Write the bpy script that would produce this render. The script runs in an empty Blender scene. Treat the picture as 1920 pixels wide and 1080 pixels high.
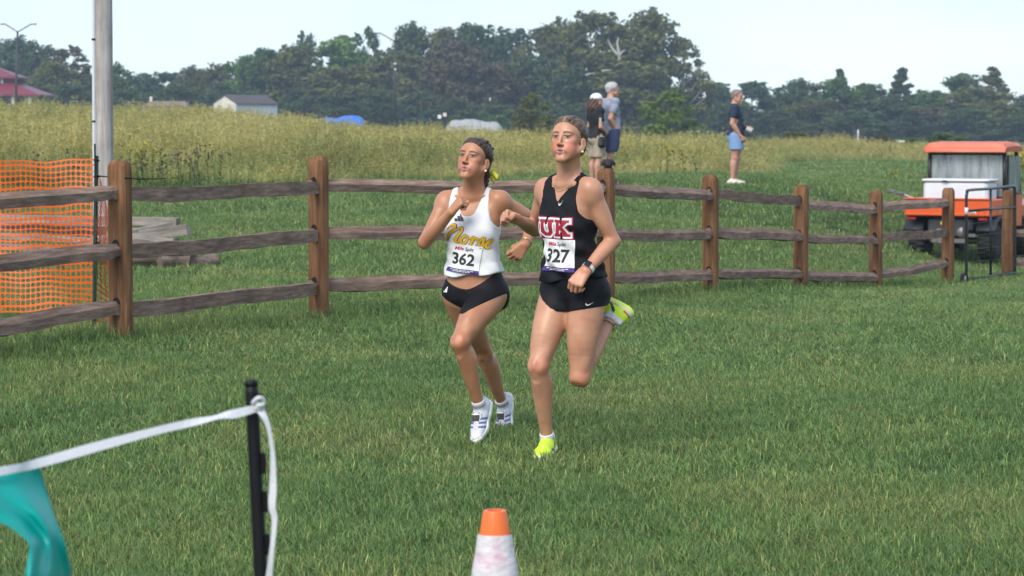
import bpy, bmesh, math, random
import numpy as np
from mathutils import Vector, Matrix
from mathutils.bvhtree import BVHTree

random.seed(7)
rng = np.random.default_rng(7)
scene = bpy.context.scene
col = scene.collection

# ------------------------------------------------------------------ camera
F_PX, CAM_H, HORIZON = 4500.0, 1.6, 250.0
PITCH = math.atan((540 - HORIZON) / F_PX)
cam_data = bpy.data.cameras.new('camera')
cam_data.sensor_width = 36.0
cam_data.lens = 36.0 * F_PX / 1920.0
cam_data.clip_start = 0.1
cam_data.clip_end = 6000
cam_data.dof.use_dof = True
cam_data.dof.focus_distance = 12.1
cam_data.dof.aperture_fstop = 7.5
cam = bpy.data.objects.new('camera', cam_data)
cam.location = (0, 0, CAM_H)
cam.rotation_euler = (math.pi / 2 - PITCH, 0, 0)
col.objects.link(cam)
scene.camera = cam

# ------------------------------------------------------------------ sky, sun, exposure
SUN_EL, SUN_AZ = math.radians(44), math.radians(208)     # azimuth clockwise from +Y
world = bpy.data.worlds.new('World')
scene.world = world
world.use_nodes = True
wn, wl = world.node_tree.nodes, world.node_tree.links
wn.clear()
w_out = wn.new('ShaderNodeOutputWorld')
w_bg = wn.new('ShaderNodeBackground')
w_bg.inputs['Strength'].default_value = 0.12
w_sky = wn.new('ShaderNodeTexSky')
w_sky.sky_type = 'NISHITA'
w_sky.sun_disc = False
w_sky.sun_elevation = SUN_EL
w_sky.sun_rotation = SUN_AZ
w_sky.air_density = 1.0
w_sky.dust_density = 0.6
w_tc = wn.new('ShaderNodeTexCoord')
w_map = wn.new('ShaderNodeMapping')
w_map.inputs['Scale'].default_value = (2.2, 2.2, 9.0)
w_map.inputs['Location'].default_value = (0.35, 0.1, 0.12)
w_noise = wn.new('ShaderNodeTexNoise')
w_noise.inputs['Scale'].default_value = 2.6
w_noise.inputs['Detail'].default_value = 6
w_noise.inputs['Roughness'].default_value = 0.55
w_ramp = wn.new('ShaderNodeValToRGB')
w_ramp.color_ramp.elements[0].position = 0.40
w_ramp.color_ramp.elements[0].color = (0.35, 0.35, 0.35, 1)
w_ramp.color_ramp.elements[1].position = 0.66
w_ramp.color_ramp.elements[1].color = (0.97, 0.97, 0.97, 1)
w_mix = wn.new('ShaderNodeMix')
w_mix.data_type = 'RGBA'
w_mix.inputs['B'].default_value = (3.5, 3.85, 4.0, 1)      # bright thin cloud
wl.new(w_tc.outputs['Generated'], w_map.inputs['Vector'])
wl.new(w_map.outputs['Vector'], w_noise.inputs['Vector'])
wl.new(w_noise.outputs['Fac'], w_ramp.inputs['Fac'])
wl.new(w_ramp.outputs['Color'], w_mix.inputs['Factor'])
w_tint = wn.new('ShaderNodeMix')
w_tint.data_type = 'RGBA'
w_tint.blend_type = 'MULTIPLY'
w_tint.inputs['Factor'].default_value = 1.0
w_tint.inputs['B'].default_value = (0.62, 0.74, 0.98, 1)     # thin high cloud dims the glow near the horizon
wl.new(w_sky.outputs['Color'], w_tint.inputs['A'])
wl.new(w_tint.outputs['Result'], w_mix.inputs['A'])
wl.new(w_mix.outputs['Result'], w_bg.inputs['Color'])
wl.new(w_bg.outputs['Background'], w_out.inputs['Surface'])

sun_data = bpy.data.lights.new('sun', 'SUN')
sun_data.energy = 1.5
sun_data.angle = math.radians(35)
sun_data.color = (1.0, 0.91, 0.78)
sun = bpy.data.objects.new('sun', sun_data)
_sd = Vector((math.sin(SUN_AZ) * math.cos(SUN_EL), math.cos(SUN_AZ) * math.cos(SUN_EL), math.sin(SUN_EL)))
sun.rotation_euler = (-_sd).to_track_quat('-Z', 'Y').to_euler()
sun.location = _sd * 60
col.objects.link(sun)

scene.view_settings.view_transform = 'Standard'
scene.view_settings.look = 'None'
scene.view_settings.exposure = 1.2
scene.view_settings.gamma = 1.0
scene.view_settings.use_curve_mapping = False
scene.render.engine = 'CYCLES'
scene.cycles.use_denoising = True
scene.cycles.max_bounces = 6
scene.cycles.transparent_max_bounces = 8
scene.cycles.volume_bounces = 0

# ------------------------------------------------------------------ helpers
def V(*a):
    return np.array(a, dtype=float)

def P(px, py, d):
    """World point that photograph pixel (px, py) shows at depth d (metres along +Y)."""
    a, b = (px - 960) / F_PX, (540 - py) / F_PX
    c, s = math.cos(PITCH), math.sin(PITCH)
    v = V(a, c + b * s, b * c - s)
    return V(0, 0, CAM_H) + v * (d / v[1])

def nrm(v):
    v = np.asarray(v, float)
    return v / max(1e-9, np.linalg.norm(v))

ORIGIN = {}

def tag(o, label=None, cat=None, group=None, kind=None):
    if label: o['label'] = label
    if cat: o['category'] = cat
    if group: o['group'] = group
    if kind: o['kind'] = kind
    return o

def thing(name, loc, label, cat, group=None, rz=0.0):
    o = bpy.data.objects.new(name, None)
    o.empty_display_size = 0.2
    o.location = tuple(float(c) for c in loc)
    o.rotation_euler = (0, 0, rz)
    col.objects.link(o)
    ORIGIN[o.name] = V(*o.location)
    return tag(o, label, cat, group)

def mesh_obj(name, verts, faces, mat=None, parent=None, smooth=False, origin=None, local=False):
    """verts in world space; with a parent they become local to the parent's origin (parents are unrotated)."""
    me = bpy.data.meshes.new(name)
    vs = np.asarray(verts, float).reshape(-1, 3)
    org = V(0, 0, 0)
    if parent is not None and not local:
        org = ORIGIN.get(parent.name, V(0, 0, 0))
    elif origin is not None:
        org = np.asarray(origin, float)
    me.from_pydata((vs - org).tolist(), [], [tuple(int(i) for i in f) for f in faces])
    me.update()
    if smooth:
        me.polygons.foreach_set('use_smooth', [True] * len(me.polygons))
    o = bpy.data.objects.new(name, me)
    col.objects.link(o)
    if mat is not None:
        me.materials.append(mat)
    if parent is not None:
        o.parent = parent
        ORIGIN[o.name] = org
    else:
        o.location = tuple(org)
        ORIGIN[o.name] = org
    return o

def frame_from(d, hint=(0, 0, 1)):
    d = nrm(d)
    h = np.asarray(hint, float)
    if abs(np.dot(d, nrm(h))) > 0.97:
        h = V(1, 0, 0) if abs(d[0]) < 0.9 else V(0, 1, 0)
    x = nrm(np.cross(h, d))
    y = np.cross(d, x)
    return x, y, d

class MB:
    """Collects shapes into one mesh."""
    def __init__(self):
        self.v, self.f = [], []
    def add(self, verts, faces):
        n = len(self.v)
        self.v.extend([tuple(map(float, p)) for p in verts])
        self.f.extend([tuple(i + n for i in f) for f in faces])
        return self
    def box(self, c, size, rot=None, bevel=0.0):
        hx, hy, hz = [s / 2 for s in size]
        c = np.asarray(c, float)
        R = np.eye(3) if rot is None else rot
        if bevel <= 0:
            vs = [(sx * hx, sy * hy, sz * hz) for sz in (-1, 1) for sy in (-1, 1) for sx in (-1, 1)]
            fs = [(0, 2, 3, 1), (4, 5, 7, 6), (0, 1, 5, 4), (2, 6, 7, 3), (0, 4, 6, 2), (1, 3, 7, 5)]
        else:
            b = min(bevel, hx * .9, hy * .9, hz * .9)
            ring = lambda x, y, z: [(-x, -y + b, z), (-x + b, -y, z), (x - b, -y, z), (x, -y + b, z),
                                    (x, y - b, z), (x - b, y, z), (-x + b, y, z), (-x, y - b, z)]
            rs = [ring(hx - b, hy - b, -hz), ring(hx, hy, -hz + b), ring(hx, hy, hz - b), ring(hx - b, hy - b, hz)]
            vs = [p for r in rs for p in r]
            fs = [tuple(reversed(range(8))), tuple(range(24, 32))]
            for k in range(3):
                for i in range(8):
                    j = (i + 1) % 8
                    fs.append((k * 8 + i, k * 8 + j, k * 8 + 8 + j, k * 8 + 8 + i))
        vs = [c + R @ np.asarray(p) for p in vs]
        return self.add(vs, fs)
    def loft(self, rings, cap=True, closed=True):
        n = len(rings[0])
        vs = [p for r in rings for p in r]
        fs = []
        for k in range(len(rings) - 1):
            for i in range(n if closed else n - 1):
                j = (i + 1) % n
                fs.append((k * n + i, k * n + j, (k + 1) * n + j, (k + 1) * n + i))
        if cap and closed:
            fs.append(tuple(reversed(range(n))))
            fs.append(tuple(range((len(rings) - 1) * n, len(rings) * n)))
        return self.add(vs, fs)
    def tube(self, pts, radii, n=8, cap=True, flat=1.0, hint=(0, 0, 1)):
        pts = [np.asarray(p, float) for p in pts]
        if np.isscalar(radii):
            radii = [radii] * len(pts)
        rings = []
        px_ = None
        for i, p in enumerate(pts):
            d = pts[min(i + 1, len(pts) - 1)] - pts[max(i - 1, 0)]
            x, y, z = frame_from(d, hint)
            if px_ is not None:
                x = nrm(px_ - z * np.dot(px_, z)); y = np.cross(z, x)
            px_ = x
            rings.append([p + radii[i] * (math.cos(2 * math.pi * k / n) * x + flat * math.sin(2 * math.pi * k / n) * y) for k in range(n)])
        return self.loft(rings, cap)
    def lathe(self, c, prof, n=20, axis=(0, 0, 1), cap=True):
        x, y, z = frame_from(axis, (1, 0, 0))
        c = np.asarray(c, float)
        rings = [[c + z * h + r * (math.cos(2 * math.pi * k / n) * x + math.sin(2 * math.pi * k / n) * y) for k in range(n)] for r, h in prof]
        return self.loft(rings, cap)
    def build(self, name, mat, parent=None, smooth=False, origin=None):
        return mesh_obj(name, self.v, self.f, mat, parent, smooth, origin)

def rotz(a):
    c, s = math.cos(a), math.sin(a)
    return np.array([[c, -s, 0], [s, c, 0], [0, 0, 1.0]])

def rotx(a):
    c, s = math.cos(a), math.sin(a)
    return np.array([[1.0, 0, 0], [0, c, -s], [0, s, c]])

def roty(a):
    c, s = math.cos(a), math.sin(a)
    return np.array([[c, 0, s], [0, 1.0, 0], [-s, 0, c]])

def auto_smooth(o, deg=40):
    me = o.data
    me.polygons.foreach_set('use_smooth', [True] * len(me.polygons))
    me.set_sharp_from_angle(angle=math.radians(deg))
    return o

# ------------------------------------------------------------------ materials
def mat_new(name):
    m = bpy.data.materials.new(name)
    m.use_nodes = True
    nt = m.node_tree
    return m, nt.nodes, nt.links, nt.nodes['Principled BSDF']

def ramp(nodes, stops):
    r = nodes.new('ShaderNodeValToRGB')
    el = r.color_ramp.elements
    while len(el) < len(stops):
        el.new(0.5)
    for e, (p, c) in zip(el, stops):
        e.position = p
        e.color = (*c, 1)
    return r

def mat_simple(name, c, rough=0.6, metal=0.0, var=0.12, scale=8.0, bump=0.0, bscale=60.0, coat=0.0, spec=0.5, stretch=None, trans=0.0):
    """Base colour broken up by noise, optional fine relief."""
    m, n, l, b = mat_new(name)
    b.inputs['Roughness'].default_value = rough
    b.inputs['Metallic'].default_value = metal
    b.inputs['Coat Weight'].default_value = coat
    b.inputs['Specular IOR Level'].default_value = spec
    tc = n.new('ShaderNodeTexCoord')
    vec = tc.outputs['Object']
    if stretch:
        mp = n.new('ShaderNodeMapping')
        mp.inputs['Scale'].default_value = stretch
        l.new(vec, mp.inputs['Vector']); vec = mp.outputs['Vector']
    nz = n.new('ShaderNodeTexNoise')
    nz.inputs['Scale'].default_value = scale
    nz.inputs['Detail'].default_value = 5
    l.new(vec, nz.inputs['Vector'])
    c = np.asarray(c, float)
    r = ramp(n, [(0.25, tuple(np.clip(c * (1 - var), 0, 1))), (0.75, tuple(np.clip(c * (1 + var), 0, 1)))])
    l.new(nz.outputs['Fac'], r.inputs['Fac'])
    l.new(r.outputs['Color'], b.inputs['Base Color'])
    if bump > 0:
        nb = n.new('ShaderNodeTexNoise')
        nb.inputs['Scale'].default_value = bscale
        nb.inputs['Detail'].default_value = 4
        l.new(vec, nb.inputs['Vector'])
        bp = n.new('ShaderNodeBump')
        bp.inputs['Strength'].default_value = bump
        bp.inputs['Distance'].default_value = 0.01
        l.new(nb.outputs['Fac'], bp.inputs['Height'])
        l.new(bp.outputs['Normal'], b.inputs['Normal'])
    return m

M = {}

def spline(pts, n):
    """Catmull-Rom resampling to n points."""
    pts = [np.asarray(p, float) for p in pts]
    out = []
    m_ = len(pts) - 1
    for k in range(n):
        s_ = m_ * k / (n - 1); i = min(int(s_), m_ - 1); t = s_ - i
        p0, p1, p2, p3 = pts[max(i - 1, 0)], pts[i], pts[i + 1], pts[min(i + 2, m_)]
        out.append(.5 * (2 * p1 + (p2 - p0) * t + (2 * p0 - 5 * p1 + 4 * p2 - p3) * t * t + (3 * p1 - p0 - 3 * p2 + p3) * t ** 3))
    return out
# ------------------------------------------------------------------ ground: gently rolling lawn, berm and meadow
# known heights (x, depth, z), smoothed by a thin-plate spline over (x / (depth + 12), log depth)
_cp = []
def _c(px, d, z): _cp.append(((px - 960) / F_PX * d, d, z))
for px in (-900, 0, 960, 1920, 2800):
    _c(px, 2, 0); _c(px, 8, 0); _c(px, 12, 0)
for px, d, z in [(-600, 16, .15), (0, 16, .13), (225, 17, .15), (597, 20, .06), (870, 20.5, .02), (1136, 22.4, .0), (1333, 24.9, -.04), (1502, 27.4, -.18), (1643, 30, -.34), (1778, 32.6, -.44), (1890, 35, -.48), (2300, 36, -.62),
                 (1400, 19, .0), (1700, 20, .0), (1900, 20, .0), (1920, 24, -.08), (1780, 26, -.14), (2400, 24, -.1),
                 (-600, 24, .15), (0, 24, .12), (300, 24, .12), (600, 26, .16), (900, 28, .2), (-500, 34, .2), (0, 33, .2), (300, 34, .3), (600, 35, .38),
                 (-500, 46, .68), (0, 46, .66), (300, 46, .66), (600, 46, .66), (900, 44, .68), (1140, 43, .70), (1380, 43, .68), (1200, 33, .25), (1450, 36, .15), (1550, 43, .5), (1640, 45, .2), (1700, 42, -.4), (1800, 41, -.62), (1920, 41, -.66), (2400, 44, -.7),
                 (1640, 60, .45), (1800, 62, .1), (1920, 62, .0), (2400, 70, .0), (1640, 85, .55), (1880, 85, .35), (2400, 95, .2),
                 (-600, 80, 1.5), (0, 80, 1.35), (480, 80, 1.12), (640, 80, .9), (900, 80, .66), (1200, 80, .52), (1440, 80, .48), (900, 60, .68), (1120, 60, .58), (1280, 60, .55), (1440, 58, .52),
                 (-700, 122, 2.2), (0, 122, 2.0), (480, 122, 1.66), (640, 122, 1.12), (800, 122, .85), (960, 122, .68), (1400, 122, .5), (1700, 122, .25), (1920, 122, .1), (2600, 122, .0),
                 (-700, 200, 1.0), (480, 200, .6), (960, 200, .2), (1500, 200, .0), (2600, 200, -.2),
                 (-700, 420, .5), (480, 420, .5), (960, 420, .4), (1500, 420, .3), (2600, 420, .2)]:
    _c(px, d, z)
_cp = np.array(_cp)
def _uv(x, y):
    y = np.clip(y, 1.0, 420.0)
    u = np.clip(np.asarray(x) / (y + 12.0) * 6.0, -2.4, 2.4)
    return u, np.log(y + 6.0) * 1.6
_cu, _cv = _uv(_cp[:, 0], _cp[:, 1])
def _tps(r2): return np.where(r2 > 1e-12, r2 * np.log(np.maximum(r2, 1e-12)), 0)
_n = len(_cp)
_K = _tps((_cu[:, None] - _cu) ** 2 + (_cv[:, None] - _cv) ** 2) + np.eye(_n) * 0.004
_Pm = np.stack([np.ones(_n), _cu, _cv], 1)
_A = np.block([[_K, _Pm], [_Pm.T, np.zeros((3, 3))]])
_w = np.linalg.solve(_A, np.concatenate([_cp[:, 2], np.zeros(3)]))
def gz(x, y):
    """Ground height."""
    x = np.asarray(x, float); y = np.asarray(y, float)
    shp = np.broadcast(x, y).shape
    xf, yf = np.broadcast_to(x, shp).ravel(), np.broadcast_to(y, shp).ravel()
    u, v = _uv(xf, yf)
    out = np.zeros(len(u))
    for i in range(0, len(u), 20000):
        s_ = slice(i, i + 20000)
        out[s_] = _tps((u[s_, None] - _cu) ** 2 + (v[s_, None] - _cv) ** 2) @ _w[:_n] + _w[_n] + _w[_n + 1] * u[s_] + _w[_n + 2] * v[s_]
    # small unevenness of the turf
    out += .012 * np.sin(xf * 1.7 + yf * .6) * np.sin(yf * 1.3 - xf * .4) * np.clip((yf - 6) / 10, 0, 1)
    out *= np.clip((yf + 3) / 8, 0, 1)
    return out.reshape(shp)

def px_of(p):
    c, s = math.cos(PITCH), math.sin(PITCH)
    x, y, z = p[0], p[1], p[2] - CAM_H
    f = y * c - z * s; b = y * s + z * c
    return 960 + F_PX * x / f, 540 - F_PX * b / f

xs_ = np.unique(np.round(np.concatenate([np.linspace(-30, 30, 121), np.sinh(np.linspace(-5.2, 5.2, 81)) / math.sinh(5.2) * 2500]), 3))
ys_ = np.unique(np.round(np.concatenate([np.linspace(-4, 60, 161), np.linspace(60, 140, 81), np.geomspace(140, 4200, 40), [-10, -30, -100, -400]]), 3))
Xg, Yg = np.meshgrid(xs_, ys_, indexing='ij')
Zg = gz(Xg, Yg)
gv = np.stack([Xg, Yg, Zg], -1).reshape(-1, 3)
nx_, ny_ = Xg.shape
ii, jj = np.meshgrid(np.arange(nx_ - 1), np.arange(ny_ - 1), indexing='ij')
b_ = (ii * ny_ + jj).ravel()
gf = np.stack([b_, b_ + ny_, b_ + ny_ + 1, b_ + 1], 1)

def grass_colour_nodes(n, l, dry=0.5, fine=True):
    """World-position turf colour: patches of lush and dry grass."""
    geo = n.new('ShaderNodeNewGeometry')
    n1 = n.new('ShaderNodeTexNoise'); n1.inputs['Scale'].default_value = .55; n1.inputs['Detail'].default_value = 5; n1.inputs['Roughness'].default_value = .62
    l.new(geo.outputs['Position'], n1.inputs['Vector'])
    r1 = ramp(n, [(.34, (.045, .085, .032)), (.5, (.072, .115, .042)), (.62, (.11, .14, .056)), (.74, (.19, .18, .09))])
    l.new(n1.outputs['Fac'], r1.inputs['Fac'])
    return geo, r1

m, n, l, b = mat_new('turf_soil')
geo, r1 = grass_colour_nodes(n, l)
n2 = n.new('ShaderNodeTexNoise'); n2.inputs['Scale'].default_value = 9; n2.inputs['Detail'].default_value = 6
l.new(geo.outputs['Position'], n2.inputs['Vector'])
r2 = ramp(n, [(.3, (.55, .55, .5)), (.7, (1.1, 1.05, 1.0))])
l.new(n2.outputs['Fac'], r2.inputs['Fac'])
mx = n.new('ShaderNodeMix'); mx.data_type = 'RGBA'; mx.blend_type = 'MULTIPLY'; mx.inputs['Factor'].default_value = 1
l.new(r1.outputs['Color'], mx.inputs['A']); l.new(r2.outputs['Color'], mx.inputs['B'])
l.new(mx.outputs['Result'], b.inputs['Base Color'])
b.inputs['Roughness'].default_value = .95
b.inputs['Specular IOR Level'].default_value = .1
n3 = n.new('ShaderNodeTexNoise'); n3.inputs['Scale'].default_value = 40; n3.inputs['Detail'].default_value = 4
l.new(geo.outputs['Position'], n3.inputs['Vector'])
bp = n.new('ShaderNodeBump'); bp.inputs['Strength'].default_value = .6; bp.inputs['Distance'].default_value = .04
l.new(n3.outputs['Fac'], bp.inputs['Height']); l.new(bp.outputs['Normal'], b.inputs['Normal'])
M['ground'] = m
ground = mesh_obj('ground', gv, gf.tolist(), M['ground'], smooth=True)
tag(ground, 'mown lawn, berm and meadow ground', 'ground', kind='structure')
# ------------------------------------------------------------------ trees
def mat_leaves(name, stops, trans=.25):
    m, n, l, b = mat_new(name)
    oi = n.new('ShaderNodeObjectInfo')
    geo = n.new('ShaderNodeNewGeometry')
    r1 = ramp(n, stops)
    nz = n.new('ShaderNodeTexNoise'); nz.inputs['Scale'].default_value = .22; nz.inputs['Detail'].default_value = 4
    l.new(geo.outputs['Position'], nz.inputs['Vector'])
    ad = n.new('ShaderNodeMath'); ad.operation = 'MULTIPLY_ADD'; ad.inputs[1].default_value = .3
    ri = n.new('ShaderNodeMath'); ri.operation = 'MULTIPLY_ADD'; ri.inputs[1].default_value = .55; ri.inputs[2].default_value = -.05
    l.new(nz.outputs['Fac'], ri.inputs[0])
    l.new(geo.outputs['Random Per Island'], ad.inputs[0]); l.new(ri.outputs['Value'], ad.inputs[2])
    l.new(ad.outputs['Value'], r1.inputs['Fac'])
    hs = n.new('ShaderNodeHueSaturation')
    mr = n.new('ShaderNodeMapRange'); mr.inputs['To Min'].default_value = .8; mr.inputs['To Max'].default_value = 1.2
    l.new(oi.outputs['Random'], mr.inputs['Value']); l.new(mr.outputs['Result'], hs.inputs['Value'])
    l.new(r1.outputs['Color'], hs.inputs['Color'])
    l.new(hs.outputs['Color'], b.inputs['Base Color'])
    b.inputs['Roughness'].default_value = .6; b.inputs['Specular IOR Level'].default_value = .25
    tr = n.new('ShaderNodeBsdfTranslucent'); l.new(hs.outputs['Color'], tr.inputs['Color'])
    ms = n.new('ShaderNodeMixShader'); ms.inputs['Fac'].default_value = trans
    o_ = n['Material Output']
    l.new(b.outputs['BSDF'], ms.inputs[1]); l.new(tr.outputs['BSDF'], ms.inputs[2]); l.new(ms.outputs['Shader'], o_.inputs['Surface'])
    return m
LEAF = dict(
    dark=mat_leaves('dark_leaves', [(.2, (0.053, 0.087, 0.032)), (.5, (0.084, 0.135, 0.041)), (.85, (0.140, 0.196, 0.057))]),
    olive=mat_leaves('olive_leaves', [(.2, (0.096, 0.109, 0.029)), (.5, (0.158, 0.170, 0.041)), (.85, (0.253, 0.240, 0.063))]),
    tan=mat_leaves('turning_leaves', [(.2, (.10, .085, .045)), (.5, (.15, .128, .062)), (.85, (.21, .18, .09))]),
    green=mat_leaves('fresh_leaves', [(.2, (0.071, 0.135, 0.026)), (.5, (0.121, 0.206, 0.035)), (.85, (0.206, 0.293, 0.051))]),
    lime=mat_leaves('bright_leaves', [(.2, (0.110, 0.183, 0.031)), (.5, (0.180, 0.267, 0.046)), (.85, (0.265, 0.351, 0.071))]),
    blue=mat_leaves('bluish_leaves', [(.2, (0.053, 0.098, 0.047)), (.5, (0.083, 0.143, 0.066)), (.85, (0.132, 0.200, 0.087))]))
M['bark'] = mat_simple('grey_bark', (.10, .085, .07), .9, var=.3, scale=2, bump=.3, bscale=8)
M['white_bark'] = mat_simple('pale_sycamore_bark', (.42, .40, .36), .85, var=.3, scale=1.2)

def crown_mesh(name, seed, H, Wd, kind, nleaf, lsize, mat, base=.12):
    """Leaf faces clustered in uneven clumps within the crown envelope. Returns mesh and clump centres."""
    r_ = np.random.default_rng(seed)
    cl, sub = [], []
    nb = {'sparse': 32, 'bush': 22, 'cone': 30}.get(kind, 40)
    for i in range(nb):
        t = (i + r_.uniform()) / nb
        if kind == 'cone':
            env = (1 - t) ** .75 * .92 + .05
        elif kind == 'bush':
            env = math.sqrt(max(0.02, 1 - (t * .98) ** 2))
        else:
            env = math.sqrt(max(.03, 1 - ((t - .42) / .60) ** 2))
        a = i * 2.4 + r_.uniform(-.8, .8)
        rad = (.17 + .09 * r_.uniform()) * Wd * (1.0 if kind != 'cone' else .62) * (1 - .42 * t)
        if kind == 'sparse': rad *= .72
        rr = max(0, env * Wd / 2 - rad * .62) * (r_.uniform(.1, 1) ** .5)
        c0 = V(rr * math.cos(a), rr * math.sin(a), H * (base + (1 - base) * t) - rad * .75)
        cl.append((c0, rad))
        for _ in range(13 if kind != 'sparse' else 10):
            dv = nrm(r_.normal(size=3)) * V(1, 1, .7)
            sub.append((c0 + dv * rad * r_.uniform(.35, 1.12), rad * r_.uniform(.16, .42)))
        sub.append((c0, rad * .75))
    w = np.array([c[1] ** 2 for c in sub]) * r_.uniform(.35, 1.3, len(sub)); w /= w.sum()
    idx = r_.choice(len(sub), nleaf, p=w)
    cen = np.array([sub[i][0] for i in idx]); rad = np.array([sub[i][1] for i in idx])
    dirs = r_.normal(size=(nleaf, 3)); dirs /= np.linalg.norm(dirs, axis=1)[:, None]
    pos = cen + dirs * (rad * (.35 + .8 * r_.uniform(0, 1, nleaf) ** .8 + .25 * (r_.uniform(0, 1, nleaf) > .9)))[:, None] * V(1, 1, .78)
    pos[:, 2] = np.maximum(pos[:, 2], .05)
    nr = dirs + r_.normal(size=(nleaf, 3)) * .7 + V(0, 0, .35)
    nr /= np.linalg.norm(nr, axis=1)[:, None]
    t1 = np.cross(nr, r_.normal(size=(nleaf, 3))); t1 /= np.linalg.norm(t1, axis=1)[:, None]
    t2 = np.cross(nr, t1)
    s = (lsize * r_.uniform(.55, 1.25, nleaf))[:, None]
    q0, q1, q2, q3 = pos - t1 * s, pos - t2 * s * .55 + t1 * s * .1, pos + t1 * s, pos + t2 * s * .6
    vs = np.stack([q0, q1, q2, q3], 1).reshape(-1, 3)
    me = bpy.data.meshes.new(name)
    me.vertices.add(len(vs)); me.vertices.foreach_set('co', vs.astype(np.float32).ravel())
    me.loops.add(nleaf * 4); me.loops.foreach_set('vertex_index', np.arange(nleaf * 4, dtype=np.int32))
    me.polygons.add(nleaf); me.polygons.foreach_set('loop_start', np.arange(0, nleaf * 4, 4, dtype=np.int32))
    me.update(calc_edges=True)
    me.materials.append(mat)
    return me, cl

def trunk_mesh(name, seed, H, Wd, cl, mat, limbs=12, r0=None):
    r_ = np.random.default_rng(seed)
    mb = MB()
    r0 = r0 or H * .016
    bend = r_.normal(0, .02 * H, 2)
    top = V(bend[0], bend[1], H * .78)
    tr = [V(0, 0, -.3), V(0, 0, H * .06), top * .35, top * .7, top]
    mb.tube(tr, [r0 * 1.5, r0, r0 * .85, r0 * .55, r0 * .2], 8)
    order = r_.permutation(len(cl))[:limbs]
    for i in order:
        c = cl[i][0]
        t = np.clip(c[2] / H - .22, .12, .7)
        s = top * (t / .78)
        mid = (s + c) / 2 + V(0, 0, -.04 * H * r_.uniform())
        mb.tube([s, mid, c], [r0 * .45, r0 * .28, r0 * .08], 5)
    me = bpy.data.meshes.new(name); me.from_pydata(mb.v, [], mb.f); me.update(); me.materials.append(mat)
    me.polygons.foreach_set('use_smooth', [True] * len(me.polygons))
    return me

VAR = {}
def variant(kind, matk, seed, pale=False):
    key = (kind, matk, seed, pale)
    if key not in VAR:
        nl = {'round': 17000, 'cone': 10000, 'sparse': 9500, 'bush': 9000}[kind]
        me, cl = crown_mesh('crown', seed, 10.0, 8.0 if kind != 'cone' else 6.5, kind, nl, .20, LEAF[matk], .02 if kind == 'bush' else .12)
        VAR[key] = (me, trunk_mesh('trunk', seed, 10.0, 8.0, cl, M['white_bark' if pale else 'bark'], 16 if kind == 'sparse' or pale else 10, .26 if pale else None))
    return VAR[key]

GRP = 'trees of the far treeline'
def tree(px, ytop, wpx, d, kind, matk, seed, label, name='tree', ybase=None, pale=False, group=GRP):
    """A tree d metres away whose top shows at ytop and whose crown is wpx wide."""
    x = (px - 960) / F_PX * d
    z = float(gz(x, d))
    if ybase is not None: z = P(px, ybase, d)[2]
    H = P(px, ytop, d)[2] - z
    Wm = wpx * d / F_PX * {'round': 1.75, 'sparse': 1.4, 'cone': 1.6, 'bush': 1.35}[kind]
    cm, tm = variant(kind, matk, seed % 4, pale)
    root = thing(name, (x, d, z), label, 'tree' if name == 'tree' else 'shrub', group)
    root.rotation_euler = (0, 0, (seed * 1.7) % 6.28)
    base_w = 8.0 if kind != 'cone' else 6.5
    root.scale = (Wm / base_w, Wm / base_w, H / 10.0)
    for nm, me in (('crown', cm), ('trunk', tm)):
        o = bpy.data.objects.new(nm, me); col.objects.link(o); o.parent = root
    return root

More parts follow.
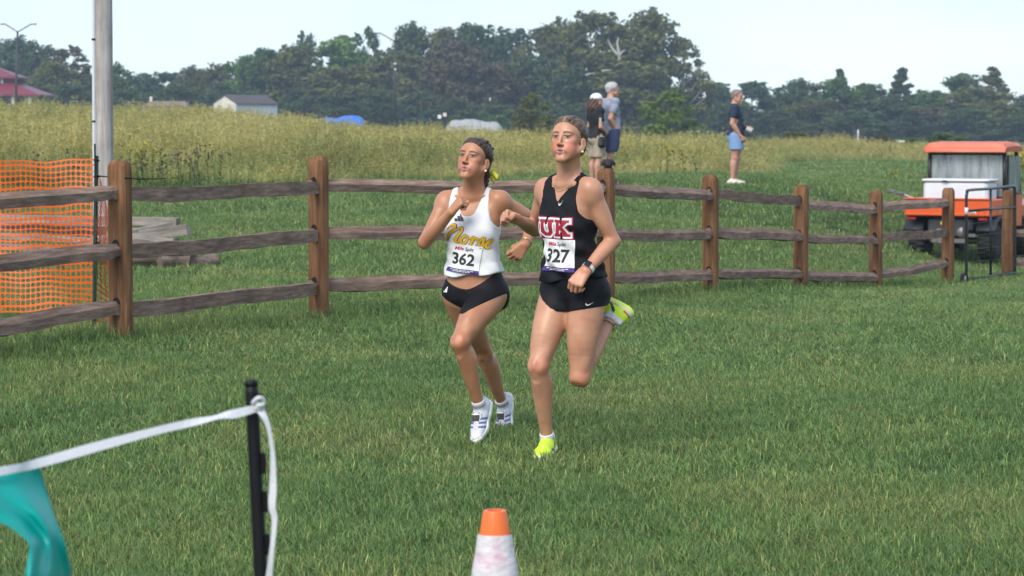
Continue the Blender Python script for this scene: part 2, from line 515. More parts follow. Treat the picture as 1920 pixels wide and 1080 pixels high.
T = [  # px, top y, width, depth, kind, leaves, seed, label
 (-40, 52, 130, 430, 'round', 'blue', 1, 'dark tree at the far left edge behind the red-roofed building'),
 (45, 66, 100, 425, 'round', 'blue', 2, 'dark dense tree behind the left double-arm street lamp'),
 (85, 78, 70, 420, 'round', 'dark', 3, 'dark tree between the street lamp and the tan tree'),
 (138, 83, 100, 400, 'sparse', 'tan', 1, 'sparse tan-leaved tree left of the utility pole'),
 (105, 110, 90, 395, 'round', 'olive', 5, 'olive tree below the sparse tan tree'),
 (222, 116, 70, 405, 'round', 'green', 6, 'green tree just right of the utility pole'),
 (180, 135, 80, 400, 'round', 'dark', 7, 'dark tree hidden by the utility pole'),
 (268, 132, 80, 425, 'round', 'blue', 8, 'low bluish tree above the brown shed roof'),
 (318, 130, 80, 430, 'round', 'blue', 1, 'second low bluish tree above the brown shed roof'),
 (365, 122, 80, 425, 'round', 'olive', 2, 'olive tree left of the cream shed gable'),
 (415, 114, 80, 420, 'round', 'olive', 3, 'olive tree directly above the cream shed'),
 (462, 96, 70, 415, 'round', 'green', 4, 'green tree stepping up right of the cream shed'),
 (505, 84, 90, 412, 'round', 'dark', 5, 'dark tree at the left shoulder of the main wood'),
 (575, 50, 60, 425, 'sparse', 'dark', 6, 'spiky thin-topped tree left of the centre lamp post'),
 (560, 80, 110, 410, 'round', 'olive', 7, 'olive tree below the spiky thin-topped tree'),
 (640, 58, 110, 415, 'round', 'green', 8, 'broad green tree left of the centre lamp post'),
 (690, 48, 80, 425, 'sparse', 'dark', 9, 'thin-crowned tree just left of the centre lamp post'),
 (640, 120, 130, 400, 'round', 'olive', 1, 'olive tree in front of the broad green tree'),
 (775, 40, 100, 418, 'round', 'dark', 2, 'tall dark tree just right of the centre lamp post'),
 (735, 90, 110, 405, 'round', 'olive', 3, 'olive tree behind the centre lamp post'),
 (830, 42, 90, 416, 'round', 'olive', 4, 'tall olive tree above the white head of the meadow, centre'),
 (890, 36, 110, 420, 'round', 'dark', 5, 'tall dark tree right above the runner in white'),
 (860, 70, 110, 400, 'round', 'tan', 6, 'brownish turning tree above the runner in white'),
 (960, 46, 100, 418, 'round', 'blue', 7, 'dark bluish tree between the two runners'),
 (930, 110, 90, 396, 'round', 'tan', 8, 'lower brownish tree behind the runner in white'),
 (1030, 38, 110, 414, 'round', 'olive', 9, 'tall olive tree above the taller runner'),
 (1050, 22, 70, 425, 'sparse', 'dark', 2, 'thin dark treetop left of the sycamore'),
 (1000, 100, 110, 402, 'round', 'dark', 3, 'dark tree left of the taller runner'),
 (1120, 12, 130, 392, 'round', 'olive', 1, 'left half of the tall sycamore with pale bare limbs'),
 (1222, 14, 130, 390, 'round', 'olive', 2, 'tallest spreading sycamore with pale limbs right of centre'),
 (1282, 70, 90, 388, 'sparse', 'olive', 5, 'drooping right-hand edge of the sycamore crown'),
 (1180, 90, 170, 386, 'round', 'olive', 6, 'dense lower crown under the sycamore'),
 (1100, 110, 110, 388, 'round', 'dark', 7, 'dark tree behind the grey-haired man'),
 (1345, 150, 70, 415, 'round', 'blue', 8, 'low dark tree right of the sycamore'),
 (1410, 148, 80, 420, 'round', 'blue', 9, 'low dark tree above the photographer'),
 (1468, 158, 70, 420, 'sparse', 'dark', 1, 'thin bare-topped tree right of the photographer'),
 (1500, 146, 80, 415, 'round', 'dark', 2, 'dark rounded tree in the right wood, left end'),
 (1573, 126, 62, 412, 'cone', 'dark', 3, 'pointed dark tree in the right wood'),
 (1560, 142, 90, 405, 'round', 'green', 4, 'pale green tree in front of the pointed dark tree'),
 (1625, 152, 80, 412, 'round', 'green', 5, 'pale green tree between the two pointed trees'),
 (1688, 124, 76, 408, 'cone', 'dark', 6, 'tallest pointed dark tree in the right wood'),
 (1740, 166, 90, 408, 'round', 'green', 7, 'light green low tree right of the tallest pointed tree'),
 (1800, 132, 90, 414, 'round', 'dark', 8, 'round-topped tree above the vehicle roof'),
 (1858, 124, 90, 410, 'cone', 'olive', 9, 'peaked olive tree at the right end of the wood'),
 (1830, 160, 120, 402, 'round', 'olive', 1, 'olive tree filling the right wood behind the vehicle'),
 (1925, 178, 90, 410, 'round', 'blue', 2, 'dark tree at the right edge of the picture'),
 (1990, 150, 120, 412, 'round', 'dark', 3, 'dark tree beyond the right edge of the picture'),
 (1650, 180, 110, 398, 'round', 'dark', 4, 'dark lower tree under the tallest pointed tree'),
 (1530, 185, 120, 398, 'round', 'olive', 5, 'olive lower tree in the right wood'),
 (1740, 200, 120, 396, 'round', 'tan', 6, 'brownish lower tree left of the vehicle'),
]
for (px, yt, w, d, kind, mk, sd, lab) in T:
    tree(px, yt, w, d, kind, mk, sd, lab, pale=('sycamore' in lab))
# shrubs along the foot of the wood
SH = [(478, 165, 110, 'dark', 'dark shrub behind the right end of the cream shed'), (560, 160, 120, 'dark', 'dark shrub left of the blue tarp'), (640, 170, 120, 'dark', 'dark shrub right above the blue tarp'),
      (715, 165, 110, 'dark', 'dark shrub left of the centre lamp base'), (790, 165, 120, 'blue', 'bluish shrub right of the centre lamp base'), (860, 180, 110, 'dark', 'dark shrub above the gravel heap, left'),
      (925, 190, 90, 'green', 'green shrub above the gravel heap, right'), (240, 160, 110, 'dark', 'dark shrub right of the utility pole'), (330, 150, 130, 'dark', 'dark shrub above the brown shed'),
      (420, 150, 110, 'blue', 'bluish shrub behind the cream shed'), (130, 150, 110, 'dark', 'dark shrub right of the red-roofed building'), (1380, 190, 120, 'dark', 'dark shrub behind the photographer'),
      (1450, 200, 110, 'dark', 'dark shrub right of the photographer'), (1600, 205, 130, 'dark', 'dark shrub in the middle of the right wood'), (1700, 215, 120, 'blue', 'bluish shrub left of the vehicle'),
      (1810, 200, 130, 'dark', 'dark shrub behind the vehicle cab'), (1900, 215, 120, 'dark', 'dark shrub at the right picture edge'), (1060, 190, 120, 'dark', 'dark shrub behind the taller runner'), (1150, 200, 120, 'olive', 'olive shrub behind the couple')]
for k, (px, yt, w, mk, lab) in enumerate(SH):
    tree(px, yt, w, 385 - (k % 3) * 4, 'bush', mk, k + 3, lab, 'shrub', group='shrubs at the foot of the wood')
tree(996, 172, 86, 200, 'bush', 'olive', 2, 'rounded olive bush left of the taller runner', 'shrub', group=None)
tree(1258, 163, 122, 190, 'bush', 'lime', 3, 'bright green bushy tree between the couple and the photographer', 'shrub', group=None)
for k, (px, yt, w, mk, d, lab) in enumerate([(1490, 244, 90, 'olive', 150, 'low olive scrub at the field edge right of the photographer'), (1560, 250, 90, 'tan', 150, 'low brown scrub at the field edge'), (1650, 252, 90, 'tan', 150, 'tan scrub left of the white sign in the field'), (1770, 248, 110, 'green', 150, 'bright green scrub left of the vehicle roof'), (1700, 256, 80, 'green', 155, 'low green scrub beside the tan scrub')]):
    tree(px, yt, w, d, 'bush', mk, k + 1, lab, 'shrub', group='low scrub at the field edge')

# pale bare limbs of the sycamore that show between its leaves
syc = [o for o in bpy.data.objects if o.get('label', '').startswith('tallest spreading sycamore')][0]
def limb_px(pts, r0, d=383):
    mb = MB(); pp = [P(*p, d) for p in pts]
    k = len(pp)
    mb.tube(pp, [r0 * (1 - .7 * i / (k - 1)) for i in range(k)], 6)
    return mb
for pts, r0 in (([(1162, 112), (1160, 95), (1157, 80), (1160, 70)], .32), ([(1160, 104), (1150, 94), (1144, 84), (1140, 74)], .25), ([(1161, 104), (1168, 96), (1174, 94)], .22), ([(1128, 133), (1138, 132), (1148, 132)], .22), ([(1098, 141), (1108, 138), (1116, 137)], .2), ([(1100, 132), (1099, 127)], .15)):
    mb = limb_px(pts, r0)
    Wm = np.array(mb.v) - ORIGIN[syc.name]
    Mi = np.array(Matrix.LocRotScale(None, syc.rotation_euler, syc.scale).inverted())[:3, :3]
    me = bpy.data.meshes.new('bare_limb'); me.from_pydata((Wm @ Mi.T).tolist(), [], mb.f); me.update(); me.materials.append(M['white_bark'])
    o = bpy.data.objects.new('bare_limb', me); col.objects.link(o); o.parent = syc

# ------------------------------------------------------------------ far buildings and street furniture
M['red_roof'] = mat_simple('maroon_metal_roof', (.17, .022, .04), .45, var=.12, scale=1.5, stretch=(6, 1, 1))
M['red_wall'] = mat_simple('dark_red_wall', (.10, .03, .04), .8, var=.2)
M['white_paint'] = mat_simple('white_paint', (.72, .72, .72), .6, var=.05)
M['cream_wall'] = mat_simple('cream_siding', (.70, .66, .56), .7, var=.08, scale=2)
M['pale_wall'] = mat_simple('pale_grey_siding', (.52, .55, .58), .7, var=.08, scale=2)
M['shingle'] = mat_simple('grey_brown_shingles', (.10, .085, .095), .85, var=.25, scale=4, bump=.4, bscale=15)
M['brown_shingle'] = mat_simple('brown_shingles', (.20, .15, .13), .85, var=.25, scale=4, bump=.4, bscale=15)
M['dark_metal'] = mat_simple('dark_lamp_metal', (.025, .024, .024), .5, var=.2)
M['glass_dark'] = mat_simple('dark_window_glass', (.03, .035, .045), .08, var=.2)
M['blue_tarp'] = mat_simple('blue_tarp', (.02, .16, .62), .45, var=.15, scale=2, bump=.5, bscale=3)
M['gravel'] = mat_simple('grey_gravel', (.33, .34, .35), .95, var=.25, scale=3, bump=.8, bscale=12)

# pavilion with a two-tier maroon hip roof
dB = 330.0
bc = P(-20, 190, dB)
bz = float(gz(bc[0], dB))
pav = thing('pavilion', (bc[0], dB, bz), 'red-roofed two-tier pavilion at the far left', 'building')
sx = dB / F_PX
zr = lambda y: P(0, y, dB)[2]
def hip(cx, z0, z1, hw, hd, tw, td, mat, name, parent, eave=.25):
    mb = MB()
    mb.loft([[V(cx - hw, dB - hd, z0 - eave), V(cx + hw, dB - hd, z0 - eave), V(cx + hw, dB + hd, z0 - eave), V(cx - hw, dB + hd, z0 - eave)],
             [V(cx - hw, dB - hd, z0), V(cx + hw, dB - hd, z0), V(cx + hw, dB + hd, z0), V(cx - hw, dB + hd, z0)],
             [V(cx - tw, dB - td, z1), V(cx + tw, dB - td, z1), V(cx + tw, dB + td, z1), V(cx - tw, dB + td, z1)]])
    return mb.build(name, mat, parent)
cx = bc[0]
rf = hip(cx, zr(178), zr(157), 108 * sx, 6.0, 58 * sx, 3.4, M['red_roof'], 'lower_roof', pav)
hip(cx, zr(145), zr(122), 64 * sx, 3.9, 6 * sx, .5, M['red_roof'], 'upper_roof', pav)
mb = MB(); mb.box((cx, dB, (zr(157) + zr(146)) / 2), (112 * sx, 6.4, zr(146) - zr(157) + .05)); mb.build('clerestory_wall', M['red_wall'], pav)
for k, px in enumerate((13, -15)):
    c_ = P(px, 154.5, dB); MB().box((c_[0], dB - 3.22, c_[2]), (.34, .06, .78)).build('window', M['white_paint'], pav)
mb = MB(); mb.box((cx, dB + .5, (bz + zr(178)) / 2 - .2), (150 * sx, 8.5, zr(178) - bz - .35)); mb.build('wall', M['glass_dark'], pav)
for px in (-90, -50, -12, 12, 40, 70):
    c_ = P(px, 185, dB); MB().box((c_[0], dB - 5.4, (bz + zr(179)) / 2 - .1), (.35, .35, zr(179) - bz - .2)).build('column', M['white_paint'], pav)

# brown-roofed shed
def shed(px0, px1, yr, ye, d, label, wallm, roofm, gable_px=None, yb=215, vent=False):
    x0, x1 = (px0 - 960) / F_PX * d, (px1 - 960) / F_PX * d
    z = float(gz((x0 + x1) / 2, d))
    zrg, ze = P(0, yr, d)[2], P(0, ye, d)[2]
    r_ = thing('shed', ((x0 + x1) / 2, d, z), label, 'building')
    dep = 5.0
    if gable_px is None:
        MB().box(((x0 + x1) / 2, d + dep / 2, (z + ze) / 2), (x1 - x0 - .5, dep - .4, ze - z)).build('wall', wallm, r_)
        mb = MB()
        ov = .9
        mb.loft([[V(x0, d, ze - .12), V(x0 + ov, d + dep / 2, zrg - .1), V(x0, d + dep, ze - .12), V(x0, d + dep, ze), V(x0 + ov, d + dep / 2, zrg), V(x0, d, ze)],
                 [V(x1, d, ze - .12), V(x1 - ov, d + dep / 2, zrg - .1), V(x1, d + dep, ze - .12), V(x1, d + dep, ze), V(x1 - ov, d + dep / 2, zrg), V(x1, d, ze)]])
        rf_ = mb.build('roof', roofm, r_)
        if vent:
            MB().box((x0 + .9, d + dep / 2, zrg + .25), (.3, .3, .6)).build('vent', M['white_paint'], rf_)
    else:
        # gable end faces the camera on the left, the long side recedes to the right
        xg = (gable_px - 960) / F_PX * d
        xc = (x0 + xg) / 2; zw = P(0, ye, d)[2]
        back = 5.0
        mb = MB()
        mb.add([V(x0, d, z - .2), V(xg, d, z - .2), V(xg, d, zw), V(xc, d, zrg - .06), V(x0, d, zw), V(x0 + .0, d + .15, z - .2), V(xg, d + .15, z - .2), V(xg, d + .15, zw), V(xc, d + .15, zrg - .06), V(x0, d + .15, zw)],
               [(0, 1, 2, 3, 4), (9, 8, 7, 6, 5), (0, 4, 9, 5), (1, 6, 7, 2), (2, 7, 8, 3), (3, 8, 9, 4), (0, 5, 6, 1)])
        mb.build('gable_wall', wallm, r_)
        sh_ = V(x1 - xg, back, 0)
        mb = MB()
        mb.add([V(xg, d + .01, z - .2), V(xg, d + .01, zw), V(xg, d + .01, zw) + sh_, V(xg, d + .01, z - .2) + sh_, V(xg - .1, d + .1, z - .2), V(xg - .1, d + .1, zw), V(xg - .1, d + .1, zw) + sh_, V(xg - .1, d + .1, z - .2) + sh_],
               [(0, 3, 2, 1), (4, 5, 6, 7), (0, 1, 5, 4), (3, 7, 6, 2), (1, 2, 6, 5), (0, 4, 7, 3)])
        mb.build('wall', M['pale_wall'], r_)
        mb = MB()
        up_ = V(0, 0, .12)
        A_, B_, C_ = V(x0 - .15, d - .12, zw - .05), V(xc, d - .12, zrg), V(xg + .15, d - .12, zw - .10)
        mb.loft([[A_, B_, C_, C_ + up_, B_ + up_, A_ + up_], [p + sh_ for p in (A_, B_, C_, C_ + up_, B_ + up_, A_ + up_)]])
        mb.build('roof', roofm, r_)
    return r_
shed(266, 357, 189, 199, 300, 'low brown-roofed shed behind the meadow right of the utility pole', M['cream_wall'], M['brown_shingle'], vent=True)
shed(402, 514, 179, 194, 300, 'cream gabled shed with dark roof behind the meadow', M['cream_wall'], M['shingle'], gable_px=444)

def lamp(px, ytop, yarm, dxl, dxr, d, label, bands=()):
    x = (px - 960) / F_PX * d
    z = float(gz(x, d))
    r_ = thing('street_lamp', (x, d, z), label, 'street lamp', 'double-arm street lamps')
    jn = P(px, ytop, d)
    MB().tube([V(x, d, z - .3), V(x, d, (z + jn[2]) / 2), jn], [.19, .16, .12], 8).build('pole', M['dark_metal'], r_, True)
    for dx in (dxl, dxr):
        tip = P(px + dx, yarm, d)
        sg = 1 if dx > 0 else -1
        mid = P(px + dx * .72, yarm + 1.2, d)
        MB().tube(spline([jn, jn + (mid - jn) * .5, mid, P(px + dx * .82, yarm, d)], 9), .075, 6).build('arm', M['dark_metal'], r_, True)
        MB().box(P(px + dx * .92, yarm + .3, d), (abs(dx) * d / F_PX * .32, .32, .14), None, .04).build('lamp_head', M['dark_metal'], r_)
    for yy in bands:
        c_ = P(px, yy, d)
        MB().lathe(c_, [(.15, -.09), (.16, 0), (.15, .09)], 10).build('reflector_band', M['white_paint'], r_)
lamp(33, 60, 45, -30, 33, 290, 'dark double-arm street lamp at the far left')
lamp(741, 78, 62, -36, 36, 290, 'dark double-arm street lamp before the main wood, left of centre', (119, 130))

# blue tarp, gravel heap, signs
def bump_sheet(px0, px1, yt, yb, d, name, mat, label, cat, seed=0, steep=4.0):
    x0, x1 = (px0 - 960) / F_PX * d, (px1 - 960) / F_PX * d
    zt, zb = P(0, yt, d)[2], float(gz((x0 + x1) / 2, d))
    r_ = np.random.default_rng(seed)
    nx, ny = 22, 8
    vs, fs = [], []
    for i in range(nx + 1):
        for j in range(ny + 1):
            u, v = i / nx, j / ny
            prof = min(1, steep * min(u, 1 - u)) ** .6 * math.sin(math.pi * v) ** .5 if 0 < v < 1 and 0 < u < 1 else 0
            vs.append(V(x0 + (x1 - x0) * u, d + (v - .5) * 5, zb - .1 + (zt - zb) * prof * (.95 + .05 * math.sin(9 * u + seed * 2.1)) + r_.normal(0, .04)))
    for i in range(nx):
        for j in range(ny):
            a = i * (ny + 1) + j
            fs.append((a, a + ny + 1, a + ny + 2, a + 1))
    o = mesh_obj(name, vs, fs, mat, None, True, origin=((x0 + x1) / 2, d, zb))
    return tag(o, label, cat)
bump_sheet(604, 688, 214, 230, 250, 'tarp_cover', M['blue_tarp'], 'bright blue tarp heap behind the meadow, left of centre', 'tarp', 1, 14.0)
bump_sheet(822, 955, 221, 240, 230, 'gravel_heap', M['gravel'], 'long grey gravel heap behind the meadow between the runners', 'gravel heap', 2, 6.0)
def sign(px, py, w, h, d, label, mat, post=True):
    c_ = P(px, py, d); z = float(gz(c_[0], d))
    r_ = thing('sign', (c_[0], d, z), label, 'sign')
    MB().box(c_, (w, .04, h), None, .01).build('panel', mat, r_)
    MB().tube([V(c_[0], d + .06, z - .2), V(c_[0], d + .06, c_[2])], .04, 6).build('post', M['dark_metal'], r_)
sign(824, 219, .34, .36, 230, 'small white sign board left of the gravel heap', M['white_paint'])
sign(834, 215, .34, .36, 236, 'small pale sign board just right of the white one', M['cream_wall'])
sign(919, 186, .2, .4, 300, 'tiny pale marker before the trees above the gravel heap', M['pale_wall'])
sign(1688, 265, .55, .12, 150, 'small white board in the scrub left of the vehicle', M['white_paint'])
# slender post in the right scrub
p_ = P(1609, 252, 150)
tag(MB().tube([V(p_[0], 150, float(gz(p_[0], 150)) - .2), P(1609, 243, 150)], .05, 8).build('marker_post', M['pale_wall'], None, True, (p_[0], 150, float(gz(p_[0], 150)))), 'slender grey post in the scrub of the right field', 'post')
# white table under the green bush
tb = P(1308, 247, 200); zt_ = float(gz(tb[0], 200))
r_ = thing('table', (tb[0], 200, zt_), 'white folding table behind the meadow left of the photographer', 'table')
MB().box((tb[0], 200, tb[2]), (1.8, .8, .08), None, .02).build('tabletop', M['white_paint'], r_)
for dx, dy in ((-.8, -.3), (.8, -.3), (-.8, .3), (.8, .3)):
    MB().tube([V(tb[0] + dx, 200 + dy, zt_ - .1), V(tb[0] + dx, 200 + dy, tb[2] - .04)], .03, 6).build('leg', M['pale_wall'], r_)
# ------------------------------------------------------------------ split rail fence
def mat_wood(name, c1, c2, c3, scale=3.0, stretch=(1, 1, 1), rough=.85, bump=.5):
    m, n, l, b = mat_new(name)
    tc = n.new('ShaderNodeTexCoord')
    mp = n.new('ShaderNodeMapping'); mp.inputs['Scale'].default_value = stretch
    oi = n.new('ShaderNodeObjectInfo')
    ad = n.new('ShaderNodeVectorMath'); ad.operation = 'ADD'
    l.new(tc.outputs['Object'], ad.inputs[0]); l.new(oi.outputs['Random'], ad.inputs[1])
    l.new(ad.outputs['Vector'], mp.inputs['Vector'])
    nz = n.new('ShaderNodeTexNoise'); nz.inputs['Scale'].default_value = scale; nz.inputs['Detail'].default_value = 8; nz.inputs['Roughness'].default_value = .6
    l.new(mp.outputs['Vector'], nz.inputs['Vector'])
    r = ramp(n, [(.3, c1), (.5, c2), (.7, c3)])
    l.new(nz.outputs['Fac'], r.inputs['Fac'])
    n2 = n.new('ShaderNodeTexNoise'); n2.inputs['Scale'].default_value = 2.2; n2.inputs['Detail'].default_value = 3
    l.new(ad.outputs['Vector'], n2.inputs['Vector'])
    r2 = ramp(n, [(.3, (.72, .72, .74)), (.7, (1.12, 1.1, 1.08))])
    l.new(n2.outputs['Fac'], r2.inputs['Fac'])
    mx = n.new('ShaderNodeMix'); mx.data_type = 'RGBA'; mx.blend_type = 'MULTIPLY'; mx.inputs['Factor'].default_value = 1
    l.new(r.outputs['Color'], mx.inputs['A']); l.new(r2.outputs['Color'], mx.inputs['B'])
    l.new(mx.outputs['Result'], b.inputs['Base Color'])
    b.inputs['Roughness'].default_value = rough
    b.inputs['Specular IOR Level'].default_value = .25
    bp = n.new('ShaderNodeBump'); bp.inputs['Strength'].default_value = bump; bp.inputs['Distance'].default_value = .012
    l.new(nz.outputs['Fac'], bp.inputs['Height']); l.new(bp.outputs['Normal'], b.inputs['Normal'])
    return m

M['post_wood'] = mat_wood('cedar_post_wood', (.115, .052, .025), (.20, .098, .045), (.30, .165, .085), 3.0, (9, 9, .8))
M['rail_wood'] = mat_wood('weathered_rail_wood', (.14, .086, .062), (.235, .158, .118), (.36, .27, .22), 3.2, (1.6, 12, 12), bump=.4)
M['hole_shade'] = mat_simple('mortise_shade_paint', (.012, .010, .008), .95)

POSTS = [(-170, 15.0, .14), (225, 17.0, None), (597, 20.0, None), (1136, 22.4, None), (1333, 24.9, None), (1502, 27.4, None), (1643, 30.0, None), (1778, 32.6, None)]
TOPY = {225: 301, 597: 293, 1136: 316, 1333: 328, 1502: 347, 1643: 357, 1778: 352}
BOTY = {225: 632, 597: 597, 1136: 566, 1333: 546, 1502: 545, 1643: 544, 1778: 531}
RAILY = {225: (361, 469, 577), 597: (349, 438, 536), 1136: (352, 436, 517), 1333: (364, 437, 513), 1502: (379, 443, 514), 1643: (390, 447, 517), 1778: (380, 437, 494)}
post_xy = []
for px, d, z in POSTS:
    X0 = (px - 960) / F_PX * d
    post_xy.append((X0, d, float(gz(X0, d))))
fence = thing('split_rail_fence', (post_xy[1][0], post_xy[1][1], post_xy[1][2]), 'brown three-rail split rail fence running behind the runners', 'fence')
rail_z = []
for i, ((px, d, _), (x, y, z)) in enumerate(zip(POSTS, post_xy)):
    if px in TOPY:
        zt = P(px, TOPY[px], d)[2]
        rz_ = [P(px, ry, d)[2] for ry in RAILY[px]]
        zb = min(z, P(px, BOTY[px], d)[2]) - .12
    else:
        zt = z + 1.24; rz_ = [z + 1.02, z + .61, z + .20]; zb = z - .2
    rail_z.append(rz_)
    a = math.atan2(post_xy[min(i + 1, len(post_xy) - 1)][1] - post_xy[max(i - 1, 0)][1], post_xy[min(i + 1, len(post_xy) - 1)][0] - post_xy[max(i - 1, 0)][0])
    R = rotz(a)
    wx, wy = .060, .076             # half along the fence, half across
    lean = rng.normal(0, .008, 2)
    def ring(zz, sx=1.0, sy=1.0, cut=.018):
        X_, Y_ = wx * sx, wy * sy
        loop = [(-X_, -Y_ + cut), (-X_ + cut, -Y_), (X_ - cut, -Y_), (X_, -Y_ + cut), (X_, Y_ - cut), (X_ - cut, Y_), (-X_ + cut, Y_), (-X_, Y_ - cut)]
        return [V(x, y, zz) + R @ V(p[0], p[1], 0) + V(lean[0], lean[1], 0) * (zz - z) for p in loop]
    mb = MB()
    lv = [zb] + list(np.linspace(z + .05, zt - .10, 7)) + [zt - .035, zt]
    rings = []
    for k, zz in enumerate(lv):
        w = 1 + rng.normal(0, .012)
        rings.append(ring(zz, w, w) if k < len(lv) - 2 else (ring(zz, .96, .96) if k == len(lv) - 2 else ring(zz, .62, .70)))
    mb.loft(rings)
    post = mb.build('post', M['post_wood'], fence)
    auto_smooth(post, 30)
    # near-black discs on the uncut post, painted shade for the rail holes
    for rz in rz_:
        for sg in (-1, 1):
            hm = MB()
            hc = V(x, y, rz + .035) + R @ V(sg * (wx + .0015), 0, 0)
            hm.lathe(hc, [(.034, -.004), (.033, .0025)], 14, R @ V(sg, 0, 0))
            hv = np.array(hm.v); hv[:, 2] = rz + .026 + (hv[:, 2] - rz - .035) * 1.6
            mesh_obj('mortise_shade', hv, hm.f, M['hole_shade'], post)

def rail(p0, p1, seed, slim=False):
    r_ = np.random.default_rng(seed)
    d = p1 - p0; L = np.linalg.norm(d); d = d / L
    x_, y_, z_ = frame_from(d)          # x across, y up
    if y_[2] < 0: x_, y_ = -x_, -y_
    n = 15
    rings = []
    tw0, tw1 = r_.uniform(-.5, .5), r_.uniform(-.5, .5)
    hh, ww = r_.uniform(.053, .060), r_.uniform(.052, .062)
    if slim: ww *= .6; hh *= 1.0
    if slim:
        base = [(-1, -1), (.2, -1.05), (1, -.6), (1, .7), (.1, 1.0), (-1, .92)]
    else:
        hi = r_.uniform(.0, .3)
        base = [(-.95, -1), (.5, -1.05), (1, -.5), (.95, .6), (-.05, 1.0), (-1, hi)]
    base = [(a + r_.normal(0, .06), b + r_.normal(0, .06)) for a, b in base]
    ph = r_.uniform(0, 6)
    for k in range(n):
        t = k / (n - 1)
        e = min(t, 1 - t) * L
        env = min(1, .66 + 1.7 * max(0, e - .10))
        envw = min(1, .50 + 2.0 * max(0, e - .10))
        c = p0 + d * (L * t) + y_ * (  .005 * math.sin(ph + 3.0 * t * math.pi) - .008 * math.sin(math.pi * t) + r_.normal(0, .0025)) + x_ * .014 * math.sin(ph * 2 + 2.5 * t * math.pi)
        a = (tw0 + (tw1 - tw0) * t) * .22
        ring_ = []
        for (u_, v_) in base:
            uu = u_ * ww * envw * (1 + r_.normal(0, .03)); vv = v_ * hh * env * (1 + r_.normal(0, .035))
            ring_.append(c + x_ * (uu * math.cos(a) - vv * math.sin(a)) + y_ * (uu * math.sin(a) + vv * math.cos(a)))
        rings.append(ring_)
    # build in rail coordinates so that the grain runs along it
    mb = MB(); mb.loft(rings)
    return mb

rail_count = 0
SLIM = {(1, 0), (1, 1), (1, 2), (4, 0), (6, 1)}
for i in range(len(post_xy) - 1):
    for k in range(3):
        a = V(post_xy[i][0], post_xy[i][1], rail_z[i][k]); b = V(post_xy[i + 1][0], post_xy[i + 1][1], rail_z[i + 1][k])
        dz = [.012, -.012][i % 2]
        d = nrm(b - a)
        mb = rail(a - d * .10 + V(0, 0, dz), b + d * .10 + V(0, 0, dz), 100 + i * 7 + k, (i, k) in SLIM)
        # rotate the mesh data so local X runs along the rail
        ang = math.atan2(d[1], d[0])
        Rl = rotz(-ang)
        mid = (a + b) / 2
        vs = (np.array(mb.v) - mid) @ Rl.T
        me = bpy.data.meshes.new('rail'); me.from_pydata(vs.tolist(), [], mb.f); me.update()
        me.materials.append(M['rail_wood'])
        o = bpy.data.objects.new('rail', me); col.objects.link(o); o.parent = fence
        o.location = tuple(mid - ORIGIN[fence.name]); o.rotation_euler = (0, 0, ang)
        auto_smooth(o, 14)

# single post of the next run beside the gate, with its rails going out of frame
px, d = 1890, 35.0
x, y = (px - 960) / F_PX * d, d
z = float(gz(x, y))
f2 = thing('split_rail_fence', (x, y, z), 'short end of rail fence right of the black gate', 'fence')
mb = MB()
zt = P(px, 357, d)[2]
mb.loft([[V(x + sx * .075 * s, y + sy * .075 * s, zz) for sx, sy in ((-1, -.7), (-.7, -1), (.7, -1), (1, -.7), (1, .7), (.7, 1), (-.7, 1), (-1, .7))] for zz, s in ((z - .2, 1), (z + .5, 1.02), (zt - .04, .98), (zt, .8))])
auto_smooth(mb.build('post', M['post_wood'], f2), 30)
for ry, ry2 in ((438, 436), (492, 490)):
    a, b2 = P(px, ry, d), P(2060, ry2 - 4, d + 1.0)
    auto_smooth(rail(a - V(.05, 0, 0), b2, 300 + ry).build('rail', M['rail_wood'], f2), 28)

# ------------------------------------------------------------------ orange barrier netting on a green stake
M['net_orange'] = mat_simple('orange_plastic', (.72, .115, .008), .45, var=.12, scale=5)
M['stake_green'] = mat_simple('dark_green_steel', (.012, .040, .022), .5, var=.2, scale=20)
M['black_plastic'] = mat_simple('black_plastic', (.005, .005, .006), .5, var=.15, scale=20, spec=.25)
def net_panel(corner, name='netting', parent=None, nx=20, nz=26, holes=True):
    """corner(u, v) -> world point for u, v in 0..1 (v up)."""
    vs, fs = [], []
    K = 8
    for i in range(nx):
        for j in range(nz):
            u0, u1, v0, v1 = i / nx, (i + 1) / nx, j / nz, (j + 1) / nz
            cu, cv = (u0 + u1) / 2, (v0 + v1) / 2
            thick = 1.35 if j % 5 == 0 else 1.0
            hu, hv = (u1 - u0) * .455, (v1 - v0) * (.43 if j % 5 else .33)
            out = [(u0, v0), (cu, v0), (u1, v0), (u1, cv), (u1, v1), (cu, v1), (u0, v1), (u0, cv)]
            inn = [(cu + hu * sx, cv + hv * sy) for sx, sy in ((-.74, -.78), (0, -1), (.74, -.78), (1, 0), (.74, .78), (0, 1), (-.74, .78), (-1, 0))]
            b0 = len(vs)
            vs += [corner(*p) for p in out] + [corner(*p) for p in inn]
            for k in range(K):
                k2 = (k + 1) % K
                fs.append((b0 + k, b0 + k2, b0 + K + k2, b0 + K + k))
    o = mesh_obj(name, vs, fs, M['net_orange'], parent)
    md = o.modifiers.new('thickness', 'SOLIDIFY'); md.thickness = .003
    return o
dN = 17.75
xs0 = (178 - 960) / F_PX * dN
nroot = thing('barrier_netting', (xs0, dN, float(gz(xs0, dN))), 'orange plastic barrier netting on a green stake left of the utility pole', 'netting')
